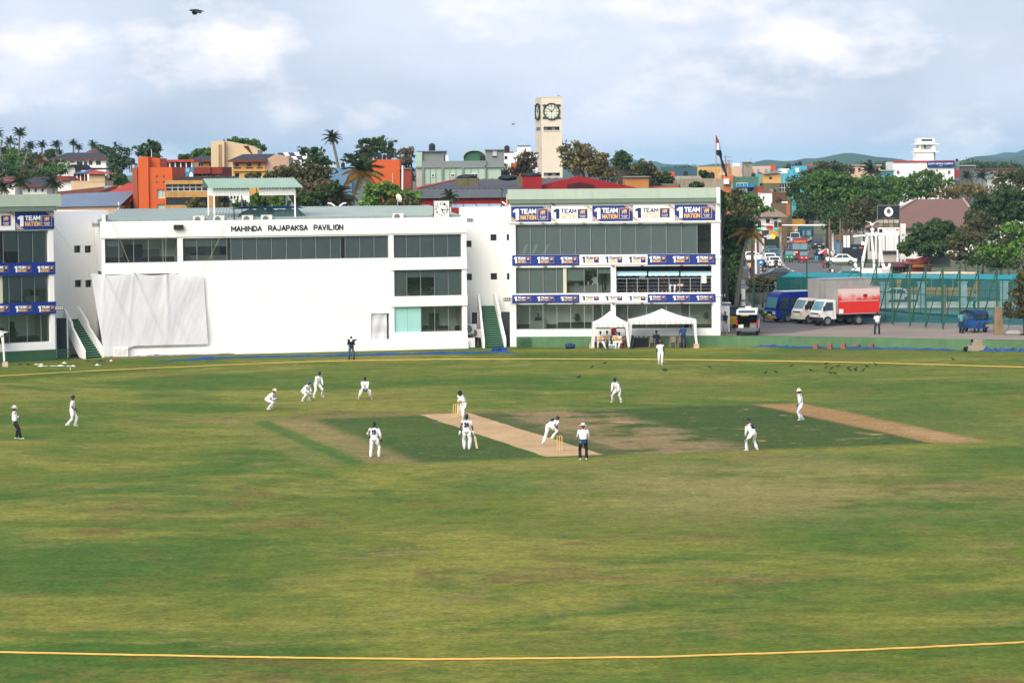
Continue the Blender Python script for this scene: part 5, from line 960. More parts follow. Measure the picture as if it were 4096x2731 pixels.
b=Bk('peach_hut','small peach hut with a slanting roof in front of the turquoise houses',z4(1533,455),z4(1700,560),520,dep=5,mat=LORG);b.win(z4(1590,488),z4(1620,514),1,1);b.body();b.poly('roof',[z4(1530,458),z4(1695,430),z4(1720,440),z4(1700,447),z4(1535,468)],GREYB,-.6,5)
b=Bk('turquoise_house','bright turquoise stepped house with a black tank under the far hill',z4(1690,455),z4(1960,570),560,dep=8,mat=TURQ);b.wrow(1700,1960,462,545,z4,5,.25,nx=1,glass=M('pale_turquoise',C(150,215,230)));b.body();b.part('upper',z4(1700,412),z4(1790,455),WSIGN,2,6);b.part('upper',z4(1770,420),z4(1826,458),TURQ,1,6);b.part('upper',z4(1826,385),z4(1955,458),TURQ,1.5,7);b.part('opening',z4(1845,405),z4(1878,442),WSIGN,1.4,1.49);b.tank(z4(1862,340),z4(1900,388),3);b.tank(z4(1830,358),z4(1858,388),3);b.part('orange_roof',z4(1955,370),z4(2040,382),M('orange_red_sheet',C(225,100,65)),2,5)
b=Bk('mossy_house','mossy grey-green house with a white window grid above the street',z4(1530,548),z4(1805,660),500,dep=6,mat=MOSSY);b.win(z4(1688,555),z4(1782,626),4,2,frame=WSIGN);b.body();b.tank(z4(1622,600),z4(1655,635),-1.2);b.part('white_box',z4(1590,600),z4(1625,632),GREYB,-1.2,-.1)
b=Bk('white_plain_house','plain white wall under the mossy house above the street',z4(1510,634),z4(1643,740),485,dep=5,mat=WSIGN);b.body();b.part('red_edge',z4(1508,629),z4(1645,635),RROOF,-.2,4)
b=Bk('red_brown_house','narrow red-brown house left of the plain white wall',z4(1478,575),z4(1528,700),490,dep=5,mat=BRICKR);b.body();b.part('teal_door',z4(1482,640),z4(1512,690),TEALG,-.15,-.02)
b=Bk('rubble_house','brown rubble-walled house with a black tank above the tiled corner house',z4(1632,735),z4(1758,850),470,dep=5,mat=STONE);b.body();b.part('brick_side',z4(1750,745),z4(1785,850),M('brick_orange',C(190,120,85),.9,.2),-.2,3);b.tank(z4(1662,688),z4(1712,735),1);b.part('upper',z4(1645,640),z4(1770,735),M('dark_brown_wall',C(120,85,55),.9,.25,streak=.4),2.5,5);b.part('sheet',z4(1712,722),z4(1765,740),WSIGN,0,2)
b=Bk('tiled_corner_house','two-storey white corner house with a brown tiled roof above the street',z4(1520,860),z4(1705,1060),445,dep=8,mat=WHITE2);b.win(z4(1625,875),z4(1672,930),1,1,DGLASS);b.win(z4(1560,880),z4(1598,925),1,1);b.body()
za_=b.F.uz(z4(1640,862))[1];zz_=b.F.uz(z4(1590,768),3)[1];ul_,ur_=b.F.uz(z4(1470,862))[0],b.F.uz(z4(1772,862))[0];um_=b.F.uz(z4(1575,768),3)[0];g=MB();g.add([(ul_,-.8,za_),(ur_,-.8,za_-.05),(ur_-.3,8,za_),(ul_,8,za_),(um_,3,zz_),(um_+.6,3,zz_)],[(0,1,5,4),(1,2,5),(2,3,4,5),(3,0,4),(3,2,1,0)]);ob('roof',g,M('brown_tiles',C(165,145,130),.85,.18,1,bump=.4),b.t)
b.part('shop_sign',z4(1560,930),z4(1652,975),M('red_shop_sign',C(215,50,60),.6,.1),-.9,-.75);b.part('shop_sign',z4(1652,935),z4(1702,985),M('orange_shop_sign',C(215,140,70),.6,.15),-1.1,-.9);b.part('yellow_wall',z4(1585,985),z4(1678,1045),YEL,-.7,-.4)
b.part('shop_front',z4(1522,990),z4(1585,1062),M('dark_shop_front',(.05,.045,.045),.8,.3),-.1,-.01)
b=Bk('dark_shop_row','dark shop fronts in the shade at the far end of the street',z4(1678,850),z4(2010,1060),560,dep=6,mat=M('dark_shop_front',(.05,.045,.045),.8,.3));b.win(z4(1690,950),z4(1760,1040),3,1);b.body();b.part('lit_sign',z4(1772,985),z4(1812,1032),M('lit_blue_sign',(.02,.06,.3),.5,.1,emit=(.03,.15,1,.9)),-.3,-.1);b.part('lit_sign',z4(1776,990),z4(1806,1008),M('lit_green_sign',(.02,.3,.1),.5,.1,emit=(.05,.9,.35,.7)),-.36,-.31);b.part('shop_board',z4(1690,1005),z4(1730,1018),WSIGN,-.3,-.1)
# flagpole and flag
YF=231.5;t=thing('flagpole','slender flagpole with a hanging red, white and dark blue flag','flagpole',(AT(z4(1082,600),YF).x,YF,.7));O=t.location.copy();p1_=AT(z4(1090,95),YF)-O;g=MB();g.cyl((0,0,0),p1_,.05,.03,8);ob('pole',g,M('pole_rust',C(190,150,120),.6,.1),t)
def flagpt(u,v): # u along the fly, v top to bottom
    x=u*.95+.25*sin(v*5)*u+v*u*.9;z=-v*3.3-u*(1.5+1.2*v);return p1_+Vector((x*.9+.06,.18*sin(u*9+v*6)+.1*sin(v*17),z))
FL=[(0,.16,C(165,45,45)),(.16,.38,(.62,.64,.70)),(.38,.58,C(20,40,70))]
edge=[(1088,95),(1090,160),(1088,210),(1088,270),(1112,300),(1130,345),(1140,400),(1158,450),(1165,478)];edge2=[(1092,97),(1118,150),(1136,210),(1150,280),(1148,320),(1170,370),(1178,420),(1195,465),(1200,490)]
def band_(v0,v1,m_,nm,off):
    g=MB()
    def fp(u,v):
        vv=(v0+(v1-v0)*v)*8;i=min(int(vv),7);f_=vv-i;l_=[edge[i][k]+(edge[i+1][k]-edge[i][k])*f_ for k in(0,1)];r_=[edge2[i][k]+(edge2[i+1][k]-edge2[i][k])*f_ for k in(0,1)]
        q=AT(z4(l_[0]+(r_[0]-l_[0])*u,l_[1]+(r_[1]-l_[1])*u),YF)-O;return q+Vector((0,.22*sin(u*5+vv)+off,0))
    g.grid(fp,8,16);ob(nm,g,m_,t,smooth=True)
FR,FW,FB=M('flag_red',C(175,45,50),.8,.1),M('flag_white',(.55,.57,.64),.8,.05),M('flag_navy',C(22,45,80),.8,.1)
band_(0,.16,FR,'flag_stripe',0);band_(.16,.30,FW,'flag_stripe',0);band_(.30,.45,FB,'flag_stripe',0)
def half(v0,v1,u0,u1,m_):
    g=MB()
    def fp(u,v):
        uu=u0+(u1-u0)*u;vv=(v0+(v1-v0)*v)*8;i=min(int(vv),7);f_=vv-i;l_=[edge[i][k]+(edge[i+1][k]-edge[i][k])*f_ for k in(0,1)];r_=[edge2[i][k]+(edge2[i+1][k]-edge2[i][k])*f_ for k in(0,1)]
        q=AT(z4(l_[0]+(r_[0]-l_[0])*uu,l_[1]+(r_[1]-l_[1])*uu),YF)-O;return q+Vector((0,.22*sin(uu*5+vv),0))
    g.grid(fp,6,16);ob('flag_stripe',g,m_,t,smooth=True)
half(.45,.96,0,.35,FW);half(.45,.96,.35,1,FB);half(.96,1,0,1,FR)
# ---- right: campus building, brown roof hall, sign
b=Bk('campus_building','white campus building with a red roof line, blue sign and a stepped tower',z5(1122,345),z5(1695,560),590,dep=12,mat=WSIGN)
for x in(1168,1320,1648):b.win(z5(x-13,432),z5(x+13,464),2,2,frame=PINKW)
for x in(1250,1283):b.win(z5(x-4,444),z5(x+4,453),1,1)
b.body();b.part('red_roof_line',z5(1120,338),z5(1697,347),M('red_trim',C(205,60,65),.7,.05),-.3,.2);b.part('side_grey',z5(1697,345),z5(1748,520),GREYB,1,8);b.part('red_band',z5(1700,425),z5(1745,490),M('red_trim',C(205,60,65)),.8,.95);b.tank(z5(1708,318),z5(1735,345),3)
r=b.F.rect(z5(1438,343),z5(1692,398));g=MB();g.box(r[0],r[1],-.5,-.3,r[2],r[3]);sg=ob('sign_board',g,M('campus_sign_blue',C(20,65,140),.5,.03),b.t);x0,x1_,zz0,zz1=b.F.rect(z5(1448,375),z5(1680,355));text('ESOFT METRO CAMPUS',x0,x1_,zz0,zz1,-.52,WSIGN,b.t,off=.015);q=b.F.rect(z5(1545,389),z5(1580,381));text('GALLE',*q,-.52,WSIGN,b.t)
for p,q,y0,y1,nm in((z5(1352,255),z5(1515,340),2,7,'tower_base'),(z5(1378,178),z5(1515,258),2.6,6.5,'tower_storey'),(z5(1368,124),z5(1525,180),2.2,7,'tower_top')):b.part(nm,p,q,WSIGN,y0,y1)
for p,q in((z5(1335,176),z5(1568,184)),(z5(1335,249),z5(1565,256))):b.part('tower_slab',p,q,WHITE2,1.6,7.5)
b.part('tower_opening',z5(1428,180),z5(1482,224),BLACK,2.5,2.59);b.part('tower_opening',z5(1442,184),z5(1480,220),M('pale_sky_glass',C(215,222,238)),2.4,2.49);b.part('tower_opening',z5(1402,133),z5(1502,150),M('tower_shade',(.06,.07,.09),.7,.2),2.1,2.19);b.part('tower_side',z5(1515,256),z5(1533,330),GREYB,2.5,6);b.part('tower_wing',z5(1338,220),z5(1378,285),WHITE2,2.4,5)
for x0,x1_ in((1378,1396),(1500,1530)):b.part('tower_column',z5(x0,184),z5(x1_,249),WHITE2,1.9,2.3)
for nm,lab,p,q,Y,m_ in(('turquoise_terrace','pale turquoise terrace house left of the campus building',z5(1005,435),z5(1126,520),560,TURQ),('grey_flats','dark grey flats with rooftop clutter right of the campus building',z5(1748,388),z5(1885,560),640,M('dark_grey_flats',C(105,110,108),.85,.2,streak=.3)),('brown_terrace','long low building with a brownish roof at the far right skyline',z5(1940,420),z5(2300,560),560,GREYB),('white_low_house','low white houses partly hidden behind trees near the right skyline',z5(2080,500),z5(2351,600),480,WHITE2),('grey_roof_row','row of pale roofs behind the palm left of the campus building',z5(720,385),z5(1000,470),600,PINKW)):
    b=Bk(nm,lab,p,q,Y,dep=8,mat=m_);x0,x1_,y0=p[0],q[0],p[1]
    for i in range(5):xa_=x0+(x1_-x0)*(i+.25)/5;b.win((xa_,y0+9),(xa_+(x1_-x0)*.1,y0+19),1,1)
    b.body();g=MB();g.box(-.3,b.W+.3,-.4,8,b.top+.002,b.top+.25);ob('roof_slab',g,BRROOF if 'brown' in nm else CONC,b.t)
b=Bk('columned_hall','hall with a broad brown hip roof and tall white columns behind the signboard',z5(880,965),z5(1880,1180),418,dep=16,mat=WHITE2);b.body();ze=b.top;zr_h=b.F.uz(z5(1550,697),7)[1];ua=b.F.uz(z5(858,952))[0];ub_=b.F.uz(z5(1960,952))[0];r0_,r1_=b.F.uz(z5(1340,697),7)[0],b.F.uz(z5(1775,697),7)[0]
g=MB();g.add([(ua,-1,ze),(ub_,-1,ze),(ub_,15,ze),(ua,15,ze),(r0_,7,zr_h),(r1_,7,zr_h)],[(0,1,5,4),(1,2,5),(2,3,4,5),(3,0,4),(3,2,1,0)]);rf=ob('roof',g,M('brown_shingles',C(140,108,100),.9,.10,2.2,bump=.5),b.t)
for(p_,q_)in(((ua,-1,ze),(r0_,7,zr_h)),((ub_,-1,ze),(r1_,7,zr_h))):g=MB();g.bar(Vector(p_)+Vector((0,-.05,.1)),Vector(q_)+Vector((0,-.05,.1)),.35,.1);ob('hip_cap',g,M('hip_cap',C(195,170,160),.8,.1),rf)
g=MB();g.box(ua,ub_,-1.05,-.95,ze-.35,ze-.01);ob('eave_board',g,DARK,rf)
for x in(960,1012,1032,1066,1092,1118,1150):u=b.F.uz(z5(x,1100),-.6)[0];g=MB();g.cyl((u,-.6,.7),(u,-.6,ze-.35),.2 if x<1060 else .26,n=10);ob('column',g,WHITE,b.t)
b.part('porch_shade',z5(900,1000),z5(1185,1185),INDARK,-.04,-.01)  # thin dark panel paints the porch's shade onto the wall behind the columns
for x0,x1_ in((1190,1215),):b.part('dark_opening',z5(x0,1045),z5(x1_,1110),INDARK,-.03,-.01)
# signboard on posts
YS=385.0;a=AT(z5(975,760),YS);q=AT(z5(1180,1035),YS);SW=q.x-a.x;t=thing('signboard','tall black and white signboard with a round logo and photo tiles','signboard',(a.x,YS,.7));zt_=a.z-.7;zb_s=q.z-.7;H_=zt_-zb_s;fz=lambda y:zt_-H_*(y-760)/275;fx=lambda x:SW*(x-975)/205
g=MB();g.box(-.06,SW+.06,0,.25,zb_s-.05,zt_+.08);ob('frame',g,GREYB,t);g=MB();g.box(0,SW,-.03,-.002,fz(962),zt_);ob('black_panel',g,M('sign_black',(.012,.014,.02),.5,.1),t);g=MB();g.box(0,SW,-.03,-.002,zb_s,fz(964));ob('white_panel',g,WSIGN,t)
g=MB();cxs,czs,Rs=fx(1078),fz(818),fx(1120)-fx(1078);g.add([(cxs+Rs*cos(2*pi*j/30),-.05,czs+Rs*1.08*sin(2*pi*j/30))for j in range(30)],[tuple(range(30))]);ob('round_logo',g,WSIGN,t)
for pts in([(-.35,.45),(-.1,.75),(.3,.55),(.25,.1),(-.05,-.05),(-.3,-.3),(-.45,.1)],[(.1,.2),(.45,.3),(.4,-.25),(.05,-.35),(-.25,-.45),(-.1,-.15)]):g=MB();g.prism([(cxs+x*Rs,czs+z*Rs)for x,z in reversed(pts)],-.075,-.052);ob('logo_mark',g,M('logo_grey',(.10,.10,.11),.6,.4,8),t)
text('Lounge - Restaurant',fx(1012),fx(1140),fz(884),fz(870),-.035,M('sign_gold',C(200,175,110),.6,.05),t);text('LAKSALA',fx(1040),fx(1130),fz(986),fz(972),-.035,M('logo_grey',(.1,.1,.11)),t)
for i in range(4):
    for j in range(2):x0=fx(982+i*49);m_=M(f'photo_tile_{(i * 2 + j) % 4}',[C(200,190,175),C(170,140,115),C(210,205,200),C(120,115,110)][(i*2+j)%4],.6,.8,6);g=MB();g.box(x0,x0+fx(975+43),-.05,-.032,fz(922+j*38),fz(890+j*38));ob('photo_tile',g,m_,t)
g=MB();g.box(fx(987),fx(1018),-.05,-.032,fz(1013),fz(978));ob('print',g,M('sign_black',(.012,.014,.02)),t);g=MB();g.ell((fx(1160),-.04,fz(986)),(.2,.02,.16));ob('print',g,M('sign_orange',C(230,130,95),.6,.1),t)
for x in(.25,SW-.25):g=MB();g.cyl((x,.12,0),(x,.12,zb_s),.12,n=8);ob('post',g,WHITE,t)
# concrete lamp post with slots
YP=396;a=AT(z5(1213,1290),YP);top=AT(z5(1215,928),YP);t=thing('slotted_pole','white concrete pole with slots beside the signboard','pole',(a.x,YP,.6));hh=top.z-.6;g=MB()
for s in(-1,1):g.box(s*.28-.09,s*.28+.09,-.15,.15,0,hh*.75)
for k in range(6):z=hh*k/8;g.box(-.2,.2,-.15,.15,z,z+.35)
g.box(-.37,.37,-.15,.15,hh*.75,hh);ob('shaft',g,WHITE2,t)
# red-roofed stall, grey shed, brick kiosk, red kiosk row
b=Bk('roadside_stall','roadside stall with a red slanting roof and a grey sheet side',z5(1290,1270),z5(1480,1390),352,dep=5,mat=BRICKR);b.body();b.poly('roof',[z5(1235,1300),z5(1490,1235),z5(1490,1255),z5(1400,1290),z5(1330,1310)],M('stall_red_roof',C(215,85,60),.7,.15),-1.2,4);b.poly('roof_corner',[z5(1365,1240),z5(1400,1212),z5(1478,1222),z5(1470,1240)],M('canvas_beige',C(215,205,190),.9,.1),1,3);b.part('grey_sheet',z5(1485,1235),z5(1665,1340),M('grey_shed_sheet',C(130,125,120),.8,.15),.3,4);b.part('sign',z5(1285,1312),z5(1395,1332),M('stall_sign',C(205,130,60),.7,.3,4),-1.4,-1.25)
b=Bk('pink_roof_kiosk','long low kiosk with a mauve-red roof beside the anchor monument',z5(1030,1315),z5(1255,1400),356,dep=4,mat=M('kiosk_brown',C(95,60,50),.8,.3));b.wrow(1040,1250,1335,1380,z5,6,.7,nx=1);b.body();b.poly('roof',[z5(1020,1315),z5(1050,1293),z5(1245,1293),z5(1258,1318),z5(1258,1332),z5(1020,1330)],M('mauve_roof',C(165,90,110),.7,.12),-.8,3)
b=Bk('brick_kiosk','pale block-work kiosk behind the anchor monument',z5(1025,1205),z5(1175,1300),388,dep=4,mat=M('block_work',C(215,205,195),.9,.12,2,bump=.4));b.body();b.part('roof',z5(1010,1190),z5(1185,1206),DARK,-.4,4)
b=Bk('shade_shops','dark sheltered shop row right of the street behind black sheets',z5(690,1130),z5(880,1300),400,dep=6,mat=M('black_sheet',(.02,.022,.03),.8,.3));b.body();b.part('sign',z5(740,1150),z5(775,1165),M('green_print',C(90,170,150),.6,.1),-.1,-.02);b.part('sign',z5(800,1148),z5(830,1162),M('sign_orange',C(230,130,95)),-.1,-.02);b.part('white_sign',z5(820,1095),z5(850,1130),WSIGN,-.2,-.05)
# hillside houses, left
b=Bk('hill_house','long white house with a dark roof on the wooded hill at left',z1(490,440),z1(1000,520),470,dep=9,mat=WHITE2)
for x0,x1_ in((660,700),(722,775),(790,820),(835,870),(903,948)):b.win(z1(x0,455 if x0>800 else 460),z1(x1_,475 if x0<700 else 495),2,1,frame=GREYB)
b.win(z1(520,445),z1(565,470),1,1);b.body();b.gable('roof',DROOF,b.F.uz(z1(750,378),4)[1]-b.top,.7,2.5);g=MB();g.box(b.F.uz(z1(610,500))[0],b.W,-.8,-.02,b.z0,b.F.uz(z1(800,518))[1]);ob('terrace_wall',g,WHITE2,b.t);b.poly('upper_roof',[z1(745,372),z1(800,345),z1(860,352),z1(875,372)],BRROOF,7,10)
b=Bk('dark_gable_house','small white house with a dark gabled roof below the long hill house',z1(632,540),z1(760,600),400,dep=6,mat=WHITE2);b.body([z1(640,575),z1(640,520),z1(680,500),z1(705,525),z1(705,600),z1(640,600)]);b.poly('roof',[z1(635,515),z1(680,490),z1(770,490),z1(800,520),z1(1000,522),z1(1000,535),z1(720,545),z1(690,500)],M('very_dark_roof',C(45,38,45),.85,.2),-.5,6)
b=Bk('grey_roof_house','grey-roofed low houses among palms at the far left',z1(215,690),z1(440,760),330,dep=8,mat=WHITE2);b.wrow(240,430,712,750,z1,3,.35,nx=1);b.body();b.gable('roof',DROOF,b.F.uz(z1(330,608),4)[1]-b.top,.8,1.5)
b=Bk('white_wall_house','bright white wall with a red-brown roof left of the belvedere',z1(575,640),z1(670,760),300,dep=5,mat=WHITE);b.body();b.poly('roof',[z1(505,640),z1(540,598),z1(640,600),z1(672,640)],M('rust_roof',C(150,75,65),.85,.2),-.6,5)
b=Bk('left_edge_house','pale house with a brown roof cut by the left edge of the photo',z1(-20,650),z1(140,760),345,dep=6,mat=WHITE2);b.wrow(0,130,665,720,z1,2,.4,nx=1);b.body();b.gable('roof',BRROOF,b.F.uz(z1(60,605),3)[1]-b.top,.6,1)
# ================================================================ trees, palms, bushes
def LEAF(name,c1,c2,c3):
    m=bpy.data.materials.new(name);m.use_nodes=True;t=m.node_tree;n=t.nodes;l=t.links;p=n['Principled BSDF'];p.inputs['Roughness'].default_value=.6;p.inputs['Specular IOR Level'].default_value=.25
    ge=n.new('ShaderNodeNewGeometry');rp=n.new('ShaderNodeValToRGB');e=rp.color_ramp.elements;e[0].color=(*c1,1);e[1].color=(*c3,1);q=e.new(.5);q.color=(*c2,1);l.new(ge.outputs['Random Per Island'],rp.inputs[0])
    tcn=n.new('ShaderNodeTexCoord');nz=n.new('ShaderNodeTexNoise');nz.inputs['Scale'].default_value=.55;nz.inputs['Detail'].default_value=3;l.new(tcn.outputs['Object'],nz.inputs[0]);mr=n.new('ShaderNodeMapRange');mr.inputs[1].default_value=.3;mr.inputs[2].default_value=.7;mr.inputs[3].default_value=.62;mr.inputs[4].default_value=1.35;l.new(nz.outputs[0],mr.inputs[0])
    mx=n.new('ShaderNodeMix');mx.data_type='RGBA';mx.blend_type='MULTIPLY';mx.inputs[0].default_value=1;l.new(rp.outputs[0],mx.inputs[6]);l.new(mr.outputs[0],mx.inputs[7]);l.new(mx.outputs[2],p.inputs['Base Color'])
    ts=n.new('ShaderNodeBsdfTranslucent');l.new(mx.outputs[2],ts.inputs[0]);ms=n.new('ShaderNodeMixShader');ms.inputs[0].default_value=.22;l.new(p.outputs[0],ms.inputs[1]);l.new(ts.outputs[0],ms.inputs[2]);l.new(ms.outputs[0],n['Material Output'].inputs[0]);return m
LG=LEAF('leaf_green',(.034,.082,.012),(.062,.132,.020),(.115,.195,.032));LD=LEAF('leaf_dark',(.024,.052,.013),(.044,.082,.019),(.078,.118,.028));LO=LEAF('leaf_olive',(.046,.052,.016),(.084,.084,.027),(.125,.118,.042));LB=LEAF('leaf_bright',(.055,.13,.015),(.10,.20,.026),(.155,.26,.042));LY=LEAF('leaf_dry',(.075,.058,.030),(.125,.098,.052),(.17,.135,.072));LW=LEAF('leaf_olive_gold',(.10,.080,.024),(.155,.122,.038),(.21,.165,.055))
PF=LEAF('palm_leaf',(.018,.036,.012),(.034,.055,.018),(.065,.075,.028));PY=LEAF('palm_leaf_yellow',(.20,.12,.022),(.30,.18,.035),(.36,.25,.06));PD=LEAF('palm_leaf_dry',(.05,.045,.024),(.085,.07,.035),(.12,.10,.055))
BARK=M('bark',(.075,.058,.042),.95,.3,2,bump=.5);BARKG=M('grey_bark',(.16,.14,.115),.95,.25,2,bump=.5)
def crown(lobes,n,size,seed):
    R=np.random.RandomState(seed);V=[];tot=sum(r[0]*r[2]for c,r in lobes)
    for c,r in lobes:
        c=np.array(c);r=np.array(r);k=max(30,int(n*r[0]*r[2]/tot));nc=max(10,int(14+7*r.mean()))
        d=R.normal(size=(nc,3));d/=np.linalg.norm(d,axis=1)[:,None];d[:,2]+=.12;cc=c+d*r*(R.uniform(.35,.92,size=(nc,1)));rc=r.mean()*R.uniform(.22,.44,size=nc)
        idx=R.randint(0,nc,k);q=R.normal(size=(k,3));q/=np.linalg.norm(q,axis=1)[:,None];q[:,2]*=.75;rad=R.uniform(.35,1.05,size=(k,1))**.6
        V.append((cc[idx]+q*rc[idx][:,None]*rad,q,c))
    P=np.concatenate([v[0]for v in V]);Q=np.concatenate([v[1]for v in V]);m=len(P)
    nr=Q+R.normal(size=(m,3))*.55+np.array([0,0,.25]);nr/=np.linalg.norm(nr,axis=1)[:,None];a=np.cross(nr,R.normal(size=(m,3)));a/=np.linalg.norm(a,axis=1)[:,None];b=np.cross(nr,a);s=(size*R.uniform(.55,1.35,size=(m,1)))
    v=np.stack([P-a*s*.5,P-b*s*.32+nr*s*.06,P+a*s*.5,P+b*s*.32+nr*s*.06],axis=1).reshape(-1,3)
    me=bpy.data.meshes.new('crown');me.vertices.add(4*m);me.vertices.foreach_set('co',v.astype(np.float32).ravel());me.loops.add(4*m);me.loops.foreach_set('vertex_index',np.arange(4*m,dtype=np.int32));me.polygons.add(m);me.polygons.foreach_set('loop_start',np.arange(0,4*m,4,dtype=np.int32));me.update();me.validate();return me
_ts=[100]
def tree(label,Y,zf,lobes,mat,base=None,n=None,size=None,name='tree',bark=BARK,grp=None,dz=0.0,bare=0):
    """lobes: (x, y, rx, ry) in photo-zoom units, each a piece of the crown at depth Y"""
    _ts[0]+=1;k=FPX/Y;sc_=zf(1,0)[0]-zf(0,0)[0];rnd=random.Random(_ts[0])
    bx=base if base is not None else sum(l_[0]for l_ in lobes)/len(lobes);x0=AT(zf(bx,lobes[0][1]),Y).x;gz_=gz(x0,Y)-.1
    L_=[]
    for x,y,rx,ry in lobes:
        q=AT(zf(x,y),Y);rx*=1.3;ry*=1.3;rr=rx*sc_/k;L_.append(((q.x-x0,rnd.uniform(-.3,.3)*rr,q.z-gz_),(rr,max(rr*.85,1),ry*sc_/k)))
    area=sum(r[0]*r[2]*3.14 for c,r in L_);sz=size or .36*(Y/280)**.5;nn=n or int(min(18000,max(900,area*11/(sz*sz))))
    t=thing(name,label,'tree' if name!='bush' else 'bush',(x0,Y,gz_),0,grp)
    cm=crown(L_,nn,sz,_ts[0]);ob('crown',cm,mat,t)
    zlow=min(c[2]-r[2]*.5 for c,r in L_);H_=max(c[2]for c,r in L_);rt=min(.26,.07+H_*.012);g=MB();fork=max(.4,min(zlow,H_*.7));g.tube([(0,0,-.2),(rnd.uniform(-.2,.2),0,fork*.5),(rnd.uniform(-.3,.3),0,fork)],[rt,rt*.8,rt*.62],7)
    for c,r in L_:
        for _ in range(2+bare):
            e=Vector(c)+Vector((rnd.uniform(-.7,.7)*r[0],rnd.uniform(-.5,.5)*r[1],rnd.uniform(0,.8)*r[2]));m_=Vector((0,0,fork)).lerp(e,.5)+Vector((rnd.uniform(-.3,.3),0,-.2));g.tube([(0,0,fork*.96),m_,e],[rt*.45,rt*.28,.03],5)
    ob('trunk',g,bark,t,smooth=True);return t
_fm={}
def frond(mat,L_=3.2,droop=1.0):
    k=(mat.name,L_,droop)
    if k in _fm:return _fm[k]
    g=MB();rnd=random.Random(len(_fm)+3);pts=[Vector((0,L_*t*(1-.16*t*droop),L_*(.22*t-.62*droop*t*t)))for t in[i/10 for i in range(11)]];g.tube(pts,[.045-.0035*i for i in range(11)],4)
    nl=24
    for i in range(nl):
        t=.12+.87*i/nl;j=min(int(t*10),9);p=pts[j].lerp(pts[j+1],t*10-j);ln=.85*(1-.5*abs(t-.45))*rnd.uniform(.8,1.1)*(L_/3.2)*(1 if t<.9 else .6)
        for s in(-1,1):
            d=Vector((s*.80,.42,-.42-.25*rnd.random()*droop)).normalized();tip=p+d*ln;mid=p+d*ln*.5+Vector((0,0,.06));w_=Vector((0,.055,.015));g.add([p-w_,p+w_,mid+w_*1.1,mid-w_*1.1],[(0,1,2,3)]);g.add([mid-w_*1.1,mid+w_*1.1,tip],[(0,1,2)])
    me=g.mesh('frond');me.materials.append(mat);_fm[k]=me;return me
def palm(label,Y,zf,top,foot,rad,mats=(None,),n=22,grp='coconut palms'):
    _ts[0]+=1;rnd=random.Random(_ts[0]);c=AT(zf(*top),Y);f=AT(zf(*foot),Y);sc_=(zf(1,0)[0]-zf(0,0)[0])*Y/FPX;L_=rad*sc_;gz_=gz(f.x,Y)-.1;dx=(f.x-c.x)/max(.5,c.z-f.z);
    bx=c.x+dx*(c.z-gz_)*.8;t=thing('palm_tree',label,'palm',(bx,Y,gz_),0,grp);H_=c.z-gz_;lean=c.x-bx
    g=MB();g.tube([(lean*(s*s*.6+s*.4),0,H_*s)for s in[i/10 for i in range(11)]],[.24-.011*i for i in range(11)],7);ob('trunk',g,BARKG,t,smooth=True)
    for i in range(n):
        az=i*2.39996+rnd.uniform(-.2,.2);el=1.15-2.0*(i/n)**.9+rnd.uniform(-.12,.12);m_=mats[0]or PF
        if len(mats)>1 and i/n>mats[2]:m_=mats[1]
        me=frond(m_,3.2,1.0 if i<n*.6 else .7);o=ob('frond',me,None,t,(lean,0,H_));s=L_/3.0*rnd.uniform(.85,1.1);o.scale=(s,s,s);o.rotation_euler=(el+.15,rnd.uniform(-.3,.3),az)
    g=MB()
    for k in range(7):a_=k*.9;g.ell((lean+.25*cos(a_),.25*sin(a_),H_-.3),(.14,.14,.17),6,4)
    ob('coconut_cluster',g,M('coconut',(.10,.11,.03),.7,.2),t,smooth=True);return t
# ---- wooded hill at left
H='trees on the wooded hill at left'
for i,(lb,Y,mat,ls)in enumerate((('dark tree clump at the left edge of the hill top',500,LD,[(40,380,70,55),(110,400,70,50)]),('mid green tree below the left hill palms',455,LG,[(150,480,110,95),(90,440,60,60)]),('dark tree between the hill palms',495,LD,[(240,420,80,70),(320,440,60,60)]),('dark tree at the lower left of the hill',420,LD,[(30,540,80,90),(100,590,70,50)]),('olive tree beside the yellow hill palm',440,LO,[(300,520,80,80),(220,580,80,50)]),('dark tree behind the yellow hill palm',480,LD,[(430,480,70,90),(480,420,50,50)]),('round green bush-like tree in front of the long hill house',400,LG,[(560,530,85,65),(480,560,70,50)]),('dark green tree left of the round one below the hill house',395,LD,[(420,590,90,50),(330,620,80,40)]),('dark tree behind the left end of the hill house roof',510,LD,[(480,400,50,40)]),('dark tree right of the long hill house',480,LD,[(1000,390,75,60),(940,350,60,30)]),('airy dark tree beside the orange tower',440,LD,[(1090,410,70,90),(1170,440,60,100),(1100,520,90,80)]),('dark green undergrowth below the airy tree',380,LD,[(1080,620,90,60),(1160,650,60,60)]),('low green hedge trees left of the red hip roof',340,LG,[(1060,665,60,30),(1140,650,50,40)]))):
    tree(lb,Y,z1,ls,mat,grp=H)
tree('spreading dark tree rising behind the orange tower',330,z1,[(1330,350,65,55),(1420,320,80,45),(1480,350,40,30),(1400,390,90,30),(1470,420,40,25)],LD)
tree('low bright green tree left of the yellow slab',330,z1,[(1900,375,70,28),(1840,395,50,20),(1960,390,40,30)],LG);tree('small green tree behind the red roofed top storey',330,z1,[(1715,425,45,15),(1780,420,40,14)],LG)
tree('dense green tree behind the yellow slab top',330,z2,[(560,275,70,22),(640,290,70,30),(740,290,50,30),(780,345,60,45)],LG)
tree('flat-topped dark green tree beside the striped roof',300,z2,[(1230,360,80,28),(1340,370,90,30),(1330,430,110,40),(1400,470,100,40),(1290,480,90,30)],LD)
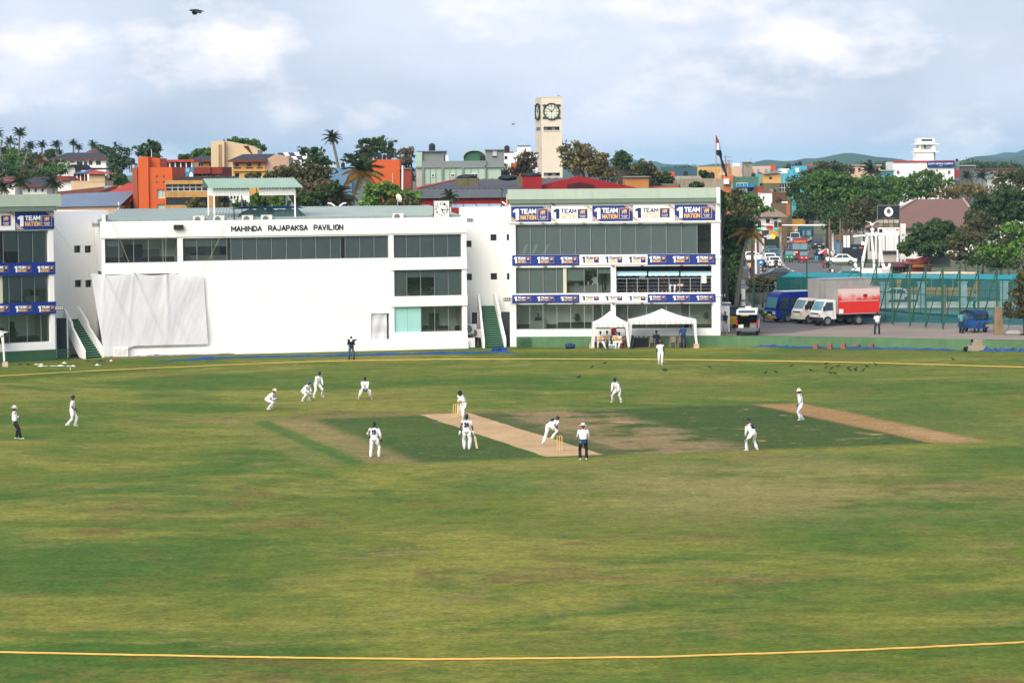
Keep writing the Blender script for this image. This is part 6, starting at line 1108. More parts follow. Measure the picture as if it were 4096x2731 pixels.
tree('wide olive-brown bush tree behind the canopy roof',256,z2,[(960,580,100,45),(1100,560,130,60),(1270,560,160,65),(1400,560,90,60),(1200,650,200,70),(1380,660,110,80)],LO,bare=2)
tree('dry brownish shrub right of the canopy',252,z2,[(1180,690,120,60),(1320,720,130,60),(1430,700,60,80)],LY,bare=3)
tree('big dark dome-shaped tree behind the tall yellow-fronded palm',320,z2,[(1800,300,80,60),(1900,300,90,65),(1980,320,80,70),(1850,370,120,60),(1680,430,80,50),(2030,370,30,50)],LD)
tree('dry brown tree right of the orange cube',335,z3,[(50,660,90,80),(90,610,50,40),(30,770,90,90),(110,820,40,60)],LY,bare=3)
tree('bright glossy green tree at the pavilion roof line',240,z2,[(1880,730,90,55),(1960,680,60,35),(2040,730,100,45),(1830,820,80,60),(1950,830,120,60),(2150,770,90,40),(2250,775,50,22)],LB,size=.42)
tree('olive bush right of the bright green tree',239,z2,[(2180,850,130,45),(2060,860,100,30)],LO,name='bush');tree('green bushes seen through the canopy posts',241,z2,[(990,850,90,45),(930,870,60,30)],LG,name='bush');tree('dark bush right of the canopy posts',242,z2,[(1250,830,90,70),(1180,800,50,50)],LD,name='bush');tree('olive bush in front of the stained yellow block',241,z2,[(200,870,70,40),(260,890,60,20)],LO,name='bush');tree('small bright bush under the canopy middle',241,z2,[(770,830,70,45),(740,880,60,18)],LG,name='bush');tree('dark bush at the canopy left post',242,z2,[(620,870,80,28),(840,880,70,40)],LD,name='bush');tree('olive brush in front of the yellow house',252,z2,[(740,600,60,18),(900,610,60,20)],LO,name='bush')
tree('dark undergrowth between the palms behind the pavilion',244,z2,[(1400,800,100,80),(1560,840,120,50),(1500,720,60,60)],LD,name='bush')
tree('dry brown tree left of the clock tower',340,z3,[(1160,680,90,70),(1220,640,60,40),(1110,760,90,60),(1220,760,70,80),(980,780,80,50),(920,830,60,30)],LY,bare=3)
tree('big rounded olive tree right of the clock tower',345,z3,[(1600,600,95,75),(1720,600,130,70),(1830,660,90,70),(1640,720,130,90),(1800,760,120,80),(1900,720,60,80),(1950,830,120,60)],LW,bare=1)
tree('sparse dark tree behind the big olive tree',380,z3,[(2070,640,60,40),(2130,670,60,40),(2040,700,60,50),(2120,740,60,40)],LD,bare=3);tree('dark olive tree at the right of the sparse one',400,z3,[(2260,760,90,60),(2330,790,60,50),(2120,840,90,50)],LO)
tree('olive-brown rounded tree below the far blue hills',400,z4,[(360,390,70,40),(430,400,80,50),(380,450,100,40),(490,440,40,40)],LO);tree('dark round tree in front of the teal-grey hall',300,z4,[(530,500,60,40),(600,500,70,40),(560,540,100,30),(650,530,30,30)],LD);tree('small green shrub on the weathered roof',310,z4,[(960,460,30,25),(1000,480,40,18)],LD,name='bush',n=700);tree('dark weeds on the roof edge of the weathered house',290,z4,[(900,565,55,18)],LD,name='bush',n=500)
# ---- right of the banner building
S2='trees between the banner building and the street'
tree('glossy green tree touching the top right corner of the banner building',236,z4,[(1130,670,50,50),(1160,720,50,60),(1120,760,40,60)],LG,grp=S2)
tree('tall dark green tree along the right side of the banner building',240,z4,[(1170,850,90,80),(1220,940,110,80),(1160,1030,90,90),(1260,1100,110,60),(1210,1180,110,60)],LD,grp=S2)
tree('brownish half-bare tree behind the dark one by the banner building',262,z4,[(1270,700,80,80),(1330,790,90,80),(1250,800,60,60),(1380,870,70,50)],LO,grp=S2,bare=4)
tree('layered dark green tree hiding the left side of the street',300,z4,[(1380,680,110,40),(1460,730,110,40),(1530,790,90,30),(1420,815,90,40),(1320,910,70,60)],LG,grp=S2)
tree('dark shrub tree below the yellow palm',280,z4,[(1310,1000,60,60),(1260,1020,70,60)],LD,grp=S2)
tree('mid green tree at the lower right of the banner building',246,z4,[(1150,1260,70,80),(1180,1360,80,80),(1160,1460,70,80),(1240,1430,60,70),(1230,1520,80,60)],LG,grp=S2)
tree('dark tree behind the lower green one',262,z4,[(1290,1200,60,70),(1270,1290,60,60)],LD,grp=S2)
tree('dark bush at the building corner above the parked van',247,zv,[(220,220,90,90),(330,300,70,90),(180,330,60,60)],LD,name='bush',grp=S2)
tree('rounded green bush behind the park railing',258,zv,[(640,60,120,50),(560,110,80,50),(760,110,110,60),(830,60,60,50),(660,200,120,80),(820,220,80,80)],LO,name='bush',grp=S2);tree('darker lower part of the bush behind the railing',260,zv,[(560,250,90,70),(740,300,120,60),(600,340,100,50)],LD,name='bush',grp=S2)
tree('small yellow-green potted shrub beside the blue bus',246.5,zv,[(730,535,30,32),(765,540,26,32)],LB,name='bush',n=700,size=.16);tree('weedy ground plants behind the white van',247,zv,[(400,470,50,20),(460,460,40,22),(680,490,30,16)],LG,name='bush',n=900,size=.16)
# ---- street and right side
S3='trees on the right of the street'
tree('huge bright green rain tree over the right of the street',430,z5,[(380,540,110,70),(500,520,130,60),(640,540,130,70),(560,640,160,90),(720,640,140,90),(850,600,120,80),(620,760,130,70),(400,660,110,70)],LG,grp=S3,n=18000)
tree('dark shaded tree at the left of the rain tree',440,z5,[(220,620,90,110),(280,740,100,80),(180,560,60,60),(330,830,110,60),(450,850,130,60)],LD,grp=S3)
tree('brown-topped tree behind the rain tree',480,z5,[(420,410,90,50),(560,410,110,40),(680,430,90,40),(330,460,80,60)],LO,grp=S3,bare=2)
tree('dark tree behind the signboard left side',405,z5,[(800,780,90,80),(880,840,100,80),(760,900,110,90),(920,740,80,50)],LO,grp=S3);tree('dark trunked tree over the pavement stalls',415,z5,[(560,880,100,60),(660,900,90,60),(600,950,110,60)],LD,grp=S3)
tree('broad dark green tree in front of the campus building',450,z5,[(1200,560,110,60),(1340,540,130,60),(1480,540,120,50),(1600,540,110,40),(1250,640,140,60),(1420,630,140,60)],LG,grp=S3);tree('layered tree crown against the white campus wall',470,z5,[(1340,480,70,18),(1450,450,80,22),(1530,480,70,20)],LG,grp=S3,bare=2);tree('dark green tree right of the rain tree',455,z5,[(980,600,120,90),(1100,640,120,80),(1050,540,110,60),(900,540,90,60),(1180,560,80,60),(960,700,110,70)],LG,grp=S3)
tree('gold-olive dome tree behind the brown roof',440,z5,[(1700,620,130,50),(1850,610,130,50),(1950,640,90,60),(1600,660,110,40)],LW,grp=S3)
tree('dry wide tree at the right skyline',400,z5,[(2180,470,90,40),(2280,490,90,50),(2120,540,80,50),(2320,560,70,70)],LO,grp=S3,bare=4);tree('dark olive tree mass right of the brown roof',370,z5,[(2000,740,120,90),(2150,700,120,100),(2280,680,110,110),(1920,840,100,70),(2080,860,130,90),(2250,830,130,90)],LD,grp=S3,n=14000);tree('olive tree in front of the right end of the brown roof',352,z5,[(1900,900,90,80),(1990,940,100,90),(1880,1020,100,80),(2060,1010,100,90)],LO,grp=S3)
tree('dense dark green tree in front of the brown roofed hall',350,z5,[(1430,1000,110,70),(1540,980,120,70),(1380,1090,130,80),(1540,1090,140,90),(1640,1040,110,80),(1480,1170,150,60),(1250,1150,90,70)],LD,grp=S3,n=14000)
tree('mid green tree right of the dark one behind the net',335,z5,[(1750,1080,110,90),(1830,1160,120,90),(1730,1210,110,80),(1930,1080,90,80)],LO,grp=S3);tree('bright green tree near the right edge above the net',310,z5,[(2230,960,90,60),(2310,980,80,60),(2100,1180,120,60),(2000,1190,100,50),(2220,1200,120,70),(2310,1160,80,90)],LB,grp=S3,size=.45);tree('dark green tree behind the bright one at the right edge',325,z5,[(2150,1080,120,80),(2280,1080,110,90),(2050,1280,130,70),(2240,1290,140,70),(1900,1270,100,60)],LD,grp=S3)
tree('near tree cut by the right edge beside the blue tuk-tuk',222.5,zn,[(2110,620,60,60),(2080,720,50,50),(2120,780,60,60),(2020,850,45,60),(2060,920,60,60),(2120,980,60,60),(1920,960,50,30),(1935,1070,55,50),(2060,1090,50,40)],LO,base=2112,size=.34,bark=BARK,bare=1)
# woods beyond the frame on both sides
for lo,hi,Y,sd in((-300,-84,540,1),(95,300,520,2)):
    R=random.Random(sd);Lb=[((R.uniform(lo,hi),R.uniform(-25,25),R.uniform(3,9)+(9 if lo<0 else 1)),(R.uniform(5,9),R.uniform(5,8),R.uniform(3,5.5)))for _ in range(46)];o=ob('woodland',crown(Lb,30000,.8,40+sd),LD,None,(0,Y,0));o['kind']='stuff'
tree('dark lower canopy hanging over the pavement right of the street',425,z5,[(260,820,90,60),(420,800,120,80),(600,830,130,70),(780,820,120,80),(900,900,80,60)],LD,grp=S3);tree('mid green canopy between the rain tree and the columned hall',428,z5,[(900,680,110,80),(1020,760,100,70),(820,720,110,70),(1120,720,80,50)],LG,grp=S3)
# far tree lines
for i in range(16):
    x=-20+i*165;yy=505+random.Random(i).uniform(-8,8)
for i,(x,y,rx,ry,Y,m_)in enumerate(((2450,688,45,14,700,LD),(2560,690,50,10,900,LD),(2740,682,60,10,950,LD),(3040,690,40,12,800,LD),(3165,676,26,12,700,LD),(3480,672,60,14,760,LD),(3560,668,45,12,800,LO),(3900,668,70,18,760,LD),(4010,672,60,20,700,LD),(3780,690,60,14,720,LD),(4070,690,60,24,600,LD),(3320,668,50,14,760,LD))):
    tree(f'{("first", "second", "third", "fourth", "fifth", "sixth", "seventh", "eighth", "ninth", "tenth", "eleventh", "twelfth")[i]} far dark tree clump counted along the skyline right of the clock tower' if i<0 else['low far tree clump right of the big olive tree','far tree line left of the flag','far tree line behind the flag','far trees beside the pink beige block','far clump behind the turquoise house','far trees left of the campus building','far olive clump touching the campus building','far trees at the right skyline','far trees near the right edge skyline','far trees right of the dark grey flats','farther dark clump at the right edge','far clump behind the rain tree'][i],Y,lambda a,b:(a,b),[(x,y,rx,ry),(x+rx*.8,y+3,rx*.6,ry*.8)],m_,grp='far tree clumps',n=1500)
# ---- palms
for lb,Y,zf,top,foot,rad,mats in(
    ('tall palm against the sky in the middle of the town',300,z2,(1475,235),(1535,560),105,(PF,)),
    ('large palm with yellow lower fronds behind the pavilion roof',247,z2,(1760,560),(1670,860),230,(PF,PY,.45)),
    ('dry greyish palm left of the yellow-fronded palm',244,z2,(1540,780),(1560,900),190,(PD,)),
    ('palm crown rising behind the yellow-fronded palm',285,z2,(1795,385),(1795,700),110,(PF,)),
    ('small palm at the right end of the canopy',246,z2,(1190,800),(1190,900),85,(PF,PY,.8)),
    ('palm top behind the left canopy posts',243,z2,(460,830),(460,900),100,(PF,)),
    ('palm top just left of the square clock',238,z3,(470,1030),(470,1120),105,(PF,)),
    ('yellow palm hanging over the left of the street',239,z4,(1390,1010),(1340,1300),185,(PF,PY,.25)),
    ('palm at the skyline left of the campus building',470,z5,(910,430),(910,600),120,(PF,)),
    ('first of two palms right of the campus building',520,z5,(1815,480),(1815,600),75,(PF,)),('second of two palms right of the campus building',520,z5,(1960,480),(1960,600),80,(PF,)),
    ('palm cut by the left edge on the hill',470,z1,(-25,190),(0,360),75,(PF,)),('tallest palm on the left hill',460,z1,(185,190),(180,360),78,(PF,)),('palm left of the tallest one on the hill',470,z1,(92,265),(100,380),58,(PF,)),('leaning brownish palm right of the tallest one',450,z1,(285,310),(240,450),65,(PF,PD,.5)),('palm with dry fronds in the middle of the hill top',465,z1,(395,300),(395,400),62,(PF,PD,.6)),('dark palm left of the hill house roof',480,z1,(530,300),(535,400),62,(PF,)),('first palm above the hill house roof',490,z1,(690,285),(690,390),55,(PF,)),('second lower palm above the hill house roof',490,z1,(740,325),(740,390),48,(PF,)),('palm right of the roof ridge of the hill house',490,z1,(875,300),(875,380),58,(PF,)),('golden yellow palm in front of the hill trees',420,z1,(380,440),(370,600),80,(PD,PY,.3)),
    ('palm at the far left edge in front of the low houses',300,z1,(20,700),(10,800),110,(PF,)),('spreading palm before the grey-roofed houses',290,z1,(190,650),(190,800),115,(PF,)),('dark palm left of the white wall house',295,z1,(490,660),(500,800),115,(PF,)),('small palm tucked behind the second hill palm',480,z1,(560,370),(560,420),45,(PF,))):
    palm(lb,Y,zf,top,foot,rad,mats,30 if rad>170 else 22)
# ================================================================ practice nets, railings, gantries, monument
PG=.81
GPOST=M('green_steel',(.020,.085,.055),.6,.15);CYNET=NET('cyan_shade_net',(.005,.40,.46),.90);TNET=NET('teal_net',(.003,.16,.155),.57);TNET2=NET('dark_teal_net',(.003,.13,.12),.75)
tops={0:445,145:450,335:458,525:466,740:474,930:483,1140:495,1345:502,1570:517,1795:528,2123:540}
cols=[(145,1170),(335,1188),(525,1203),(740,1222),(930,1237),(1140,1256),(1345,1272),(1570,1288),(1795,1305),(2123,1330)]
fr=thing('net_frame','tall green steel frame of braced posts in front of the teal practice nets','net frame',G(zn(1140,1256),PG));O=fr.location.copy();base=[];top=[]
for x,y in cols:
    q=G(zn(x,y),PG);base.append(q);tq=AT(zn(x,tops[x]),q.y);top.append(Vector((q.x,q.y,tq.z)))
x0=Vector((base[0].x-4.4,base[0].y+1.9,PG));base.insert(0,x0);top.insert(0,Vector((x0.x,x0.y,top[0].z)))
for i,(a,b)in enumerate(zip(base,top)):
    g=MB();g.bar(a-O,b-O,.13);ob('post',g,GPOST,fr)
    if i<len(base)-1:
        for z in(1.0,.52):g=MB();g.bar(a.lerp(b,z)-O,base[i+1].lerp(top[i+1],z)-O,.06);ob('rail',g,GPOST,fr)
        g=MB();g.bar(a-O,base[i+1].lerp(top[i+1],.98)-O+Vector((0,.05,0)),.055);ob('brace',g,GPOST,fr)
    s=Vector((-.9,-.1,0));g=MB();g.bar(a+s-O+Vector((-.5,0,0)),a.lerp(b,.78)+s*.35-O,.04);g.bar(a.lerp(b,.78)+s*.35-O,a.lerp(b,.82)-O,.05);g.bar(a+s-O+Vector((-.35,0,.8)),a-O+Vector((0,0,.8)),.04);ob('stay',g,GPOST,fr)
# the net cage behind
fl=G(zr(1030,1290),PG);ntop=4.55
NA=Vector((AT(zr(1030,1010),249).x,249,0));NB_=Vector((AT(zn(2085,600),236).x+3,236,0));back=Vector((2.2,11,0))
cg=thing('practice_net','long practice net cage of teal mesh with a bright cyan roof net','net',(NA.x,NA.y,PG));O=cg.location.copy();Tn=ntop-PG
nf=lambda u:(NA.lerp(NB_,u)-Vector((O.x,O.y,0)))
g=MB();g.grid(lambda u,v:nf(u)+back*v+Vector((0,0,Tn-.12*sin(v*pi)-.05*sin(u*30)**2)),60,6);ob('roof_net',g,CYNET,cg)
g=MB();g.grid(lambda u,v:nf(u)+Vector((0,.06*sin(u*40),Tn*(1-v))),60,8);ob('front_net',g,TNET,cg)
g=MB();g.grid(lambda u,v:nf(u)+back+Vector((0,.06*sin(u*40),Tn*(1-.75*v))),60,8);ob('rear_net',g,NET('rear_teal_net',(.003,.17,.165),.28),cg)
g=MB();g.grid(lambda u,v:nf(0)+back*u+Vector((0,0,Tn*(1-v))),8,8);ob('end_net',g,TNET2,cg);u1=.17
g=MB();g.grid(lambda u,v:nf(u*u1)+Vector((0,-.05,(Tn+.02)*(1-v))),20,8);ob('end_net',g,TNET2,cg)
for k in range(11):
    p=nf(k/10);g=MB();g.bar(p,p+Vector((0,0,Tn)),.06);ob('cage_post',g,GPOST,cg);p=nf(k/10)+back;g=MB();g.bar(p,p+Vector((0,0,Tn)),.06);ob('cage_post',g,GPOST,cg)
g=MB()
for k in range(40):a,b=nf(k/40)+back,nf((k+1)/40)+back;g.bar(a+Vector((0,0,Tn)),b+Vector((0,0,Tn-.5)),.03);g.bar(a+Vector((0,0,Tn-.5)),b+Vector((0,0,Tn)),.03)
g.bar(nf(0)+back+Vector((0,0,Tn-.5)),nf(1)+back+Vector((0,0,Tn-.5)),.05);ob('truss',g,GPOST,cg)
# strip of concrete under the nets
g=MB();q=[NA+Vector((1,-1,0)),NB_+Vector((6,-8,0)),NB_+back*1.6+Vector((10,0,0)),NA+back*1.6];g.add([(v.x,v.y,.806)for v in q],[(0,1,2,3)]);struct('net_floor',g,M('net_concrete',(.20,.235,.26),.9,.15,.4))
# orange posts, tyres, rough block
for i,(x,y0,y1,m_)in enumerate(((1160,725,1062,'o'),(727,660,1030,'b'),(1963,695,870,'o'))):
    q=G(zn(x,y1),PG)if i<2 else AT(zn(x,y1),243);tp=AT(zn(x,y0),q.y);t=thing('marker_post',('orange post standing inside the practice nets','rusty brown post inside the practice nets','orange post near the right end of the nets')[i],'post',(q.x,q.y,PG));g=MB();g.cyl((0,0,0),(0,0,tp.z-PG),.13,n=8);ob('shaft',g,M('orange_post',C(225,135,60),.7,.12)if m_=='o' else M('brown_post',C(150,95,75),.8,.15),t);g=MB();g.cyl((0,0,tp.z-PG),(0,0,tp.z-PG+.06),.15,n=8);ob('cap',g,DARK,t)
for i,(x,y)in enumerate(((365,1040),(630,1055),(830,1075),(1090,1098),(1260,1118))):
    q=G(zn(x,y),PG);g=MB();n_=14
    g.loft([[((.22+.09*cos(b))*cos(2*pi*j/n_),(.22+.09*cos(b))*sin(2*pi*j/n_),.1+.09*sin(b))for j in range(n_)]for b in[2*pi*k/8 for k in range(9)]],cap=False);tag(ob('old_tyre',g,RUBBER,None,(q.x,q.y,PG-.02),.3*i),f'{("first", "second", "third", "fourth", "fifth")[i]} old black tyre from the left under the practice nets','tyre','old tyres under the nets')
g=MB();a,b=G(zn(340,1040),PG),G(zn(1700,1150),PG);g.tube([a.lerp(b,k/12)+Vector((0,.6+.3*sin(k),.05))for k in range(13)],[(.12,.5)]*13,6);tag(ob('rolled_mat',g,M('black_sheet',(.02,.022,.03))),'long dark rolled mat lying under the practice nets','mat')
q=G(zn(1810,1325),PG);g=MB();g.loft([[(-.34,-.25,0),(.32,-.25,0),(.32,.25,0),(-.34,.25,0)],[(-.30,-.22,1.1),(.33,-.24,1.1),(.33,.24,1.1),(-.30,.24,1.1)],[(-.26,-.2,2.12),(.27,-.22,2.16),(.28,.2,2.1),(-.26,.2,2.18)]]);tag(ob('concrete_stump',g,M('brown_concrete',C(165,140,110),.95,.25,1.5,streak=.3,bump=.5),None,(q.x,q.y,PG)),'thick weathered concrete stump post beside the blue tuk-tuk','post')
for(x,y,s,lab)in((1925,1170,.55,'dark concrete block on the grey floor right of the stump post'),(2000,1335,.8,'low dark stones beside the stump post')):q=G(zn(x,y),PG);g=MB();g.ell((0,0,.15),(s,.4,.28),7,4);tag(ob('stone_block',g,CONC,None,(q.x,q.y,PG)),lab,'stone')
# street-side wall with pillars and railings behind the nets
YW=268.0;wl=thing('street_wall','low white wall with pale pillars and dark railings behind the nets','wall',(AT(zn(-400,990),YW).x,YW,PG));O=wl.location.copy();XW=AT(zn(2300,990),YW).x-O.x;hW=AT(zn(1000,932),YW).z-PG;g=MB();g.box(0,XW,0,.25,0,hW);ob('wall_body',g,WHITE2,wl)
PB_=M('pale_blue_pillar',(.42,.55,.60),.8,.08,streak=.1)
for x in(-100,150,430,890,1380,1880):u=AT(zn(x,900),YW).x-O.x;g=MB();g.box(u-.38,u+.38,-.1,.4,0,AT(zn(1000,705),YW).z-PG);g.box(u-.45,u+.45,-.17,.47,AT(zn(1000,705),YW).z-PG,AT(zn(1000,690),YW).z-PG);ob('pillar',g,PB_,wl)
hR=AT(zn(1000,790),YW).z-PG;nb_=int(XW/.22)
g=MB()
for k in range(nb_):u=XW*(k+.5)/nb_;g.box(u-.018,u+.018,.1,.14,hW,hR)
for z in(hW+.1,hR-.1):g.box(0,XW,.08,.16,z,z+.05)
rl_=ob('railing',g,DARK,wl);rl_['kind']='stuff'
# park railing behind the vans
YR=251.0;pr_=thing('park_railing','dark green mesh fence and grey railing behind the parked van','fence',(AT(zv(100,450),YR).x,YR,PG));O=pr_.location.copy();XR=AT(zv(900,450),YR).x-O.x
for x in(100,215,400,590,780,985,1195):u=AT(zv(x,300),YR).x-O.x;g=MB();g.box(u-.08,u+.08,-.08,.08,0,AT(zv(x,130),YR).z-PG);ob('post',g,GPOST,pr_)
for y in(130,330):g=MB();z=AT(zv(500,y),YR).z-PG;g.box(0,XR*1.4,-.03,.03,z-.06,z);ob('rail',g,GPOST,pr_)
for k in range(46):u=XR*(k+.5)/46;g=MB();g.box(u-.025,u+.025,.25,.3,.3,AT(zv(500,240),YR).z-PG);ob('picket',g,GREYB,pr_)
g=MB();g.box(0,XR,.2,.5,0,AT(zv(500,425),YR).z-PG);ob('kerb_wall',g,GREYB,pr_)
u=AT(zv(445,300),YR).x-O.x;g=MB();g.box(u-.2,u+.2,.1,.5,0,AT(zv(445,190),YR).z-PG);ob('pillar',g,WHITE2,pr_)
# service box beside the building
q=G(zv(200,785),PG);sb=thing('service_box','white service cabinet with pipes at the corner of the banner building','cabinet',(q.x,231.4,PG));s_=231.4/FPX/3.36;g=MB();g.box(-90*s_,95*s_,0,1.8,0,345*s_);ob('casing',g,WHITE,sb)
g=MB();g.cyl((-20*s_,-.02,200*s_),(-20*s_,-.06,200*s_),55*s_,n=18);ob('fan',g,M('fan_grey',(.35,.38,.4),.5,.1),sb);g=MB();g.box(-78*s_,-40*s_,-.35,-.02,0,210*s_);ob('unit',g,WHITE2,sb);g=MB();g.box(-74*s_,-45*s_,-.38,-.36,.1,195*s_);ob('louvre',g,DARK,sb)
for k in range(4):g=MB();x=(-75+18*k)*s_;g.cyl((x,.3,345*s_),(x,.3,520*s_),.05 if k%2 else .09,n=6);ob('pipe',g,WHITE if k%2 else DARK,sb)
g=MB();g.box(0,115*s_,.2,1.2,378*s_,392*s_);ob('shelf',g,WHITE2,sb)
flood(zv(140,300),230.5,'floodlight bar at the right corner of the banner building',4,.9)
# ---- gantry with green signals
WP=M('white_pole',(.72,.73,.74),.5,.04);q=G(zr(1787,792),PG);gt=thing('signal_gantry','white cantilever gantry with two green traffic signals over the street','traffic signal',(q.x,q.y,PG));O=gt.location.copy();YG=q.y;tp=AT(zr(1787,318),YG)-O;g=MB();g.cyl((0,0,0),(0,0,tp.z),.19,.15,10);ob('pole',g,WP,gt);e1=AT(zr(650,338),YG)-O
g=MB();g.cyl((0,0,tp.z-.25),(e1.x,0,e1.z),.15,.07,8);ob('arm',g,WP,gt)
GLOW=M('green_light',(.02,.5,.2),.4,.05,emit=(.02,.6,.22,.8));AMB=M('amber_light',(.6,.3,.02),.4,.05,emit=(1,.5,.03,.8))
for x in(793,1015):
    p=AT(zr(x,345),YG)-O;g=MB();g.box(p.x-.32,p.x+.32,-.4,-.1,p.z-.8,p.z+.8);h_=ob('signal_head',g,WHITE,gt);g=MB();g.box(p.x-.26,p.x+.26,-.44,-.405,p.z-.74,p.z+.74);ob('backplate',g,BLACK,h_)
    for k,m_ in((-.45,GLOW),(0,DARK),(.45,DARK)):g=MB();g.cyl((p.x,-.445,p.z+k),(p.x,-.47,p.z+k),.2,n=14);ob('lens',g,m_,h_)
p=AT(zr(1065,332),YG)-O;g=MB();g.box(p.x-.4,p.x+.3,-.3,-.1,p.z-.3,p.z+.35);ob('camera_box',g,DARK,gt);g=MB();u=AT(zr(1385,330),YG)-O;g.bar((u.x,0,u.z-.3),(u.x,0,u.z+1.0),.06);ob('stub',g,DARK,gt)
q=G(zr(752,1006),PG);lp=thing('street_lamp','white street lamp post with a solar panel and a side arm with an amber signal','street lamp',(q.x,q.y,PG));O=lp.location.copy();Y_=q.y;tp=AT(zr(752,385),Y_)-O;g=MB();g.cyl((0,0,0),(0,0,tp.z),.13,.10,8);ob('pole',g,WP,lp);a=AT(zr(690,350),Y_)-O;g=MB();g.bar((0,0,tp.z),a,.10);ob('lamp_arm',g,WP,lp);g=MB();b=AT(zr(765,388),Y_)-O;g.bar(a+Vector((0,0,.05)),b+Vector((0,0,.1)),.8,.06);ob('solar_panel',g,DARK,lp)
b=AT(zr(905,492),Y_)-O;g=MB();g.cyl((0,0,b.z),(b.x,0,b.z),.07,n=6);ob('side_arm',g,WP,lp);r0,r1=AT(zr(895,525),Y_)-O,AT(zr(950,465),Y_)-O;g=MB();g.box(r0.x,r1.x,-.1,0,r0.z,r1.z);ob('sign_panel',g,M('pale_lilac_sign',(.45,.48,.66),.6,.05),lp);p=AT(zr(980,493),Y_)-O;g=MB();g.cyl((p.x,-.1,p.z),(p.x,.1,p.z),.28,n=14);ob('amber_lamp',g,AMB,lp)
q=G(zr(815,978),PG);ps=thing('crossing_sign','blue square pedestrian crossing sign on a striped post','road sign',(q.x,q.y,PG));O=ps.location.copy();r0,r1=AT(zr(783,868),q.y)-O,AT(zr(850,795),q.y)-O;g=MB();g.box(r0.x,r1.x,-.05,0,r0.z,r1.z);ob('plate',g,M('sign_sky_blue',C(40,150,215),.5,.05),ps);cx_=(r0.x+r1.x)/2;g=MB();g.prism([(cx_-.22,r0.z+.2),(cx_,r1.z-.2),(cx_+.22,r0.z+.2)],-.07,-.052);ob('symbol',g,WSIGN,ps)
for k in range(6):g=MB();g.cyl((cx_,.02,r0.z*k/6),(cx_,.02,r0.z*(k+1)/6),.06,n=6);ob('post_band',g,BLACK if k%2 else WHITE,ps)
q=G(zr(1795,800),PG);ds=thing('diamond_sign','white diamond shaped road sign beside the gantry pole','road sign',(q.x,q.y-3,PG));O=ds.location.copy();c_=AT(zr(1795,722),q.y-3)-O;g=MB();d_=.62;g.prism([(c_.x-d_,c_.z),(c_.x,c_.z+d_),(c_.x+d_,c_.z),(c_.x,c_.z-d_)],-.05,0);ob('plate',g,WSIGN,ds);g=MB();g.cyl((c_.x,.03,0),(c_.x,.03,c_.z),.05,n=6);ob('post',g,STEEL,ds);g=MB();g.box(c_.x-.12,c_.x+.12,-.07,-.052,c_.z-.2,c_.z+.1);ob('symbol',g,GREYB,ds)
Yb=400;bd=thing('white_board','tall white notice board between wooden poles right of the street','sign board',(AT(zr(1968,640),Yb).x,Yb,PG));O=bd.location.copy();r0,r1=AT(zr(1926,638),Yb)-O,AT(zr(2012,476),Yb)-O;g=MB();g.box(r0.x,r1.x,-.05,.05,r0.z,r1.z);ob('panel',g,WSIGN,bd);g=MB();g.box(-.05,.05,-.08,-.051,r0.z,r1.z);ob('divider',g,GREYB,bd);g=MB();g.cyl((0,.1,0),(0,.1,r0.z),.08,n=6);ob('post',g,DARK,bd)
WOOD=M('weathered_wood',C(150,125,105),.9,.2,2)
for i,(x,y0)in enumerate(((1885,245),(1975,265),(2018,340),(1740,250),(1920,310))):t=thing('utility_pole',('tall wooden pole left of the white notice board','tall wooden pole behind the white notice board','shorter wooden pole right of the notice board','dark wooden pole beside the gantry corner','thin wooden pole with a street lamp arm')[i],'pole',(AT(zr(x,700),406+i).x,406+i,PG));hp=AT(zr(x,y0),406+i).z-PG;g=MB();g.cyl((0,0,0),(0,0,hp),.17,.11,7);ob('shaft',g,WOOD,t);g=MB();g.bar((-.5,0,hp-.5),(.5,0,hp-.5),.08);ob('cross_arm',g,WOOD,t)
# cables
CAB=M('cable_black',(.02,.02,.02),.8,.1)
for i,(a,b)in enumerate(((zr(1885,260),zr(2350,420)),(zr(1740,260),zr(1885,262)),(zr(1975,285),zr(2350,470)))):A_,B_=AT(a,406),AT(b,400);g=MB();g.tube([A_.lerp(B_,k/10)-Vector((0,0,1.2*sin(pi*k/10)))for k in range(11)],.03,4);tag(ob('cable',g,CAB),('upper sagging cable right of the wooden poles','short cable between the left wooden poles','lower sagging cable right of the wooden poles')[i],'cable')
q=AT(zr(1700,800),412);um=thing('umbrella','red and white stall umbrella on the pavement','umbrella',(q.x,412,PG));tz=AT(zr(1700,648),412).z-PG
for k in range(8):a0,a1=k*pi/4,(k+1)*pi/4;g=MB();g.add([(0,0,tz),(1.5*cos(a0),1.5*sin(a0),tz-.75),(1.5*cos(a1),1.5*sin(a1),tz-.75)],[(0,1,2)]);ob('canopy_panel',g,M('umbrella_red',C(205,60,70),.8,.05)if k%2 else WSIGN,um)
g=MB();g.cyl((0,0,0),(0,0,tz),.04,n=6);ob('pole',g,STEEL,um)
bs=Bk('bus_shelter','narrow pale blue shelter post house right of the gantry',zr(1830,540),zr(1915,740),409,dep=3,mat=M('shelter_blue',C(120,165,190),.8,.1,streak=.1),zb=PG-.2);bs.body();bs.poly('thatch',[zr(1825,545),zr(1845,480),zr(1890,470),zr(1920,540)],M('thatch_brown',C(150,115,90),.95,.3,2),-.4,3)
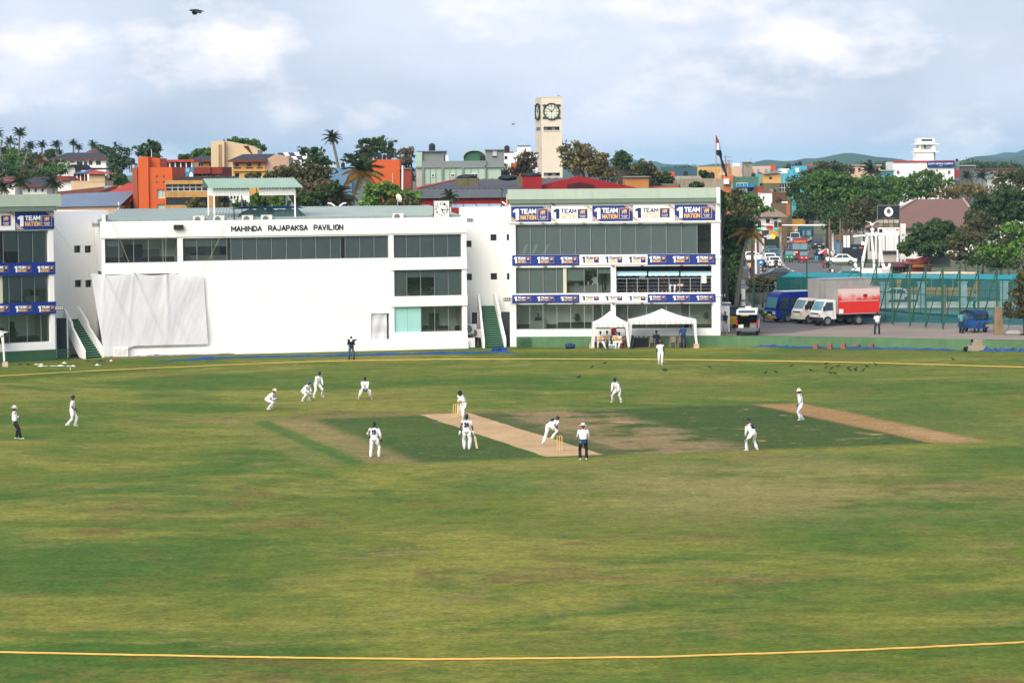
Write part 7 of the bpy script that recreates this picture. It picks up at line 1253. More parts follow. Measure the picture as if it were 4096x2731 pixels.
# kerbed traffic island barrier
t=thing('street_barrier','pale grey low wall bending along the right of the street','wall',(0,0,PG));P=[G(zr(x,y),PG)for x,y in((1760,960),(1900,985),(2050,990))];g=MB();g.loft([[(p.x,p.y,0),(p.x,p.y+.3,0),(p.x,p.y+.3,.9),(p.x,p.y,.9)]for p in P]);ob('wall_body',g,GREYB,t)
for k in range(9):p=P[0].lerp(P[2],k/9);g=MB();g.box(p.x-.3,p.x+.3,p.y-.55,p.y-.25,0,.3);ob('kerb_block',g,WHITE if k%2 else BLACK,t)
t=thing('corner_wall','low pale stone wall with people sitting at the left of the junction','wall',(0,0,PG));P=[G(zr(x,y),PG)for x,y in((480,1075),(640,1050))];g=MB();g.loft([[(p.x,p.y,0),(p.x,p.y+.5,0),(p.x,p.y+.5,1.1),(p.x,p.y,1.1)]for p in P]);ob('wall_body',g,STN,t)
# ---- anchor monument
YA=352.0;an=thing('anchor_monument','white monument of three anchors leaning together with a bird on top','monument',(AT(za(450,1400),YA).x,YA,PG));O=an.location.copy();f=lambda x,y,dy=0:AT(za(x,y),YA+dy)-O
b0,b1=f(30,1420),f(885,1350);g=MB();c_=(b0.x+b1.x)/2;R_=(b1.x-b0.x)/2
g.loft([[(c_+R_*k*cos(2*pi*j/8+pi/8),R_*.7*k*sin(2*pi*j/8+pi/8),z)for j in range(8)]for k,z in((1.05,0),(1.05,b0.z),(1.05,b0.z+.5),(.88,b1.z),(.3,b1.z+.05))]);ob('plinth',g,WHITE,an)
for pts,dy in(([(365,620),(330,850),(280,1120),(245,1320),(215,1345),(160,1330),(125,1290),(112,1250)],0),([(610,620),(635,850),(665,1080),(690,1240),(715,1310),(770,1325),(815,1295),(832,1250)],0),([(448,620),(465,850),(478,1080),(490,1270),(505,1330)],-1.2)):
    P=[f(x,y)+Vector((0,dy*k/(len(pts)-1),0))for k,(x,y)in enumerate(pts)];g=MB();g.tube(P,[.13,.16,.19,.21,.20,.18,.16,.14][:len(P)],8);leg=ob('anchor',g,WHITE,an,smooth=True);g=MB();g.ell(P[-1],(.22,.22,.26),8,5);ob('fluke',g,WHITE,leg,smooth=True)
for p,q in(((330,615),(1030,608)),((65,652),(350,632))):g=MB();g.bar(f(*p),f(*q),.4,.34 if p[0]>100 else .18);ob('stock_bar',g,WHITE,an)
q0=f(470,600);g=MB();s_=YA/FPX/5.227;g.lathe([(40*s_,0),(34*s_,30*s_),(34*s_,60*s_),(45*s_,75*s_),(45*s_,95*s_),(20*s_,112*s_),(20*s_,125*s_)],(q0.x,0,q0.z));ob('pedestal',g,WHITE,an)
bz=q0.z+125*s_;g=MB();g.ell((q0.x-.05,0,bz+.35),(.2,.45,.22),8,5);g.ell((q0.x-.25,-.1,bz+.6),(.13,.13,.13),6,4);bd_=ob('bird',g,WHITE,an,smooth=True)
for s in(-1,1):g=MB();g.loft([[(q0.x,0,bz+.3),(q0.x,.3,bz+.35),(q0.x,.3,bz+.45),(q0.x,0,bz+.42)],[(q0.x+s*.45,.1,bz+.65),(q0.x+s*.45,.4,bz+.65),(q0.x+s*.45,.4,bz+.7),(q0.x+s*.45,.1,bz+.7)],[(q0.x+s*.85,.2,bz+.8),(q0.x+s*.85,.3,bz+.8),(q0.x+s*.85,.3,bz+.83),(q0.x+s*.85,.2,bz+.83)]]);ob('wing',g,WHITE,bd_)
# ================================================================ vehicles (local +y = forward)
VG=M('vehicle_glass',(.03,.045,.05),.08,.1,spec=.8);VGB=M('vehicle_glass_blue',(.10,.26,.32),.1,.2,spec=.8);RIMM=M('wheel_rim',(.25,.25,.26),.4,.1,metal=.5);HEADL=M('headlight',(.6,.62,.65),.2,.05);TAILL=M('taillight',(.35,.015,.015),.3,.1);PLATE=M('plate_yellow',(.6,.38,.05),.6,.05);PLW=M('plate_white',(.65,.65,.65),.6,.05);CHAS=M('chassis',(.02,.02,.022),.8,.2)
_wm={}
def wheel(par,x,y,r,w=.2):
    k=(r,w)
    if k not in _wm:
        g=MB();n_=16;g.loft([[(xx,rr*cos(2*pi*j/n_),rr*sin(2*pi*j/n_))for j in range(n_)]for xx,rr in((-w/2,r*.62),(-w/2,r*.93),(-w/2+.03,r),(w/2-.03,r),(w/2,r*.93),(w/2,r*.62))]);me=g.mesh('wheel');me.materials.append(RUBBER)
        g=MB();g.loft([[(xx,rr*cos(2*pi*j/12),rr*sin(2*pi*j/12))for j in range(12)]for xx,rr in((-w/2-.012,r*.5),(-w/2-.012,r*.6),(w/2+.012,r*.6),(w/2+.012,r*.5))]);m2=g.mesh('rim');m2.materials.append(RIMM);_wm[k]=(me,m2)
    o=ob('wheel',_wm[k][0],None,par,(x,y,r));ob('rim',_wm[k][1],None,o);return o
def vbody(prof,W,tum=.1,zb=1.0,bulge=.0):
    hw=lambda z:W/2-(tum*(z-zb)if z>zb else 0)-(.06 if z<.35 else 0);g=MB();g.loft([[(-hw(z),y,z)for y,z in prof],[(hw(z),y,z)for y,z in prof]]);return g,hw
def seg_panel(par,name,p,q,hw,mat,t0=.1,t1=.9,inset=.1,off=.012):
    (y0,z0),(y1,z1)=p,q;a=(y0+(y1-y0)*t0,z0+(z1-z0)*t0);b=(y0+(y1-y0)*t1,z0+(z1-z0)*t1);L_=hypot(y1-y0,z1-z0);ny,nz_=-(z1-z0)/L_,(y1-y0)/L_
    g=MB();V=[(s*(hw(c[1])-inset),c[0]+ny*off,c[1]+nz_*off)for c,s in((a,-1),(a,1),(b,1),(b,-1))];g.add(V,[(0,1,2,3)]);return ob(name,g,mat,par)
def side_panel(par,name,poly,hw,mat,off=.012,sides=(-1,1)):
    for s in sides:g=MB();g.add([(s*(hw(z)+off),y,z)for y,z in poly],[tuple(range(len(poly)))]);ob(name,g,mat,par)
def lamp_(par,name,x,y,z,w,h,mat):g=MB();g.box(x-w/2,x+w/2,y-.02,y+.02,z-h/2,z+h/2);ob(name,g,mat,par)
def car(label,loc,rz,col,kind='hatch',glass=VG,group='cars on the street',cat='car',plate=PLATE):
    t=thing({'hatch':'hatchback_car','sedan':'sedan_car','suv':'pickup_car','van':'van'}[kind],label,cat,loc,rz,group)
    D_={'hatch':([(-1.85,.3),(-1.9,.75),(-1.75,.98),(-1.35,1.45),(.2,1.5),(.95,1.0),(1.75,.82),(1.9,.6),(1.88,.3)],1.66,(2,3,4,5),(-1.2,1.2),.31),
          'sedan':([(-2.2,.3),(-2.25,.8),(-1.6,.98),(-1.0,1.42),(.3,1.45),(1.05,.98),(2.1,.8),(2.25,.55),(2.2,.3)],1.72,(2,3,4,5),(-1.35,1.4),.32),
          'suv':([(-2.45,.4),(-2.5,1.0),(-1.9,1.1),(-1.7,1.75),(.2,1.8),(.95,1.15),(2.2,1.05),(2.4,.8),(2.38,.4)],1.82,(2,3,4,5),(-1.5,1.5),.38),
          'van':([(-2.35,.3),(-2.4,1.1),(-2.3,2.0),(-2.0,2.08),(1.0,2.08),(1.7,1.15),(2.2,1.0),(2.35,.7),(2.3,.3)],1.7,(1,2,4,5),(-1.45,1.45),.33)}[kind]
    prof,W,ix,wy,r=D_;zb=.85 if kind!='van' else 1.05;g,hw=vbody(prof,W,.22 if kind!='van' else .08,zb);ob('body',g,col,t)
    P=prof;seg_panel(t,'rear_window',P[ix[0]],P[ix[1]],hw,glass,.12,.85,.12);seg_panel(t,'windscreen',P[ix[2]],P[ix[3]],hw,glass,.08,.92,.08)
    zt=P[ix[2]][1]-.1;zl=zb+.12 if kind!='suv' else 1.15;yr,yf=P[ix[1]][0],P[ix[2]][0];yfb=P[ix[3]][0]-.25;yrb=P[ix[0]][0]+.35 if kind!='van' else-2.1
    n_=3 if kind=='van' else 2
    for k in range(n_):
        a,b=k/n_+.02,(k+1)/n_-.02;lo=lambda s:yrb+(yfb-yrb)*s;hi=lambda s:(yr+.12)+(yf-.05-yr-.12)*s if kind!='van' else lo(s)-(.35 if s>.9 else 0);side_panel(t,'side_window',[(lo(a),zl),(lo(b),zl),(hi(b),zt),(hi(a),zt)],hw,glass)
    for s in(-1,1):
        lamp_(t,'headlight',s*(W/2-.25),P[-2][0]-.02,P[-2][1]+.03,.32,.16,HEADL);lamp_(t,'taillight',s*(W/2-.17),P[1][0]+.02,P[1][1]-.02 if kind!='van' else .95,.2,.28 if kind!='van' else .45,TAILL);
        for y in wy:wheel(t,s*(W/2-.1),y,r,.2)
        g=MB();g.box(s*(W/2+.02)-.08,s*(W/2+.02)+.08,yfb-.05,yfb+.05,zb+.12,zb+.26);ob('mirror',g,col,t)
    lamp_(t,'number_plate',0,P[0][0]-.03,.62,.5,.12,plate);lamp_(t,'number_plate',0,P[-1][0]+.03,.5,.5,.12,PLW)
    g=MB();g.box(-W/2+.12,W/2-.12,P[0][0]+.1,P[-1][0]-.1,.16,.32);ob('underbody',g,CHAS,t);return t
def bus(label,loc,rz,col,col2,L_=6.9,W=2.05,H_=2.6,front='coach',roofc=None,cat='bus',r=.38):
    t=thing('bus',label,cat,loc,rz);h=L_/2
    prof=[(-h,.4),(-h,H_*.8),(-h+.1,H_-.12),(-h+.35,H_),(h-.9,H_),(h-.45,H_-.15),(h-.28,H_*.84),(h,H_*.46),(h+.06,H_*.2),(h,.4)]if front=='coach' else[(-h,.45),(-h,H_-.3),(-h+.2,H_),(h-.25,H_),(h-.02,H_-.35),(h,H_*.55),(h+.03,.9),(h,.45)]
    g,hw=vbody(prof,W,.07,1.2);ob('body',g,col,t)
    if front=='coach':seg_panel(t,'windscreen',prof[6],prof[7],hw,VGB,.04,.97,.1)
    else:
        for s in(-1,1):z0,z1=H_*.52,H_-.62;g=MB();yy=h+.035;xa,xb=(.05,W/2-.15);g.add([(s*xa,yy,z0),(s*xb,yy,z0),(s*xb,yy-.03,z1),(s*xa,yy-.03,z1)],[(0,1,2,3)]);ob('windscreen',g,VGB,t)
        g=MB();g.box(-W/2+.3,W/2-.3,h-.08,h+.03,H_-.5,H_-.18);ob('destination_board',g,M('bus_board_orange',C(225,130,80),.6,.1),t)
        g=MB();g.box(-W/2+.02,W/2-.02,h+.01,h+.045,H_*.36,H_*.40);ob('white_band',g,WSIGN,t)
    n_=int((L_-1.6)/1.05)
    for k in range(n_):y0=-h+.35+k*(L_-1.7)/n_;y1=y0+(L_-1.7)/n_-.08;side_panel(t,'side_window',[(y0,H_*.5),(y1,H_*.5),(y1,H_-.5),(y0,H_-.5)],hw,VG)
    y0,y1=h-1.25,h-.42;side_panel(t,'door_window',[(y0,H_*.46),(y1+.12,H_*.42),(y1-.1,H_*.8),(y0,H_*.8)],hw,VG);side_panel(t,'door_window',[(y0,H_*.2),(y1-.2,H_*.22),(y1+.1,H_*.38),(y0,H_*.38)],hw,VG)
    if roofc:g=MB();g.box(-hw(H_)+.05,hw(H_)-.05,-h+.3,h-.8,H_+.002,H_+.05);ob('roof',g,roofc,t)
    if col2:g=MB();g.box(-W/2+.01,W/2-.01,h-.12,h+.10,.38,.6);ob('bumper',g,col2,t)
    for s in(-1,1):
        lamp_(t,'headlight',s*(W/2-.32),h+.07,.82,.42,.22,HEADL);lamp_(t,'taillight',s*(W/2-.2),-h-.01,1.0,.2,.3,TAILL)
        for y in(-h+1.6,h-1.15):wheel(t,s*(W/2-.12),y,r,.24)
        g=MB();g.bar((s*W/2,h-.3,H_*.62),(s*(W/2+.22),h+.05,H_*.6),.04);g.box(s*(W/2+.2)-.07,s*(W/2+.2)+.07,h,h+.08,H_*.46,H_*.62);ob('mirror',g,BLACK,t)
    lamp_(t,'number_plate',0,h+.10,.66,.5,.13,PLW);seg_panel(t,'rear_window',prof[0],prof[1],hw,VG,.6,.95,.25)
    if front=='coach':g=MB();g.box(-W/2+.3,W/2-.3,h+.05,h+.075,.70,.88);ob('grille',g,BLACK,t);g=MB();g.box(-W/2+.02,W/2-.02,h+.03,h+.07,.93,1.06);ob('trim_band',g,M('trim_light_blue',C(60,165,225),.5,.05),t)
    return t
def truck(label,loc,rz,cab,boxm,front_m,rear=None,wb=2.8,boxL=3.9,boxH=2.05,z0=.95,top=None,W=1.9,cat='truck',extra=None):
    t=thing('box_truck',label,cat,loc,rz);yf=wb/2+.72;yc=yf-1.55 # cab front and back
    prof=[(yc,.55),(yc,2.05),(yc+.1,2.16),(yf-.75,2.16),(yf-.55,2.05),(yf-.12,1.25),(yf,1.1),(yf+.02,.55)];g,hw=vbody(prof,1.7,.08,1.2);ob('cab',g,cab,t);seg_panel(t,'windscreen',prof[4],prof[5],hw,VGB,.05,.95,.08);side_panel(t,'side_window',[(yc+.3,1.28),(yf-.3,1.25),(yf-.62,1.95),(yc+.3,1.95)],hw,VG);side_panel(t,'door_line',[(yc+.26,.7),(yc+.28,.7),(yc+.28,1.98),(yc+.26,1.98)],hw,CHAS)
    g=MB();g.box(-.86,.86,yf-.3,yf+.1,.42,.72);ob('bumper',g,DARK if extra else M('bumper_cream',(.55,.53,.46),.6,.08),t);g=MB();g.box(-.84,.84,yc+.1,yf-.05,.40,.62);ob('step_skirt',g,CHAS,t);g=MB();g.box(-.62,.62,yf+.02,yf+.045,.98,1.06);ob('grille',g,BLACK,t)
    for s in(-1,1):
        lamp_(t,'headlight',s*.6,yf+.03,.86,.34,.18,HEADL);lamp_(t,'indicator',s*.8,yf+.04,.86,.1,.16,M('indicator_orange',(.5,.18,.02),.4,.1));g=MB();g.bar((s*.85,yf-.5,1.7),(s*1.05,yf-.25,1.6),.03);g.box(s*1.05-.08,s*1.05+.08,yf-.28,yf-.22,1.25,1.62);ob('mirror',g,BLACK,t)
        for y in(-wb/2,wb/2):wheel(t,s*(.78 if y>0 else .76),y,.40,.26 if y>0 else .4)
    yb1=yc-.12;yb0=yb1-boxL;g=MB();g.box(-W/2,W/2,yb0,yb1,z0,z0+boxH);ob('cargo_box',g,boxm,t)
    g=MB();g.box(-W/2+.01,W/2-.01,yb1,yb1+.015,z0+.01,z0+boxH-.01);ob('box_front',g,front_m,t)
    if top:g=MB();g.box(-W/2,W/2,yb0,yb1,z0+boxH+.002,z0+boxH+.05);ob('box_roof',g,top,t)
    for s in(-1,1):
        for k in range(7):y=yb0+boxL*k/6;g=MB();g.box(s*(W/2+.008)-.01,s*(W/2+.008)+.01,max(yb0,y-.02),min(yb1,y+.02),z0,z0+boxH);ob('panel_rib',g,boxm,t)
        for z in(z0-.06,z0+boxH-.03):g=MB();g.box(s*(W/2+.02)-.02,s*(W/2+.02)+.02,yb0,yb1,z,z+.06);ob('edge_rail',g,front_m,t)
    g=MB();g.box(-.45,.45,yb0+.1,yc+.2,.52,.78);g.box(-.8,.8,yb0+.05,yb0+.15,.55,.72);ob('chassis_frame',g,CHAS,t)
    if extra:extra(t,W,yb0,yb1,z0,boxH)
    return t
def tuk(label,loc,rz,col,roof=None,group='three-wheelers on the street',rear=VG):
    t=thing('three_wheeler',label,'tuk-tuk',loc,rz,group);W=1.3;roof=roof or BLACK
    prof=[(-1.2,.32),(-1.25,.85),(-1.15,1.0),(-.3,1.0),(-.25,.42),(.45,.42),(.62,1.0),(.95,.95),(1.25,.5),(1.2,.32)];g,hw=vbody(prof,W,0,2);ob('body',g,col,t)
    rp=[(-1.2,1.0),(-1.22,1.45),(-1.05,1.68),(-.6,1.76),(.3,1.76),(.62,1.66),(.66,1.6),(.3,1.68),(-.58,1.68),(-1.0,1.6),(-1.12,1.4),(-1.1,1.0)];g=MB();g.prism(rp,-W/2+.04,W/2-.04,'x');ob('canopy',g,roof,t)
    g=MB();g.box(-.38,.38,-1.235,-1.225,1.1,1.5);ob('rear_window',g,rear,t);g=MB();g.add([(-.55,.68,1.02),(.55,.68,1.02),(.5,.64,1.62),(-.5,.64,1.62)],[(0,1,2,3)]);ob('windscreen',g,VGB,t)
    for s in(-1,1):g=MB();g.bar((s*.58,.66,1.0),(s*.56,.62,1.66),.05);g.bar((s*.6,-.3,1.0),(s*.6,-.35,1.7),.04);ob('pillar',g,col,t);lamp_(t,'headlight',s*.3,1.12,.75,.18,.18,HEADL);lamp_(t,'taillight',s*.52,-1.26,.72,.16,.14,TAILL);wheel(t,s*.55,-.8,.25,.14)
    wheel(t,0,1.0,.25,.12);g=MB();g.box(-.5,.5,-1.0,-.4,.55,.72);g.box(-.5,.5,-1.1,-.95,.7,1.3);ob('seat',g,FURN,t);lamp_(t,'number_plate',.45,-1.262,.55,.25,.14,PLATE);return t
WCAR=M('car_white',(.74,.75,.76),.3,.02,spec=.5);DCAR=M('car_dark',(.03,.035,.04),.3,.1,spec=.5);TCAR=M('car_teal',C(55,120,130),.3,.05,spec=.5);BCAR=M('car_blue',C(60,125,150),.3,.05,spec=.5);GCAR=M('car_grey',C(150,150,140),.35,.05,spec=.5);REDV=M('vehicle_red',C(170,25,35),.35,.05,spec=.5);RBUS=M('bus_red',C(150,40,42),.5,.1,spec=.4);GTUK=M('tuk_green',C(20,115,60),.4,.08,spec=.5);BTUK=M('tuk_blue',C(18,95,170),.4,.08,spec=.5);BBUS=M('bus_blue',C(18,50,165),.35,.04,spec=.5);CABW=M('cab_white',(.70,.70,.68),.4,.04,spec=.5);BOXG=M('box_grey',C(195,192,190),.6,.1,.8,streak=.18)
rb=bpy.data.materials.new('red_box_faded');rb.use_nodes=True;t_=rb.node_tree;n=t_.nodes;l=t_.links;p=n['Principled BSDF'];p.inputs['Roughness'].default_value=.5;tcn=n.new('ShaderNodeTexCoord');sp=n.new('ShaderNodeSeparateXYZ');l.new(tcn.outputs['Object'],sp.inputs[0]);nz=n.new('ShaderNodeTexNoise');nz.inputs['Scale'].default_value=1.8;nz.inputs['Detail'].default_value=6;l.new(tcn.outputs['Object'],nz.inputs[0]);ad=n.new('ShaderNodeMath');ad.operation='MULTIPLY_ADD';l.new(nz.outputs[0],ad.inputs[0]);ad.inputs[1].default_value=1.1;l.new(sp.outputs[2],ad.inputs[2]);mr=n.new('ShaderNodeMapRange');mr.interpolation_type='SMOOTHSTEP';mr.inputs[1].default_value=2.55;mr.inputs[2].default_value=3.2;l.new(ad.outputs[0],mr.inputs[0]);mx=n.new('ShaderNodeMix');mx.data_type='RGBA';l.new(mr.outputs[0],mx.inputs[0]);mx.inputs[6].default_value=(.62,.022,.015,1);mx.inputs[7].default_value=(.66,.52,.50,1);l.new(mx.outputs[2],p.inputs['Base Color'])
# parked vehicles
pf,pr2_=G(zv(1575,683),PG),G(zv(1985,668),PG);hd=(pf-pr2_);WB=hd.length;hd.normalize();HRZ=atan2(-hd.x,hd.y);rt_=Vector((hd.y,-hd.x,0)) # right-hand side of the vehicles
# the visible flank is their left side (towards the camera)
ctr=(pf+pr2_)/2+rt_*.78
def rx(t,W,y0,y1,z0,bh):
    for s in(-1,):
        g=MB();g.box(s*(W/2+.016),s*(W/2+.022),y0+.1,y1-.1,z0+bh*.46,z0+bh*.50);ob('pale_stripe',g,M('faded_stripe',C(245,190,180),.6,.1),t);g=MB();g.box(s*(W/2+.016),s*(W/2+.024),y0+1.2,y0+1.6,z0+bh*.62,z0+bh*.74);ob('red_patch',g,M('red_patch',C(185,20,25),.6,.05),t);g=MB();g.box(s*(W/2+.016),s*(W/2+.024),y1-.5,y1-.08,z0+.03,z0+bh*.18);ob('white_patch',g,WSIGN,t)
truck('white cab lorry with a faded red and white cargo box, nearest of the parked row',(ctr.x,ctr.y,PG),HRZ,CABW,rb,BOXG,wb=WB,boxL=4.05,boxH=2.15,z0=.98,top=M('faded_pink_roof',C(190,160,155),.7,.12),extra=rx)
q=G(zv(1330,658),PG);c2=q+rt_*.78-hd*(WB/2);truck('white cab lorry with a light grey cargo box between the bus and the red lorry',(c2.x,c2.y,PG),HRZ,M('cab_cream',(.66,.64,.57),.4,.04,spec=.5),BOXG,BOXG,wb=WB,boxL=5.2,boxH=2.75,z0=.98,top=M('box_roof_blue_grey',C(170,185,195),.6,.1))
q=G(zv(1040,635),PG);c3=q+rt_*.9-hd*2.3;bus('dark blue minibus parked left of the two lorries',(c3.x,c3.y,PG),HRZ,BBUS,M('yellow_bumper',C(215,175,60),.5,.05),6.9,2.05,2.6,roofc=WCAR)
# white van with open tailgate
q=G(zv(530,815),PG);vn=thing('ambulance_van','white van with raised tailgate and open rear parked behind the green wall','van',(q.x+.1,q.y+2.35,PG),-.12);W=1.7;prof=[(-2.3,.45),(-2.3,1.9),(-2.0,2.05),(1.0,2.05),(1.7,1.15),(2.2,1.0),(2.3,.45)]
g=MB();hwv=lambda z:W/2-(.08*(z-1.05)if z>1.05 else 0);g.loft([[(-hwv(z),y,z)for y,z in prof],[(hwv(z),y,z)for y,z in prof]],cap=True);g.f=[f_ for f_ in g.f if not(len(f_)==4 and{0,1}<={i%7 for i in f_}and len({i%7 for i in f_})==2)];ob('body',g,WCAR,vn)
g=MB();g.box(-W/2+.04,W/2-.04,-2.25,0.0,.46,.5);g.quad((-W/2+.05,0,.5),(W/2-.05,0,.5),(W/2-.1,0,2.0),(-W/2+.1,0,2.0));ob('cargo_bay',g,FURN,vn)
g=MB();g.box(-W/2,W/2,-2.42,-2.28,.38,.62);ob('bumper',g,M('bumper_grey',(.10,.11,.12),.6,.1),vn);g=MB();g.bar((0,-2.25,2.02),(0,-3.0,1.72),1.62,.07);tg=ob('tailgate',g,WCAR,vn);g=MB();g.bar((0,-2.45,2.00),(0,-2.9,1.82),1.3,.02);ob('tailgate_glass',g,VG,tg)
for s in(-1,1):g=MB();g.box(s*.80-.06,s*.80+.06,-2.34,-2.28,.8,1.25);ob('taillight',g,TAILL,vn);side_panel(vn,'side_window',[(-2.0,1.2),(.9,1.2),(.7,1.85),(-2.0,1.85)],hwv,VG,sides=(s,));[wheel(vn,s*.75,y,.33,.2)for y in(-1.5,1.45)]
for x0,x1_,z0_,z1_,m_ in((-.7,-.3,.5,.85,WSIGN),(.2,.75,.5,.9,GREYB),(.22,.73,.9,.98,M('orange_stretcher',C(230,110,40),.7,.1)),(-.2,.15,.5,.7,FURN)):g=MB();g.box(x0,x1_,-2.1,-1.3,z0_,z1_);ob('equipment',g,m_,vn)
g=MB();g.box(-.2,.25,-.6,-.2,2.05,2.22);ob('roof_beacon',g,WSIGN,vn);g=MB();g.box(-.45,.15,-2.98,-2.9,1.60,1.66);ob('plate',g,PLATE,vn)
# tuk-tuks
q=G(zv(345,710),PG);tuk('black and yellow three-wheeler half hidden behind the white van',(q.x+.2,q.y+.8,PG),-.3,M('tuk_yellow',C(230,180,40),.5,.1));q=G(zn(1540,1305),PG);tuk('bright blue three-wheeler parked near the stump post at right',(q.x-.05,q.y+1.0,PG),.45,BTUK,M('tuk_canopy_blue',C(22,70,120),.7,.15))
# behind the nets
q=AT(zn(520,900),279);car('white sedan seen through the practice nets',(q.x,279,PG),pi/2+.1,WCAR,'sedan');q=AT(zn(1130,880),281);bus('orange-yellow bus seen through the practice nets',(q.x,283,PG),pi/2-.35,M('bus_orange',C(235,165,60),.5,.08),None,8,2.3,2.7,'flat',M('bus_roof_white',(.6,.6,.58),.6,.1));q=AT(zn(1180,560),345);car('yellow-roofed taxi van beyond the cyan net roof',(q.x*303/345,303,PG),pi/2,M('taxi_yellow',C(240,190,70),.5,.05),'van');q=AT(zr(1925,990),350);car('teal blue pickup roof behind the left end of the net',(q.x*318/350,318,PG),pi/2,TCAR,'suv')
# the street
def st(x,y):q=G(zr(x,y),PG+.003);return(q.x,q.y,PG+.003)
def sv(fn,x,y,dy,*a,**k):
    q=G(zr(x,y),PG+.003);return fn(a[0],(q.x,q.y+dy,PG+.003),*a[1:],**k)
sv(car,998,912,1.9,'nearest white hatchback waiting in the street',.05,WCAR,'hatch');sv(car,940,862,2,'second white hatchback behind the nearest one',.05,WCAR,'hatch');sv(car,1000,795,2,'pale blue car ahead of the white hatchbacks',.0,BCAR,'hatch');sv(car,968,752,2,'teal car in front of the covered lorry',.0,TCAR,'hatch')
sv(truck,965,728,3,'dark covered lorry in the queue on the left of the street',.0,TCAR,M('lorry_cover_dark',C(55,65,60),.9,.2),DARK,boxL=4.5,boxH=1.6,W=2.1)
sv(bus,1385,808,4.5,'maroon red bus coming down the street',pi-.1,RBUS,None,9,2.4,3.0,'flat',r=.45);sv(tuk,1200,835,1,'green three-wheeler coming down the street',pi,GTUK);sv(tuk,1396,845,1,'red three-wheeler in front of the red bus',pi,REDV)
sv(car,1262,755,2,'beige grey car behind the green three-wheeler',pi,GCAR,'hatch');sv(car,1262,700,2,'teal car behind the beige grey car',pi,TCAR,'hatch');sv(car,1172,645,2.4,'white pickup driving away up the street',-.1,WCAR,'suv');sv(car,1095,605,2.2,'white car left of the white pickup',-.3,WCAR,'suv');sv(car,1284,602,2.3,'white van coming down behind the bus',pi,WCAR,'van')
sv(truck,1285,560,6,'lorry with a red container far up the street',pi,REDV,REDV,REDV,boxL=4.5,boxH=2.6,W=2.1);sv(truck,1358,560,5,'lorry with a yellow box far up the street',pi,CABW,M('box_yellow',C(225,165,50),.6,.1),M('box_yellow',C(225,165,50)),boxL=4.5,boxH=3.0,W=2.3);sv(truck,1450,570,4,'teal lorry far up the street beside the yellow box',pi,TCAR,TCAR,TCAR,boxL=4,boxH=2,W=2.1)
sv(car,715,828,0,'white sedan entering from the left side road',-pi/2,WCAR,'sedan');sv(tuk,795,712,1,'dark red three-wheeler at the left kerb',0,REDV);sv(car,820,640,2,'dark car far up the left lane',0,DCAR,'sedan');sv(car,925,610,2,'grey blue car far up the left lane',0,BCAR,'suv');sv(tuk,590,800,1,'red three-wheeler behind the white sedan at left',-pi/2,REDV)
sv(car,1600,660,2,'dark pickup parked at the right kerb',pi,DCAR,'suv');sv(car,1460,600,8,'teal car far behind the bus',pi,TCAR,'hatch');sv(car,1480,560,10,'distant blue car at the head of the street',pi,BCAR,'sedan');sv(car,1880,868,0,'white and orange car parked at the right of the street',pi/2,WCAR,'sedan');sv(car,1035,1080,0,'dark car roof above the hedge at the junction',pi/2,DCAR,'sedan')
# ================================================================ people
SKIN=M('skin_brown',(.155,.075,.042),.6,.06);SKIND=M('skin_dark',(.075,.036,.022),.6,.06);HAIR=M('hair_black',(.012,.010,.009),.7,.1);CW=M('cricket_white',(.74,.74,.77),.85,.03,3);TRB=M('black_trousers',(.014,.014,.016),.85,.1);CAPN=M('cap_navy',(.012,.02,.045),.7,.1);CAPB=M('cap_blue',(.02,.08,.35),.7,.1);STRAW=M('straw_hat',(.60,.52,.38),.8,.1);SHW=M('shoe_white',(.62,.61,.60),.7,.06);SHB=M('shoe_dark',(.03,.03,.035),.6,.1);NAVYC=M('navy_cloth',(.012,.022,.05),.85,.1);JEAN=M('jeans',(.06,.10,.14),.9,.15);YVEST=M('yellow_vest',(.75,.42,.06),.85,.05);BLUEC=M('blue_cloth',(.012,.06,.16),.85,.1);PADW=M('pad_white',(.70,.69,.64),.7,.04);GREYC=M('grey_cloth',(.20,.20,.21),.85,.1);TEALC=M('teal_cloth',(.10,.25,.30),.85,.1);WOODB=M('bat_willow',(.58,.42,.24),.6,.1);REDC=M('red_cloth',(.35,.03,.03),.85,.1)
FEAT=M('face_dark',(.02,.014,.012),.6,.05)
def ik(a,b,l1,l2,pole):
    a=Vector(a);b=Vector(b);d=b-a;L_=min(d.length,(l1+l2)*.995);d.normalize();x=(l1*l1-l2*l2+L_*L_)/(2*L_);h=sqrt(max(0,l1*l1-x*x));p=Vector(pole);p=(p-d*p.dot(d));p.normalize();return a+d*x+p*h,a+d*L_
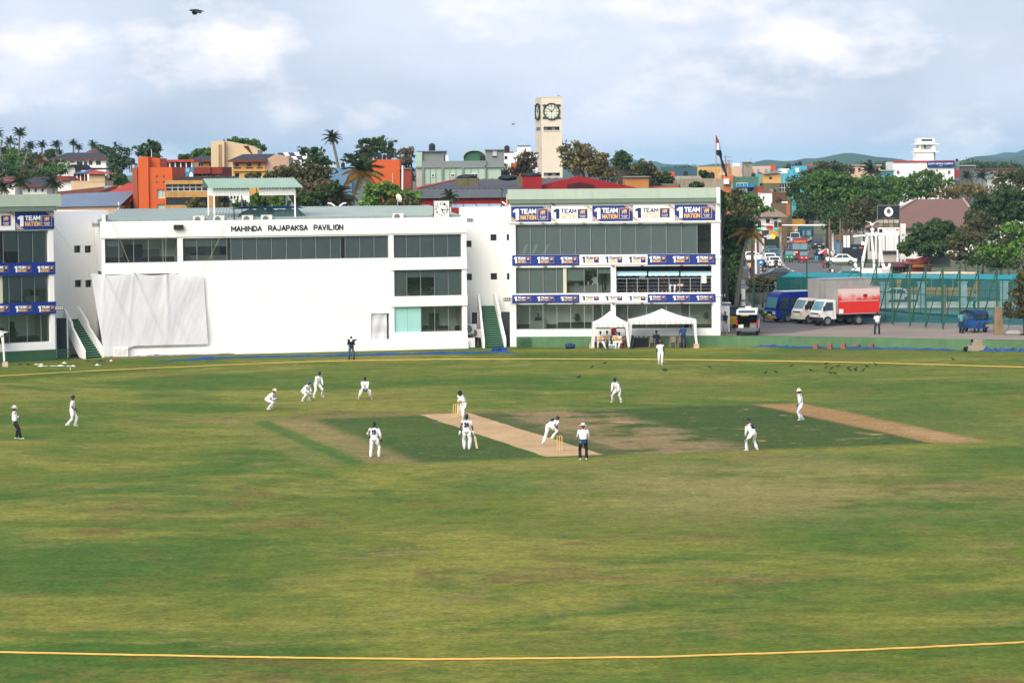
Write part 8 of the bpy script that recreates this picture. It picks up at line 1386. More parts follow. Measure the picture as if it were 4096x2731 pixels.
def person(label,loc,rz,shirt=CW,trous=CW,skin=SKIN,hat='cap',hatm=CAPN,shoes=SHW,sleeve=1.0,pel=(0,0,.93),lean=0,side=0,twist=0,fL=(-.12,0,.08),fR=(.12,0,.08),hL=None,hR=None,head=(0,0),number=None,pads=False,gloves=None,vest=None,s=1.0,shorts=False,numm=NAVY,group=None,bare=False,shoe_rot=(0,0)):
    t=thing('person',label,'person',loc,rz,group);t.scale=(s,s,s);P=Vector(pel);la,sa=radians(lean),radians(side);tt=Vector((sin(sa)*cos(la),sin(la),cos(la)*cos(sa)));X=Vector((cos(radians(twist)),sin(radians(twist)),0));fw=tt.cross(X)*-1
    chest=P+tt*.30;neck=P+tt*.53;hd_=(tt+Vector((0,.15,1.1))).normalized();hp=radians(head[0]);hd_=(hd_+Vector((sin(radians(head[1]))*.3,sin(hp),0))).normalized();HC_=neck+hd_*.17
    sh={-1:P+tt*.47-X*.19,1:P+tt*.47+X*.19};hip={-1:P-X*.095-Vector((0,0,.03)),1:P+X*.095-Vector((0,0,.03))}
    hands={-1:hL or(sh[-1]+Vector((-.07,.07,-.53))),1:hR or(sh[1]+Vector((.07,.07,-.53)))};feet={-1:Vector(fL),1:Vector(fR)}
    body=MB();body.tube([P-tt*.05,P+tt*.12,chest,P+tt*.44,neck-tt*.02,neck+hd_*.04],[(.15,.10),(.14,.095),(.165,.11),(.13,.085),(.06,.06),(.055,.055)],12,side=X)
    a_=X;b_=hd_.cross(X)*-1
    body.tube([HC_-hd_*.125+b_*.035,HC_-hd_*.09+b_*.025,HC_-hd_*.03+b_*.01,HC_+hd_*.04,HC_+hd_*.09,HC_+hd_*.115],[(.03,.035),(.052,.065),(.07,.088),(.075,.096),(.058,.075),(.02,.03)],12,side=X)
    nose=HC_+b_*.095-hd_*.02;body.tube([nose+hd_*.04-b_*.01,nose+b_*.012-hd_*.012,nose-hd_*.03-b_*.02],[.008,.018,.012],6)
    for q in(-1,1):body.ell(HC_+X*q*.077-hd_*.015,(.014,.022,.032),6,4)
    sl=MB();sl.tube([P-tt*.07,P+tt*.06,chest-tt*.04,P+tt*.42,P+tt*.49,neck+tt*.005],[(.185,.135),(.172,.128),(.195,.14),(.185,.12),(.125,.095),(.068,.065)],14,side=X)
    tr=MB();tr.tube([P+tt*.10,P,P-Vector((0,0,.10))],[(.165,.12),(.18,.135),(.15,.12)],14,side=X);shoes_=[];palm_={}
    for q in(-1,1):
        el,wr=ik(sh[q],hands[q],.29,.26,Vector((q*.5,-.8,-.3)));body.tube([sh[q],el,wr],[.052,.042,.028],8)
        d=(wr-el).normalized();palm_[q]=(el,wr,d);body.tube([wr-d*.02,wr+d*.045,wr+d*.085],[(.022,.028),(.018,.042),(.016,.04)],8)
        sd=Vector((0,0,1)).cross(d);sd=sd.normalized()if sd.length>.1 else Vector((0,1,0));up_=d.cross(sd)
        for k in range(4):o_=sd*((k-1.5)*.02);ln=(.062,.074,.07,.055)[k];body.tube([wr+d*.08+o_,wr+d*(.08+ln*.6)+o_-up_*.008,wr+d*(.08+ln)+o_-up_*.03],[.0095,.0085,.006],5)
        body.tube([wr+d*.03-sd*.03,wr+d*.06-sd*.058-up_*.01,wr+d*.09-sd*.062-up_*.018],[.012,.010,.007],5)
        if sleeve>=.99:sl.tube([sh[q]-X*q*.04,sh[q]+(el-sh[q])*.15,el,el.lerp(wr,.9)],[.085,.08,.065,.05],9)
        elif sleeve>0:sl.tube([sh[q]-X*q*.04,sh[q]+(el-sh[q])*.15,sh[q].lerp(el,sleeve*1.7)],[.085,.08,.075],9)
        kn,an_=ik(hip[q],feet[q],.45,.43,Vector((q*.25,1,0)));body.tube([hip[q],kn,an_],[.085,.058,.04],9)
        if shorts:tr.tube([hip[q]+Vector((0,0,.04)),hip[q].lerp(kn,.5),kn.lerp(hip[q],.08)],[.115,.105,.10],10)
        else:tr.tube([hip[q]+Vector((0,0,.04)),hip[q].lerp(kn,.4),kn,kn.lerp(an_,.6),an_-Vector((0,0,.015))],[.115,.108,.085,.078,.075],10)
        dn=(an_-kn).normalized();f_=Vector((q*.18,1,0)).normalized();f_=(f_-dn*f_.dot(dn)*.6).normalized()
        if feet[q].z<.12:f_.z=0;f_.normalize()
        g=MB();an2=an_+dn*.03;g.tube([an2-f_*.085+dn*.012,an2-f_*.03+dn*.01,an2+f_*.09+dn*.022,an2+f_*.16+dn*.03,an2+f_*.185+dn*.035],[(.03,.035),(.05,.045),(.036,.05),(.028,.042),(.012,.02)],8,side=-dn);shoes_.append(g)
        if pads:
            g=MB();fk=(kn-hip[q]+an_-kn).cross(X).normalized();off=Vector((0,.045,0));g.tube([kn+Vector((0,.03,.16)),kn+off,kn.lerp(an_,.5)+off,an_+off*.8],[(.075,.05),(.105,.075),(.098,.07),(.08,.06)],10,side=X);ob('leg_pad',g,PADW,t,smooth=True)
        if gloves:
            g=MB();g.tube([wr-d*.06,wr,wr+d*.1,wr+d*.16],[(.05,.05),(.055,.06),(.05,.065),(.03,.045)],8);ob('glove',g,gloves,t,smooth=True)
    ob('body',body,skin,t,smooth=True)
    if not bare:ob('shirt',sl,shirt,t,smooth=True)
    ob('trousers',tr,trous,t,smooth=True)
    for g in shoes_:ob('shoe',g,shoes,t,smooth=True)
    g=MB()
    for q in(-1,1):g.ell(HC_+X*q*.032+b_*.088+hd_*.012,(.012,.009,.008),6,4)
    g.ell(HC_+b_*.085-hd_*.062,(.022,.010,.007),6,4);ob('face_features',g,FEAT,t)
    if vest:g=MB();g.tube([P-tt*.05,P+tt*.06,chest-tt*.04,P+tt*.42,P+tt*.475],[(.192,.142),(.18,.136),(.203,.148),(.165,.128),(.11,.10)],14,side=X);ob('vest',g,vest,t,smooth=True)
    Mh=Matrix((X,b_,hd_)).transposed().to_4x4();Mh.translation=HC_;g=MB();n_=14
    if hat in('cap','helmet'):
        k=1.0 if hat=='cap' else 1.22;g.loft([[(.086*k*r*cos(2*pi*j/n_),.108*k*r*sin(2*pi*j/n_),z)for j in range(n_)]for r,z in((.99,.01 if hat=='cap' else-.06),(1.0,.045),(.9,.095*k),(.6,.128*k),(.1,.138*k))]);br=[(-.075,.085,.022),(.075,.085,.022),(.055,.19,.006),(-.055,.19,.006)];g.loft([br,[(x,y,z+.012)for x,y,z in br]])
        if hat=='helmet':g.loft([[(.09*sgn_,.13,-.02),(.09*sgn_,.13,-.09),(.075*sgn_,.15,-.09),(.075*sgn_,.15,-.02)]for sgn_ in(-1,1)])
    elif hat=='wide':g.loft([[(r*.95*cos(2*pi*j/n_),r*sin(2*pi*j/n_),z)for j in range(n_)]for r,z in((.19,.02),(.195,.032),(.10,.05),(.10,.10),(.085,.14),(.02,.15))])
    elif hat=='bucket':g.loft([[(r*.95*cos(2*pi*j/n_),r*sin(2*pi*j/n_),z)for j in range(n_)]for r,z in((.165,.0),(.168,.012),(.10,.06),(.095,.11),(.06,.14),(.01,.145))])
    else:g.loft([[(.082*r*cos(2*pi*j/n_),-.008+.104*r*sin(2*pi*j/n_),z)for j in range(n_)]for r,z in((.9,-.01),(1.02,.04),(.9,.092),(.5,.125),(.1,.13))])
    ho=ob({'cap':'cap','helmet':'helmet','wide':'wide_hat','bucket':'bucket_hat'}.get(hat,'hair'),g,hatm if hat!='hair' else HAIR,t,smooth=True);ho.matrix_local=Mh
    if hat=='wide':g=MB();g.loft([[(.103*cos(2*pi*j/n_),.106*sin(2*pi*j/n_),z)for j in range(n_)]for z in(.052,.075)],cap=False);bo=ob('hat_band',g,NAVYC,ho)
    if number:
        wN,hN=.25,.25;bk=tt.cross(X).normalized();bk=bk if bk.y<0 else-bk;c0=chest+bk*.152+tt*.02;o=ob('shirt_number',block_mesh(number,wN,hN,.055,numm),None,t)
        Mx=Matrix((X,-bk,tt)).transposed().to_4x4();Mx.translation=c0-X*(wN/2)-tt*(hN/2);o.matrix_local=Mx
    return t,palm_
def at(zf,x,y,z=0.0):q=G(zf(x,y),z);return(q.x,q.y,z)
RT,LF,CAMF,AWY=-pi/2,pi/2,pi,0.0
CR_=dict(pel=(0,-.12,.60),lean=48,fL=(-.26,.05,.08),fR=(.26,.0,.08),hL=(-.10,.45,.62),hR=(.10,.45,.62)) # slip crouch
KN_=dict(pel=(0,-.14,.80),lean=38,fL=(-.30,.02,.08),fR=(.30,-.02,.08),hL=(-.22,.26,.62),hR=(.22,.26,.62)) # hands on knees
person('white-hatted umpire with folded arms and black trousers at the far left',at(f1,140,835),RT+.35,CW,TRB,hat='wide',hatm=CW,hL=(.12,.24,1.17),hR=(-.10,.26,1.14),fL=(-.10,.1,.08),fR=(.16,.28,.08))
person('fielder in whites and dark cap walking right at far left',at(f1,680,716),RT,skin=SKIND,sleeve=.5,fL=(-.1,.14,.08),fR=(.1,-.26,.12),pel=(0,0,.90),lean=6,hL=(-.2,.22,.92),hR=(.2,.20,.90))
person('crouching slip fielder with a straw hat, leftmost of the slips',at(f2,180,440),RT-.1,hat='bucket',hatm=STRAW,**CR_)
person('crouching slip fielder with a bright blue cap',at(f2,520,362),RT-.65,hatm=CAPB,**{**CR_,'pel':(0,-.12,.62)});person('slip fielder with a dark cap bending with hands on knees',at(f2,640,326),RT-.9,**{**KN_,'pel':(0,-.12,.86),'lean':30})
person('wicketkeeper crouching in white leg pads and dark gloves',at(f2,1083,342),CAMF+.1,pads=True,gloves=NAVYC,**{**CR_,'pel':(0,-.15,.64),'lean':32,'fL':(-.36,0,.08),'fR':(.36,0,.08)})
bt,pal=person('striking batsman in helmet and pads bending over beside the far stumps',at(f2,2005,533),CAMF-.55,hat='helmet',pads=True,gloves=PADW,pel=(0,-.05,.90),lean=26,fL=(-.12,.16,.08),fR=(.12,-.12,.08),hL=(-.02,.30,1.10),hR=(.08,.34,1.05),head=(60,0))
g=MB();wr=pal[1][1];g.tube([wr+Vector((0,0,.1)),wr+Vector((0,.03,-.2))],.018,6);g.loft([[(wr.x-.05,wr.y+.02,wr.z-.2),(wr.x+.05,wr.y+.02,wr.z-.2),(wr.x+.05,wr.y+.06,wr.z-.2),(wr.x-.05,wr.y+.06,wr.z-.2)],[(wr.x-.055,wr.y+.05,wr.z-.72),(wr.x+.055,wr.y+.05,wr.z-.72),(wr.x+.055,wr.y+.10,wr.z-.72),(wr.x-.055,wr.y+.10,wr.z-.72)]]);o=ob('cricket_bat',g,WOODB,None,bt.location,bt.rotation_euler.z);tag(o,'bat held close by the striking batsman','bat')
bt,pal=person('non-striking batsman with number 24 on his back, pads and helmet',at(f2,2040,815),AWY-.05,hat='helmet',hatm=M('helmet_green',(.01,.035,.04),.5,.1),pads=True,gloves=M('glove_white_blue',(.55,.62,.68),.7,.2,9),sleeve=.5,skin=SKIND,number='24',fL=(-.13,.08,.08),fR=(.13,-.05,.08),hL=(-.34,.02,.86),hR=(.34,.06,.84))
wr=pal[1][1];g=MB();g.tube([wr+Vector((-.02,0,.08)),wr+Vector((.06,.02,-.22))],.018,6);g.loft([[(wr.x+.02,wr.y,wr.z-.22),(wr.x+.12,wr.y,wr.z-.22),(wr.x+.12,wr.y+.05,wr.z-.22),(wr.x+.02,wr.y+.05,wr.z-.22)],[(wr.x+.12,wr.y+.02,.04),(wr.x+.23,wr.y+.02,.04),(wr.x+.23,wr.y+.06,.04),(wr.x+.12,wr.y+.06,.04)]]);tag(ob('cricket_bat',g,WOODB,None,bt.location,bt.rotation_euler.z),'bat hanging from the right hand of batsman number 24','bat')
person('fielder with number 19 on his back left of the pitch',at(f2,1170,888),AWY-.1,skin=SKIND,number='19',pel=(0,0,.89),lean=8,fL=(-.16,-.12,.08),fR=(.22,.06,.08),hL=(-.28,.08,1.02),hR=(.32,.10,.86))
q=at(f3,1480,838);person('bowler bent over in his follow-through with one leg lifted',(q[0],q[1],.10),AWY-.75,hat='hair',skin=SKIND,number='95',pel=(0,-.1,.96),lean=66,fL=(-.10,-.46,.14),fR=(.12,-.02,.36),hL=(-.25,.35,.95),hR=(.1,.42,1.0),head=(20,0))
um_,_=person('umpire in white hat and black trousers standing behind the near stumps',at(f3,1862,993),AWY,CW,TRB,hat='wide',hatm=CW,fL=(-.15,0,.08),fR=(.15,0,.08),hL=(-.18,.25,1.05),hR=(.18,.25,1.05));g=MB();g.tube([(0,0,.92),(0,0,1.0)],[(.21,.165),(.20,.155)],14,side=(1,0,0));g.box(-.1,.12,-.19,-.15,.80,1.0);ob('tied_jumper',g,M('jumper_blue',(.01,.05,.16),.9,.1),um_)
person('fielder in whites bending with hands on knees beyond the pitch, right of the batsman',at(f4,395,610),CAMF-.55,**KN_)
person('fielder in a white bucket hat standing sideways far right',at(f4,2125,776),LF+.15,hat='bucket',hatm=M('hat_cream',(.66,.62,.52),.8,.05),skin=SKIND,lean=8,fL=(-.1,.06,.08),fR=(.1,-.12,.08),hL=(-.16,.18,.88),hR=(.16,.14,.88))
person('crouching fielder with number 36 on his back at the right of the square',at(f4,1665,1060),AWY+.55,number='36',**{**KN_,'pel':(0,-.1,.84),'lean':34})
person('fielder in short sleeves and cap walking towards the camera near the rope',at(f4,805,256),CAMF,skin=SKIND,sleeve=.5,hatm=M('cap_red_navy',(.22,.03,.05),.7,.3,12),fL=(-.08,.12,.08),fR=(.1,-.1,.08))
cm_,pal=person('cameraman in dark shirt and jeans standing by the blue tarpaulin',at(z7,955,1385),CAMF,NAVYC,JEAN,sleeve=.5,hat='hair',shoes=SHB,fL=(-.18,0,.08),fR=(.18,0,.08),hL=(-.12,.22,1.12),hR=(.16,.25,1.05));q=Vector(cm_.location)
t=thing('camera_rig','camera on a monopod held by the cameraman','camera',(q.x,q.y-.3,0));g=MB();g.cyl((0,0,.02),(0,0,1.2),.018,n=6);ob('monopod',g,DARK,t);g=MB();g.box(-.28,.3,-.06,.06,1.42,1.56);g.cyl((.28,-.1,1.5),(.42,-.1,1.5),.06,n=10);ob('camera_body',g,BLACK,t);g=MB();g.ell((.02,-.1,1.48),(.1,.05,.12),8,5);ob('flash_disc',g,WSIGN,t)
person('man in white shirt and dark trousers standing in the car park',at(zn,345,1325,PG),CAMF-.2,M('shirt_pale',(.62,.60,.66),.85,.04),NAVYC,SKIND,hat='hair',sleeve=.5,shoes=SHB,fL=(-.14,0,.08),fR=(.2,.0,.08));person('man in a blue shirt standing beside the blue three-wheeler',at(zn,1362,1312,PG),CAMF+.4,TEALC,NAVYC,SKIND,hat='hair',sleeve=.5,shoes=SHB)
q=AT(zv(205,800),229.6);person('man in red cap, navy shirt and pale trousers beside the service cabinet',(q.x,229.6,PG),CAMF,NAVYC,M('beige_trousers',(.55,.52,.46),.85,.05),SKIND,hatm=REDC,sleeve=.5,hL=(.08,.24,1.15),hR=(-.08,.24,1.12))
# --- tents and people below them
TENT=M('tent_white',(.78,.78,.80),.8,.03,trans=.2)
def tent(label,xl,xr,ye,yp,yg,Yf,dep,n):
    a=AT(zt(xl,ye),Yf);b=AT(zt(xr,ye),Yf);W_=b.x-a.x;t=thing('gazebo_tent',label,'tent',(a.x,Yf,0));ze=a.z;zp=AT(zt((xl+xr)/2,yp),Yf+dep/2).z;C4=[(0,0),(W_,0),(W_,dep),(0,dep)];pk=(W_/2,dep/2,zp)
    for i in range(4):p,q_=C4[i],C4[(i+1)%4];g=MB();g.grid(lambda u,v:Vector((p[0]+(q_[0]-p[0])*u,p[1]+(q_[1]-p[1])*u,ze)).lerp(Vector(pk),v)-Vector((0,0,.10*sin(v*pi))),6,6);ob('roof_panel',g,TENT,t)
    vh=75/4.704*Yf/FPX
    for i in range(4):
        p,q_=C4[i],C4[(i+1)%4];ns=n if i%2==0 else 6
        for k in range(ns):u0,u1=(k+.04)/ns,(k+.96)/ns;f=lambda u:(p[0]+(q_[0]-p[0])*u,p[1]+(q_[1]-p[1])*u);g=MB();g.add([(*f(u0),ze+.01),(*f(u1),ze+.01),(*f(u1),ze-vh),(*f(u0),ze-vh)],[(0,1,2,3)]);ob('valance_flap',g,TENT,t)
    for sx,(x,y)in zip((1,-1,-1,1),C4):
        y+=-.02 if y<.1 else .02;g=MB();d0=62/4.704*Yf/FPX;g.loft([[(x,y,ze),(x+sx*d0,y,ze),(x+sx*d0,y+.04,ze),(x,y+.04,ze)],[(x-sx*.03,y,.9),(x+sx*d0*.6,y,.9),(x+sx*d0*.6,y+.08,.9),(x-sx*.03,y+.08,.9)],[(x-sx*.12,y,.15),(x+sx*.06,y,.15),(x+sx*.06,y+.05,.15),(x-sx*.12,y+.05,.15)]]);ob('leg_cover',g,TENT,t);g=MB();g.cyl((x,y+.03,0),(x,y+.03,ze),.025,n=6);ob('pole',g,STEEL,t)
    return t
tent('smaller white peaked tent in front of the banner building',148,815,440,205,910,223.6,2.3,7);tent('larger white peaked tent in front of the banner building',826,2096,385,162,900,223.8,2.4,13)
BLK=M('pale_brick_block',C(235,205,185),.9,.12,4)
for p,lab in((zt(130,910),'pale block holding the left leg of the smaller tent'),(zt(2095,905),'pale block holding the right leg of the larger tent'),(f1(50,155),'pale block at the tent leg by the left photo edge')):q=G(p);g=MB();g.box(-.2,.2,-.15,.15,0,.33);g.box(-.17,.17,-.12,.12,.33,.35);tag(ob('weight_block',g,BLK,None,(q.x,q.y,0),.1),lab,'block')
CHR=M('plastic_chair',(.22,.16,.13),.6,.1)
def chair(label,loc,rz,m_=CHR):
    t=thing('plastic_chair',label,'chair',loc,rz,'plastic chairs under the tents');g=MB();g.box(-.22,.22,-.2,.22,.42,.46);ob('seat',g,m_,t);g=MB();g.loft([[(-.2,-.22,.46),(.2,-.22,.46),(.2,-.19,.46),(-.2,-.19,.46)],[(-.22,-.3,.85),(.22,-.3,.85),(.22,-.27,.85),(-.22,-.27,.85)]]);ob('backrest',g,m_,t)
    for x in(-.21,.21):
        for y in(-.2,.2):g=MB();g.bar((x*1.12,y*1.15,0),(x,y,.43),.04);ob('leg',g,m_,t)
        g=MB();g.bar((x*1.08,-.25,.66),(x*1.08,.18,.66),.05,.03);g.bar((x*1.08,.18,.44),(x*1.08,.18,.66),.04);ob('armrest',g,m_,t)
    return t
SIT=dict(pel=(0,0,.50),lean=4,fL=(-.16,.48,.08),fR=(.16,.42,.08))
def seat(p,label,rz=CAMF,Y=None,z=0.0,chairlab=None,**k):
    q=G(p,z)if Y is None else AT(p,Y);k2={**SIT,**k};person(label,(q.x,q.y+(.5 if Y is None else 0),z),rz,**k2)
    if chairlab:chair(chairlab,(q.x,q.y+(.5 if Y is None else 0),z),rz)
seat(zt(295,910),'first seated reserve in a yellow vest under the smaller tent',vest=YVEST,hatm=CAPN,skin=SKIND,hL=(-.1,.30,.66),hR=(.1,.30,.66),fL=(-.35,.5,.08),fR=(.2,.45,.08),chairlab='chair of the first reserve in a yellow vest');seat(zt(420,900),'second seated reserve in a yellow vest leaning back',vest=YVEST,hatm=CAPN,skin=SKIND,hL=(-.08,.28,.62),hR=(.08,.28,.62),chairlab='chair of the second reserve in a yellow vest')
seat(zt(590,908),'third seated reserve in a yellow vest and sun hat',vest=YVEST,hat='bucket',hatm=GREYC,skin=SKIND,hL=(-.2,.3,.66),hR=(.2,.3,.66),lean=12,chairlab='chair of the reserve in a sun hat');seat(zt(685,915),'fourth seated reserve in a yellow vest leaning forward to the left',rz=CAMF-.7,vest=YVEST,hat='hair',skin=SKIND,hL=(-.1,.3,.95),hR=(.1,.35,.7),lean=22,chairlab='chair of the reserve leaning forward')
seat(zt(855,915),'seated man in navy and green with a purple cap between the tents',shirt=NAVYC,trous=NAVYC,hatm=M('cap_purple',(.12,.02,.16),.7,.1),skin=SKIND,sleeve=.5,shoes=SHB,hL=(-.1,.3,.9),hR=(.12,.3,.7),chairlab='chair of the man with a purple cap');seat(zt(1350,895),'seated man in dark clothes at the back of the larger tent',shirt=NAVYC,trous=NAVYC,hat='hair',skin=SKIND,sleeve=.5,shoes=SHB,chairlab='chair of the man at the back of the larger tent')
q=G(zt(1852,902));person('man in blue polo and cap standing under the larger tent',(q.x,q.y,0),CAMF+.1,BLUEC,NAVYC,SKIN,hatm=NAVYC,sleeve=.5,shoes=SHB,hL=(.02,.3,1.2),hR=(.3,.12,.9),s=1.06)
for x,lab in((200,'empty chair at the left edge of the smaller tent'),(1660,'empty plastic chair standing alone under the larger tent'),(1815,'empty plastic chair behind the man in blue polo'),(1275,'empty chair left of the seated man in dark clothes'),(770,'empty chair between the two tents')):q=G(zt(x,900));chair(lab,(q.x,q.y+.5,0),CAMF-.15)
q0,q1=G(zt(912,892)),G(zt(1195,890));t=thing('drinks_table','table under a black pleated cloth with bottles under the larger tent','table',(q0.x,q0.y+.4,0));Wt=q1.x-q0.x;g=MB();g.box(0,Wt,0,.7,.70,.74);ob('table_top',g,GREYC,t);g=MB();g.grid(lambda u,v:(Wt*u,-.02+.025*sin(u*70),.72*(1-v)+.01),90,2);ob('table_cloth',g,FURN,t)
for k,x in enumerate((30,70,90,150,160,250)):u=Wt*x/283;g=MB();h_=.14+.03*(k%3);g.lathe([(.04,0),(.04,h_*.7),(.015,h_*.85),(.015,h_)],(0,0,0),8);tag(ob('bottle',g,M('bottle_pale',(.45,.55,.55),.3,.1),None,(q0.x+u,q0.y+.7,.742)),f'{("first", "second", "third", "fourth", "fifth", "last")[k]} pale bottle from the left on the black-clothed drinks table','bottle','bottles on the drinks table')
for(x,y,w_,h_,m_,lab)in((510,908,110,75,GREYB,'grey cool box on the grass before the reserves'),(697,905,105,75,M('cool_box_red',C(150,30,35),.5,.1),'dark red cool box beside the fourth reserve')):
    q=G(zt(x,y));s_=q.y/FPX/4.704;t=thing('cool_box',lab,'cool box',(q.x,q.y,0));g=MB();g.box(-w_/2*s_,w_/2*s_,-.15,.15,0,h_*s_*.8);ob('tub',g,m_,t);g=MB();g.box(-w_/2*s_-.01,w_/2*s_+.01,-.16,.16,h_*s_*.8,h_*s_);ob('lid',g,WSIGN if m_ is GREYB else m_,t)
q=G(z8(895,1516));t=thing('kit_bag','blue kit bag lying on the grass left of the tents','bag',(q.x,q.y+.2,0));g=MB();g.tube([(-.38,0,.17),(-.34,0,.19),(0,0,.21),(.34,0,.19),(.38,0,.17)],[(.08,.08),(.18,.2),(.2,.22),(.18,.2),(.08,.08)],10);ob('bag_body',g,M('bag_navy',(.015,.04,.12),.7,.2),t,smooth=True);g=MB();g.tube([(-.2,-.18,.25),(-.1,-.1,.42),(.1,-.1,.42),(.2,-.18,.25)],.02,5);ob('strap',g,BLACK,t)
r0,r1=AT(zt(492,685),226.6),AT(zt(588,516),226.6);t=thing('stretcher_board','orange rescue stretcher board leaning behind the smaller tent','stretcher',(r0.x,226.55,r0.z));g=MB();w_,h_=r1.x-r0.x,r1.z-r0.z;g.prism([(.03,0),(0,.1),(0,h_-.1),(.05,h_),(w_-.05,h_),(w_,h_-.1),(w_,.1),(w_-.03,0)],0,.05);ob('board',g,M('rescue_orange',C(240,85,35),.6,.06),t);g=MB();g.bar((.05,-.01,h_*.8),(w_/2,-.01,h_*.4),.04,.01,up=(0,1,0));g.bar((w_-.05,-.01,h_*.8),(w_/2,-.01,h_*.4),.04,.01,up=(0,1,0));g.bar((w_/2,-.01,h_*.4),(w_/2,-.01,.05),.04,.01,up=(0,1,0));ob('strap',g,BLACK,t)
for k,(x,y,w_)in enumerate(((130,935,.5),(430,932,1.0))):q=G(zt(x,y));g=MB();g.grid(lambda u,v:((u-.5)*w_,(v-.5)*.3,.012+.03*abs(sin(u*9)*sin(v*pi))),10,4);tag(ob('cloth',g,NAVYC,None,(q.x,q.y,0)),('small dark cloth on the grass left of the tent block','dark cloth lying before the seated reserves')[k],'cloth')
# left edge: tent leg and sitter
q=G(f1(38,130));t=thing('gazebo_tent','white tent leg and frame cut by the left photo edge','tent',(q.x-2.2,q.y,0));g=MB();g.loft([[(2.0,0,2.1),(2.22,0,2.1),(2.22,.05,2.1),(2.0,.05,2.1)],[(2.1,0,1.2),(2.24,0,1.2),(2.24,.05,1.2),(2.1,.05,1.2)],[(2.15,0,.2),(2.28,0,.2),(2.28,.05,.2),(2.15,.05,.2)]]);ob('leg_cover',g,TENT,t);g=MB();g.box(-.5,2.2,0,.05,2.0,2.25);ob('valance_flap',g,TENT,t);g=MB();g.add([(-.5,0,2.25),(2.2,0,2.25),(.8,1.2,2.6),(2.2,2.4,2.25),(-.5,2.4,2.25)],[(0,1,2),(1,3,2),(3,4,2),(4,0,2)]);ob('roof_panel',g,TENT,t)
seat(f1(8,112),'seated person in dark clothes at the left edge of the photo',shirt=NAVYC,trous=NAVYC,hat='hair',skin=SKIND,shoes=SHB,chairlab='chair cut by the left edge of the photo')
TOW=M('towel_white',(.66,.65,.62),.9,.08)
for k,(x,y,w_,m_)in enumerate(((272,138,.5,NAVYC),(365,136,.7,TOW),(402,153,.8,TOW),(538,151,1.1,TOW),(668,153,.75,TOW),(603,126,.5,TOW),(918,144,.5,TOW),(900,132,.3,SHB),(825,107,.35,NAVYC),(935,104,.8,NAVYC),(1042,104,.3,TOW),(1075,95,.3,REDC),(180,140,.5,NAVYC))):
    q=G(f1(x,y));rnd=random.Random(k);ph=rnd.uniform(0,6);g=MB();g.grid(lambda u,v:((u-.5)*w_,(v-.5)*.34*(.7+.3*sin(u*5+ph)),.01+.10*sin(u*pi)*sin(v*pi)*(.7+.5*sin(u*8+ph))),12,6);tag(ob('kit_item',g,m_,None,(q.x,q.y,0),rnd.uniform(-.3,.3),True),('dark bag leftmost of the kit on the grass at left','white pad left of centre in the upper kit row','white pads beside the dark bottle bag','largest heap of white pads on the grass','flat white towel right of the pad heap','small white towel behind the pad heap','white pad near the foot of the left stairs','dark glove on top of the pad near the left stairs','dark cloth right before the left stairs','long dark mat at the foot of the left stairs','tiny white cloth right of the left stairs','dark red bag right of the left stairs','thin dark mat near the left block')[k],'kit','kit lying on the grass at left')
q=G(f1(662,188));g=MB();g.lathe([(.035,0),(.035,.14),(.015,.19),(.015,.22)],n=8);tag(ob('bottle',g,M('bottle_pale',(.45,.55,.55)),None,(q.x,q.y,0)),'lone pale bottle on the grass near the rope at left','bottle')
# --- balcony and inside
zf_=k3[2]+.02
def bal(x,label,y=1.1,**k):
    u=B.uz(zb(x,300),y)[0];p_=B.world(u,y,zf_);person(label,p_,B.rz+pi,**{**SIT,**k});chair('seat of the '+label.split(' on the')[0],p_,B.rz+pi,FURN)
bal(490,'navy-shirted spectator on the balcony, second from the left',shirt=NAVYC,trous=NAVYC,hat='hair',skin=SKIND,sleeve=.5);bal(720,'shirtless spectator with a towel on the balcony',bare=True,trous=NAVYC,hat='hair',skin=SKIND,shorts=True);bal(960,'dark-shirted spectator in white trousers on the balcony',shirt=NAVYC,trous=CW,hat='hair',skin=SKIND,sleeve=.5);bal(1190,'shirtless spectator in white shorts on the balcony',bare=True,trous=CW,shorts=True,hat='hair',skin=SKIND);bal(1640,'spectator in navy and green on the balcony right side',shirt=M('navy_green',(.012,.05,.05),.8,.3,4),trous=NAVYC,hat='hair',skin=SKIND,sleeve=.5);bal(-120,'spectator in dark clothes at the left of the balcony',shirt=NAVYC,trous=NAVYC,hat='hair',skin=SKIND,sleeve=.5)
u=B.uz(zb(95,200),2.6)[0];person('standing spectator in a white shirt at the back of the balcony',B.world(u,2.6,zf_),B.rz+pi,shirt=CW,trous=NAVYC,hat='hair',skin=SKIND)
u,z_=B.uz(zb(1880,260),.12);g=MB();g.grid(lambda a,b:(a*.4,-.03+.03*sin(a*9)-.1*(b-.5)**2,-.8*b),6,8);tag(ob('towel',g,TOW,None,B.world(u-.2,.12,zf_+1.5),B.rz,True),'white towel hung at the right end of the balcony railing','towel')
def inside(F,p,label,y,zb_,**k):u=F.uz(p,y)[0];person(label,F.world(u,y,zb_),F.rz+pi,hat='hair',skin=SKIND,sleeve=.5,**k)
inside(B,z8(595,1225),'person sitting at the desk behind the ground floor glass',2.2,k4[2]-.1,shirt=NAVYC,trous=NAVYC,**SIT);inside(B,z8(1065,870),'person with dark hair behind the first floor desk',2.2,k2[2]-.05,shirt=NAVYC,trous=NAVYC);inside(B,z8(1130,890),'person in white sitting behind the first floor desk',2.2,k2[2]+.2,shirt=CW,trous=CW,**SIT);inside(B,z8(1210,860),'standing dark figure at the right of the first floor window',2.4,k2[2]+.1,shirt=NAVYC,trous=NAVYC)
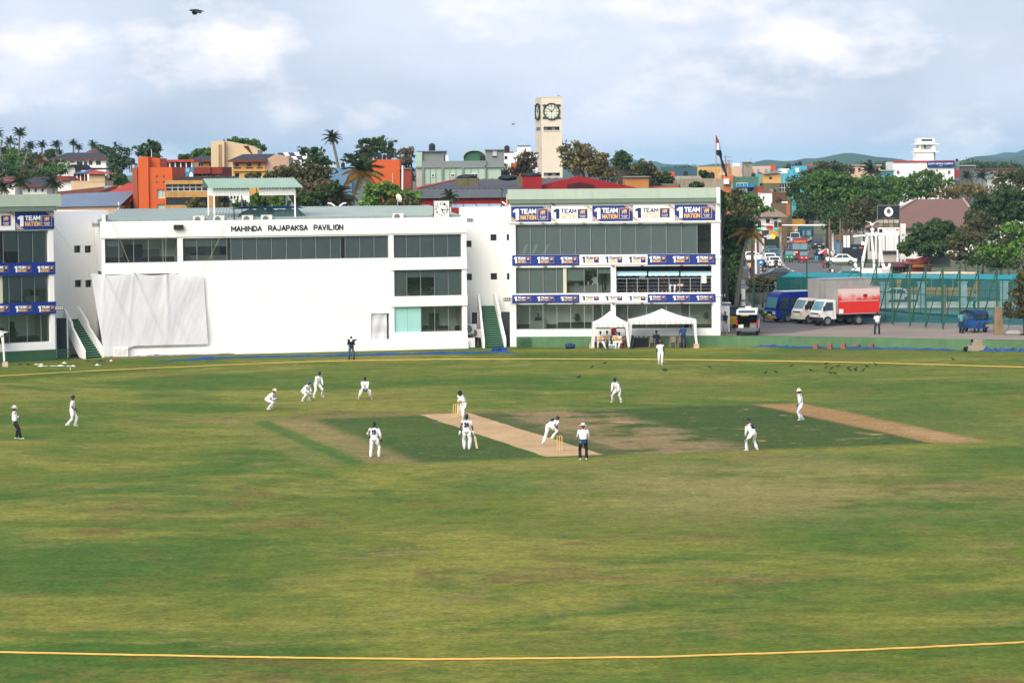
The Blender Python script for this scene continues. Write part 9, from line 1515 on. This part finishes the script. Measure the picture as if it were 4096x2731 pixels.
# --- street people
for k,(x,y,sh_,tr_,rz_,lab)in enumerate(((597,985,NAVYC,NAVYC,2,'tall walker in black at the left street corner'),(545,1008,JEAN,NAVYC,3,'walker in blue leftmost of the street corner group'),(592,1052,TEALC,NAVYC,1,'person in teal sitting low at the street corner'),(462,1068,M('shirt_lilac',(.35,.33,.45),.8,.1),TEALC,0,'person in lilac by the hedge at the street corner'),(685,1005,YVEST,TRB,2.5,'person with an orange backpack at the street corner'),(655,1010,CW,GREYC,1.2,'person in white at the street corner'),(1565,845,NAVYC,M('trousers_light_blue',(.08,.3,.45),.8,.1),3,'pedestrian in light blue trousers by the kerb'),(1583,800,JEAN,NAVYC,3.3,'pedestrian in blue behind the one in light trousers'),(1635,806,REDC,JEAN,2.8,'pedestrian in red near the stall umbrella'),(1610,790,CW,TRB,3.6,'pedestrian in white shirt near the stall umbrella'),(1660,910,NAVYC,REDC,2.6,'woman in dark dress on the right pavement'),(1715,915,CW,TRB,3,'pedestrian in white and black on the right pavement'),(1075,622,NAVYC,TRB,3,'pedestrian crossing far up the street'),(1785,850,M('dress_pale',(.5,.45,.48),.8,.1),NAVYC,3,'person in pale clothes by the diamond sign'),(2200,900,CW,TRB,3,'person in white near the anchor monument'))):
    q=G(zr(x,y),PG);person(lab,(q.x,q.y,PG),rz_,sh_,tr_,SKIND,hat='hair',shoes=SHB,sleeve=.5,fL=(-.1,.12,.08),fR=(.1,-.14,.08),group='people on the street')
q=AT(zn(1530,880),262);person('person in white shirt behind the practice nets',(q.x,262,PG),1.2,CW,NAVYC,SKIND,hat='hair',group='people on the street')
def moto(label,x,y,rz_,shirt_,hatm_):
    q=G(zr(x,y),PG);t=thing('motorcycle','motorcycle under the '+label,'motorcycle',(q.x,q.y+.8,PG),rz_);wheel(t,0,-.6,.3,.1);wheel(t,0,.62,.3,.09);g=MB();g.tube([(0,-.75,.62),(0,-.3,.72),(0,.1,.78),(0,.4,.68)],[(.06,.12),(.09,.14),(.13,.15),(.06,.08)],8);ob('body',g,DCAR,t,smooth=True);g=MB();g.bar((0,.45,.95),(0,.62,.3),.07);g.bar((-.32,.42,1.02),(.32,.42,1.02),.04);ob('fork',g,DARK,t);lamp_(t,'headlight',0,.56,.85,.16,.16,HEADL);lamp_(t,'taillight',0,-.84,.65,.14,.08,TAILL);lamp_(t,'number_plate',0,-.86,.5,.2,.16,PLATE)
    person(label,(q.x,q.y+.8,PG),rz_,shirt_,NAVYC,SKIND,hat='helmet',hatm=hatm_,shoes=SHB,pel=(0,-.15,.82),lean=12,fL=(-.2,.05,.28),fR=(.2,.05,.28),hL=(-.28,.42,1.05),hR=(.28,.42,1.05))
moto('motorcyclist in black nearest in the street',1030,952,0,NAVYC,BLACK);moto('motorcyclist left of the nearest white hatchback',868,978,0,NAVYC,BLACK);moto('motorcyclist beside the second white hatchback',860,818,0,GREYC,DARK);moto('oncoming motorcyclist left of the green three-wheeler',1148,775,pi,REDC,DARK)
# --- stumps
STM=M('stump_wood',(.62,.42,.12),.6,.1)
for lab,p in(('far set of three yellow stumps beside the batsman',f2(1934,515)),('near set of three yellow stumps beside the bowler',f3(1583,890))):
    q=G(p);t=thing('wicket',lab,'wicket',(q.x,q.y,0),atan2(PB.y,PB.x))
    for k in(-1,0,1):g=MB();g.cyl((k*.125,0,0),(k*.125,0,.735),.024,.022,8);ob('stump',g,STM,t)
    for k in(-1,1):g=MB();g.cyl((k*.125-k*.125,0,.745),(k*.125,0,.745),.014,n=6);ob('bail',g,STM,t)
q=G(f2(1675,405));g=MB();g.ell((0,0,.12),.045,10,6);tag(ob('cricket_ball',g,M('ball_red',(.35,.04,.02),.4,.1),None,(q.x,q.y,.35)),'red cricket ball in flight left of the far stumps','ball')
# --- crows
CROW=M('crow_black',(.010,.010,.012),.5,.2)
def crowmesh(peck):
    g=MB();a=-.5 if peck else .35;c,s_=cos(a),sin(a);f=lambda y,z:(0,y*c-z*s_,.17+y*s_+z*c);g.tube([f(-.34,-.02),f(-.2,0),f(-.06,0),f(.08,.01),f(.15,.04)],[(.01,.05),(.04,.04),(.07,.07),(.075,.07),(.045,.045)],8,side=(0,0,1));h_=f(.2,.07);g.ell(h_,(.045,.055,.045),8,5);g.tube([(0,h_[1]+.04,h_[2]),(0,h_[1]+.12,h_[2]-.02)],[.017,.004],5)
    for x in(-.03,.03):g.tube([(x,0,.14),(x,-.01,.06),(x,.01,0)],.008,4);g.bar((x,-.03,.005),(x,.05,.005),.02,.01)
    me=g.mesh('crow');me.materials.append(CROW);me.shade_smooth();return me
CM=[crowmesh(0),crowmesh(1)]
birds=[(f4,160,288,'small crow left of the walking fielder'),(f4,282,252,'crow facing away below the rope left of the walking fielder'),(f4,38,382,'crow standing far left of the flock behind the bowler'),(f4,835,320,'left one of two crows below the walking fielder'),(f4,855,315,'right one of two crows below the walking fielder'),(f4,1265,290,'single crow midway between the walking fielder and the flock'),(f4,1795,338,'left crow of the pair left of the flock'),(f4,1888,334,'right crow of the pair left of the flock'),(f5,163,278,'crow above the pair left of the flock'),(f5,345,318,'leftmost large crow of the flock'),(f5,490,258,'upper left crow of the flock'),(f5,492,292,'pecking crow under the upper left one'),(f5,543,298,'crow with spread wings in the flock left part'),(f5,603,278,'crow right of the upper left one'),(f5,530,345,'lower left crow of the flock'),(f5,573,348,'crow at the lowest row of the flock'),(f5,705,296,'upper crow of the middle pair in the flock'),(f5,708,314,'lower crow of the middle pair in the flock'),(f5,770,304,'upper crow right of the middle pair'),(f5,768,318,'lower crow right of the middle pair'),(f5,843,318,'small crow at the lower right of the flock'),(f5,872,282,'flat pecking crow at the right of the flock'),(f5,955,262,'rightmost crow of the flock'),(f5,1682,214,'lone crow beyond the rope far right')]
for k,(zf,x,y,lab)in enumerate(birds):
    q=G(zf(x,y));rnd=random.Random(k+5);o=ob('crow',CM[k%3==1],None,None,(q.x,q.y,0),rnd.choice((pi/2,-pi/2))+rnd.uniform(-.5,.5),scale=(.62,)*3);tag(o,lab,'crow','crows on the outfield')
for p,Y,lab,zoff in((z8(733,176),226.8,'crow perched on the top banner row',0),(z3(1493,91),401,'crow perched on top of the clock tower',0),(z3(960,978),234,'crow perched on the roof rod',0)):q=AT(p,Y);tag(ob('crow',CM[0],None,None,(q.x,Y,q.z),1.2,scale=(.8,)*3),lab,'crow')
def flycrow(p,Y,rz_,s_,lab,up=.5):
    t=thing('flying_crow',lab,'crow',AT(p,Y),rz_);t.scale=(s_,)*3;g=MB();g.tube([(0,-.3,0),(0,-.18,.01),(0,0,.02),(0,.14,.02),(0,.2,.03)],[(.008,.06),(.03,.035),(.065,.065),(.06,.055),(.035,.035)],8);g.ell((0,.23,.035),(.04,.05,.04),8,5);g.tube([(0,.26,.03),(0,.34,.02)],[.015,.003],5);ob('body',g,CROW,t,smooth=True)
    for s in(-1,1):g=MB();P=[(s*.04,.10,.03),(s*.28,.14,.03+up*.2),(s*.5,.02,.03+up*.42),(s*.46,-.10,.03+up*.38),(s*.25,-.10,.03+up*.16),(s*.04,-.1,.02)];g.loft([P,[(x,y,z+.012)for x,y,z in P]]);ob('wing',g,CROW,t)
flycrow((787,46),70,1.9,.62,'crow flying high in the upper left sky',-.35);flycrow(f5(1805,130),216,1.2,1.0,'crow flying low over the tarpaulin near the wall gap',.8);flycrow(z3(1065,350),260,1.0,.5,'tiny crow flying left of the clock tower',.5)
# --- lamps with curved white arms behind the pavilion
t=thing('double_lamp','double curved white lamp arms behind the pavilion roof','street lamp',(AT(z2(1522,890),240).x,240,.7));O=t.location.copy();z0_=AT(z2(1522,890),240).z-.7;g=MB();g.cyl((0,0,0),(0,0,z0_),.07,n=6);ob('pole',g,WP,t)
for s,xs in((-1,(1522,1500,1470,1435)),(1,(1522,1550,1580,1612))):P=[AT(z2(x,y),240)-O for x,y in zip(xs,(905,880,858,852))];g=MB();g.tube(P,[.06,.07,.08,.05],6);ob('lamp_arm',g,WP,t)
t=thing('roof_lamp_post','short black lamp post with a white globe on the pavilion roof','lamp',A.world(A.uz(z2(556,1010),.6)[0],.6,10.28),A.rz);g=MB();g.cyl((0,0,0),(0,0,1.3),.04,n=6);ob('post',g,BLACK,t);g=MB();g.ell((0,0,1.45),.12,8,6);ob('globe',g,WSIGN,t);g=MB();g.cyl((0,0,1.25),(0,0,1.34),.09,n=8);ob('collar',g,BLACK,t)
# ================================================================ air: thin haze over the whole place
hm=bpy.data.materials.new('haze_air');hm.use_nodes=True;t=hm.node_tree;t.nodes.remove(t.nodes['Principled BSDF'])
pv=t.nodes.new('ShaderNodeVolumePrincipled');pv.inputs['Color'].default_value=(.36,.74,1.0,1);pv.inputs["Density"].default_value=.00009;pv.inputs['Anisotropy'].default_value=0.0
t.links.new(pv.outputs[0],t.nodes['Material Output'].inputs['Volume'])
g=MB();g.box(-7000,7000,-600,9200,-1.2,72);hz=ob('haze',g,hm);hz['kind']='stuff'
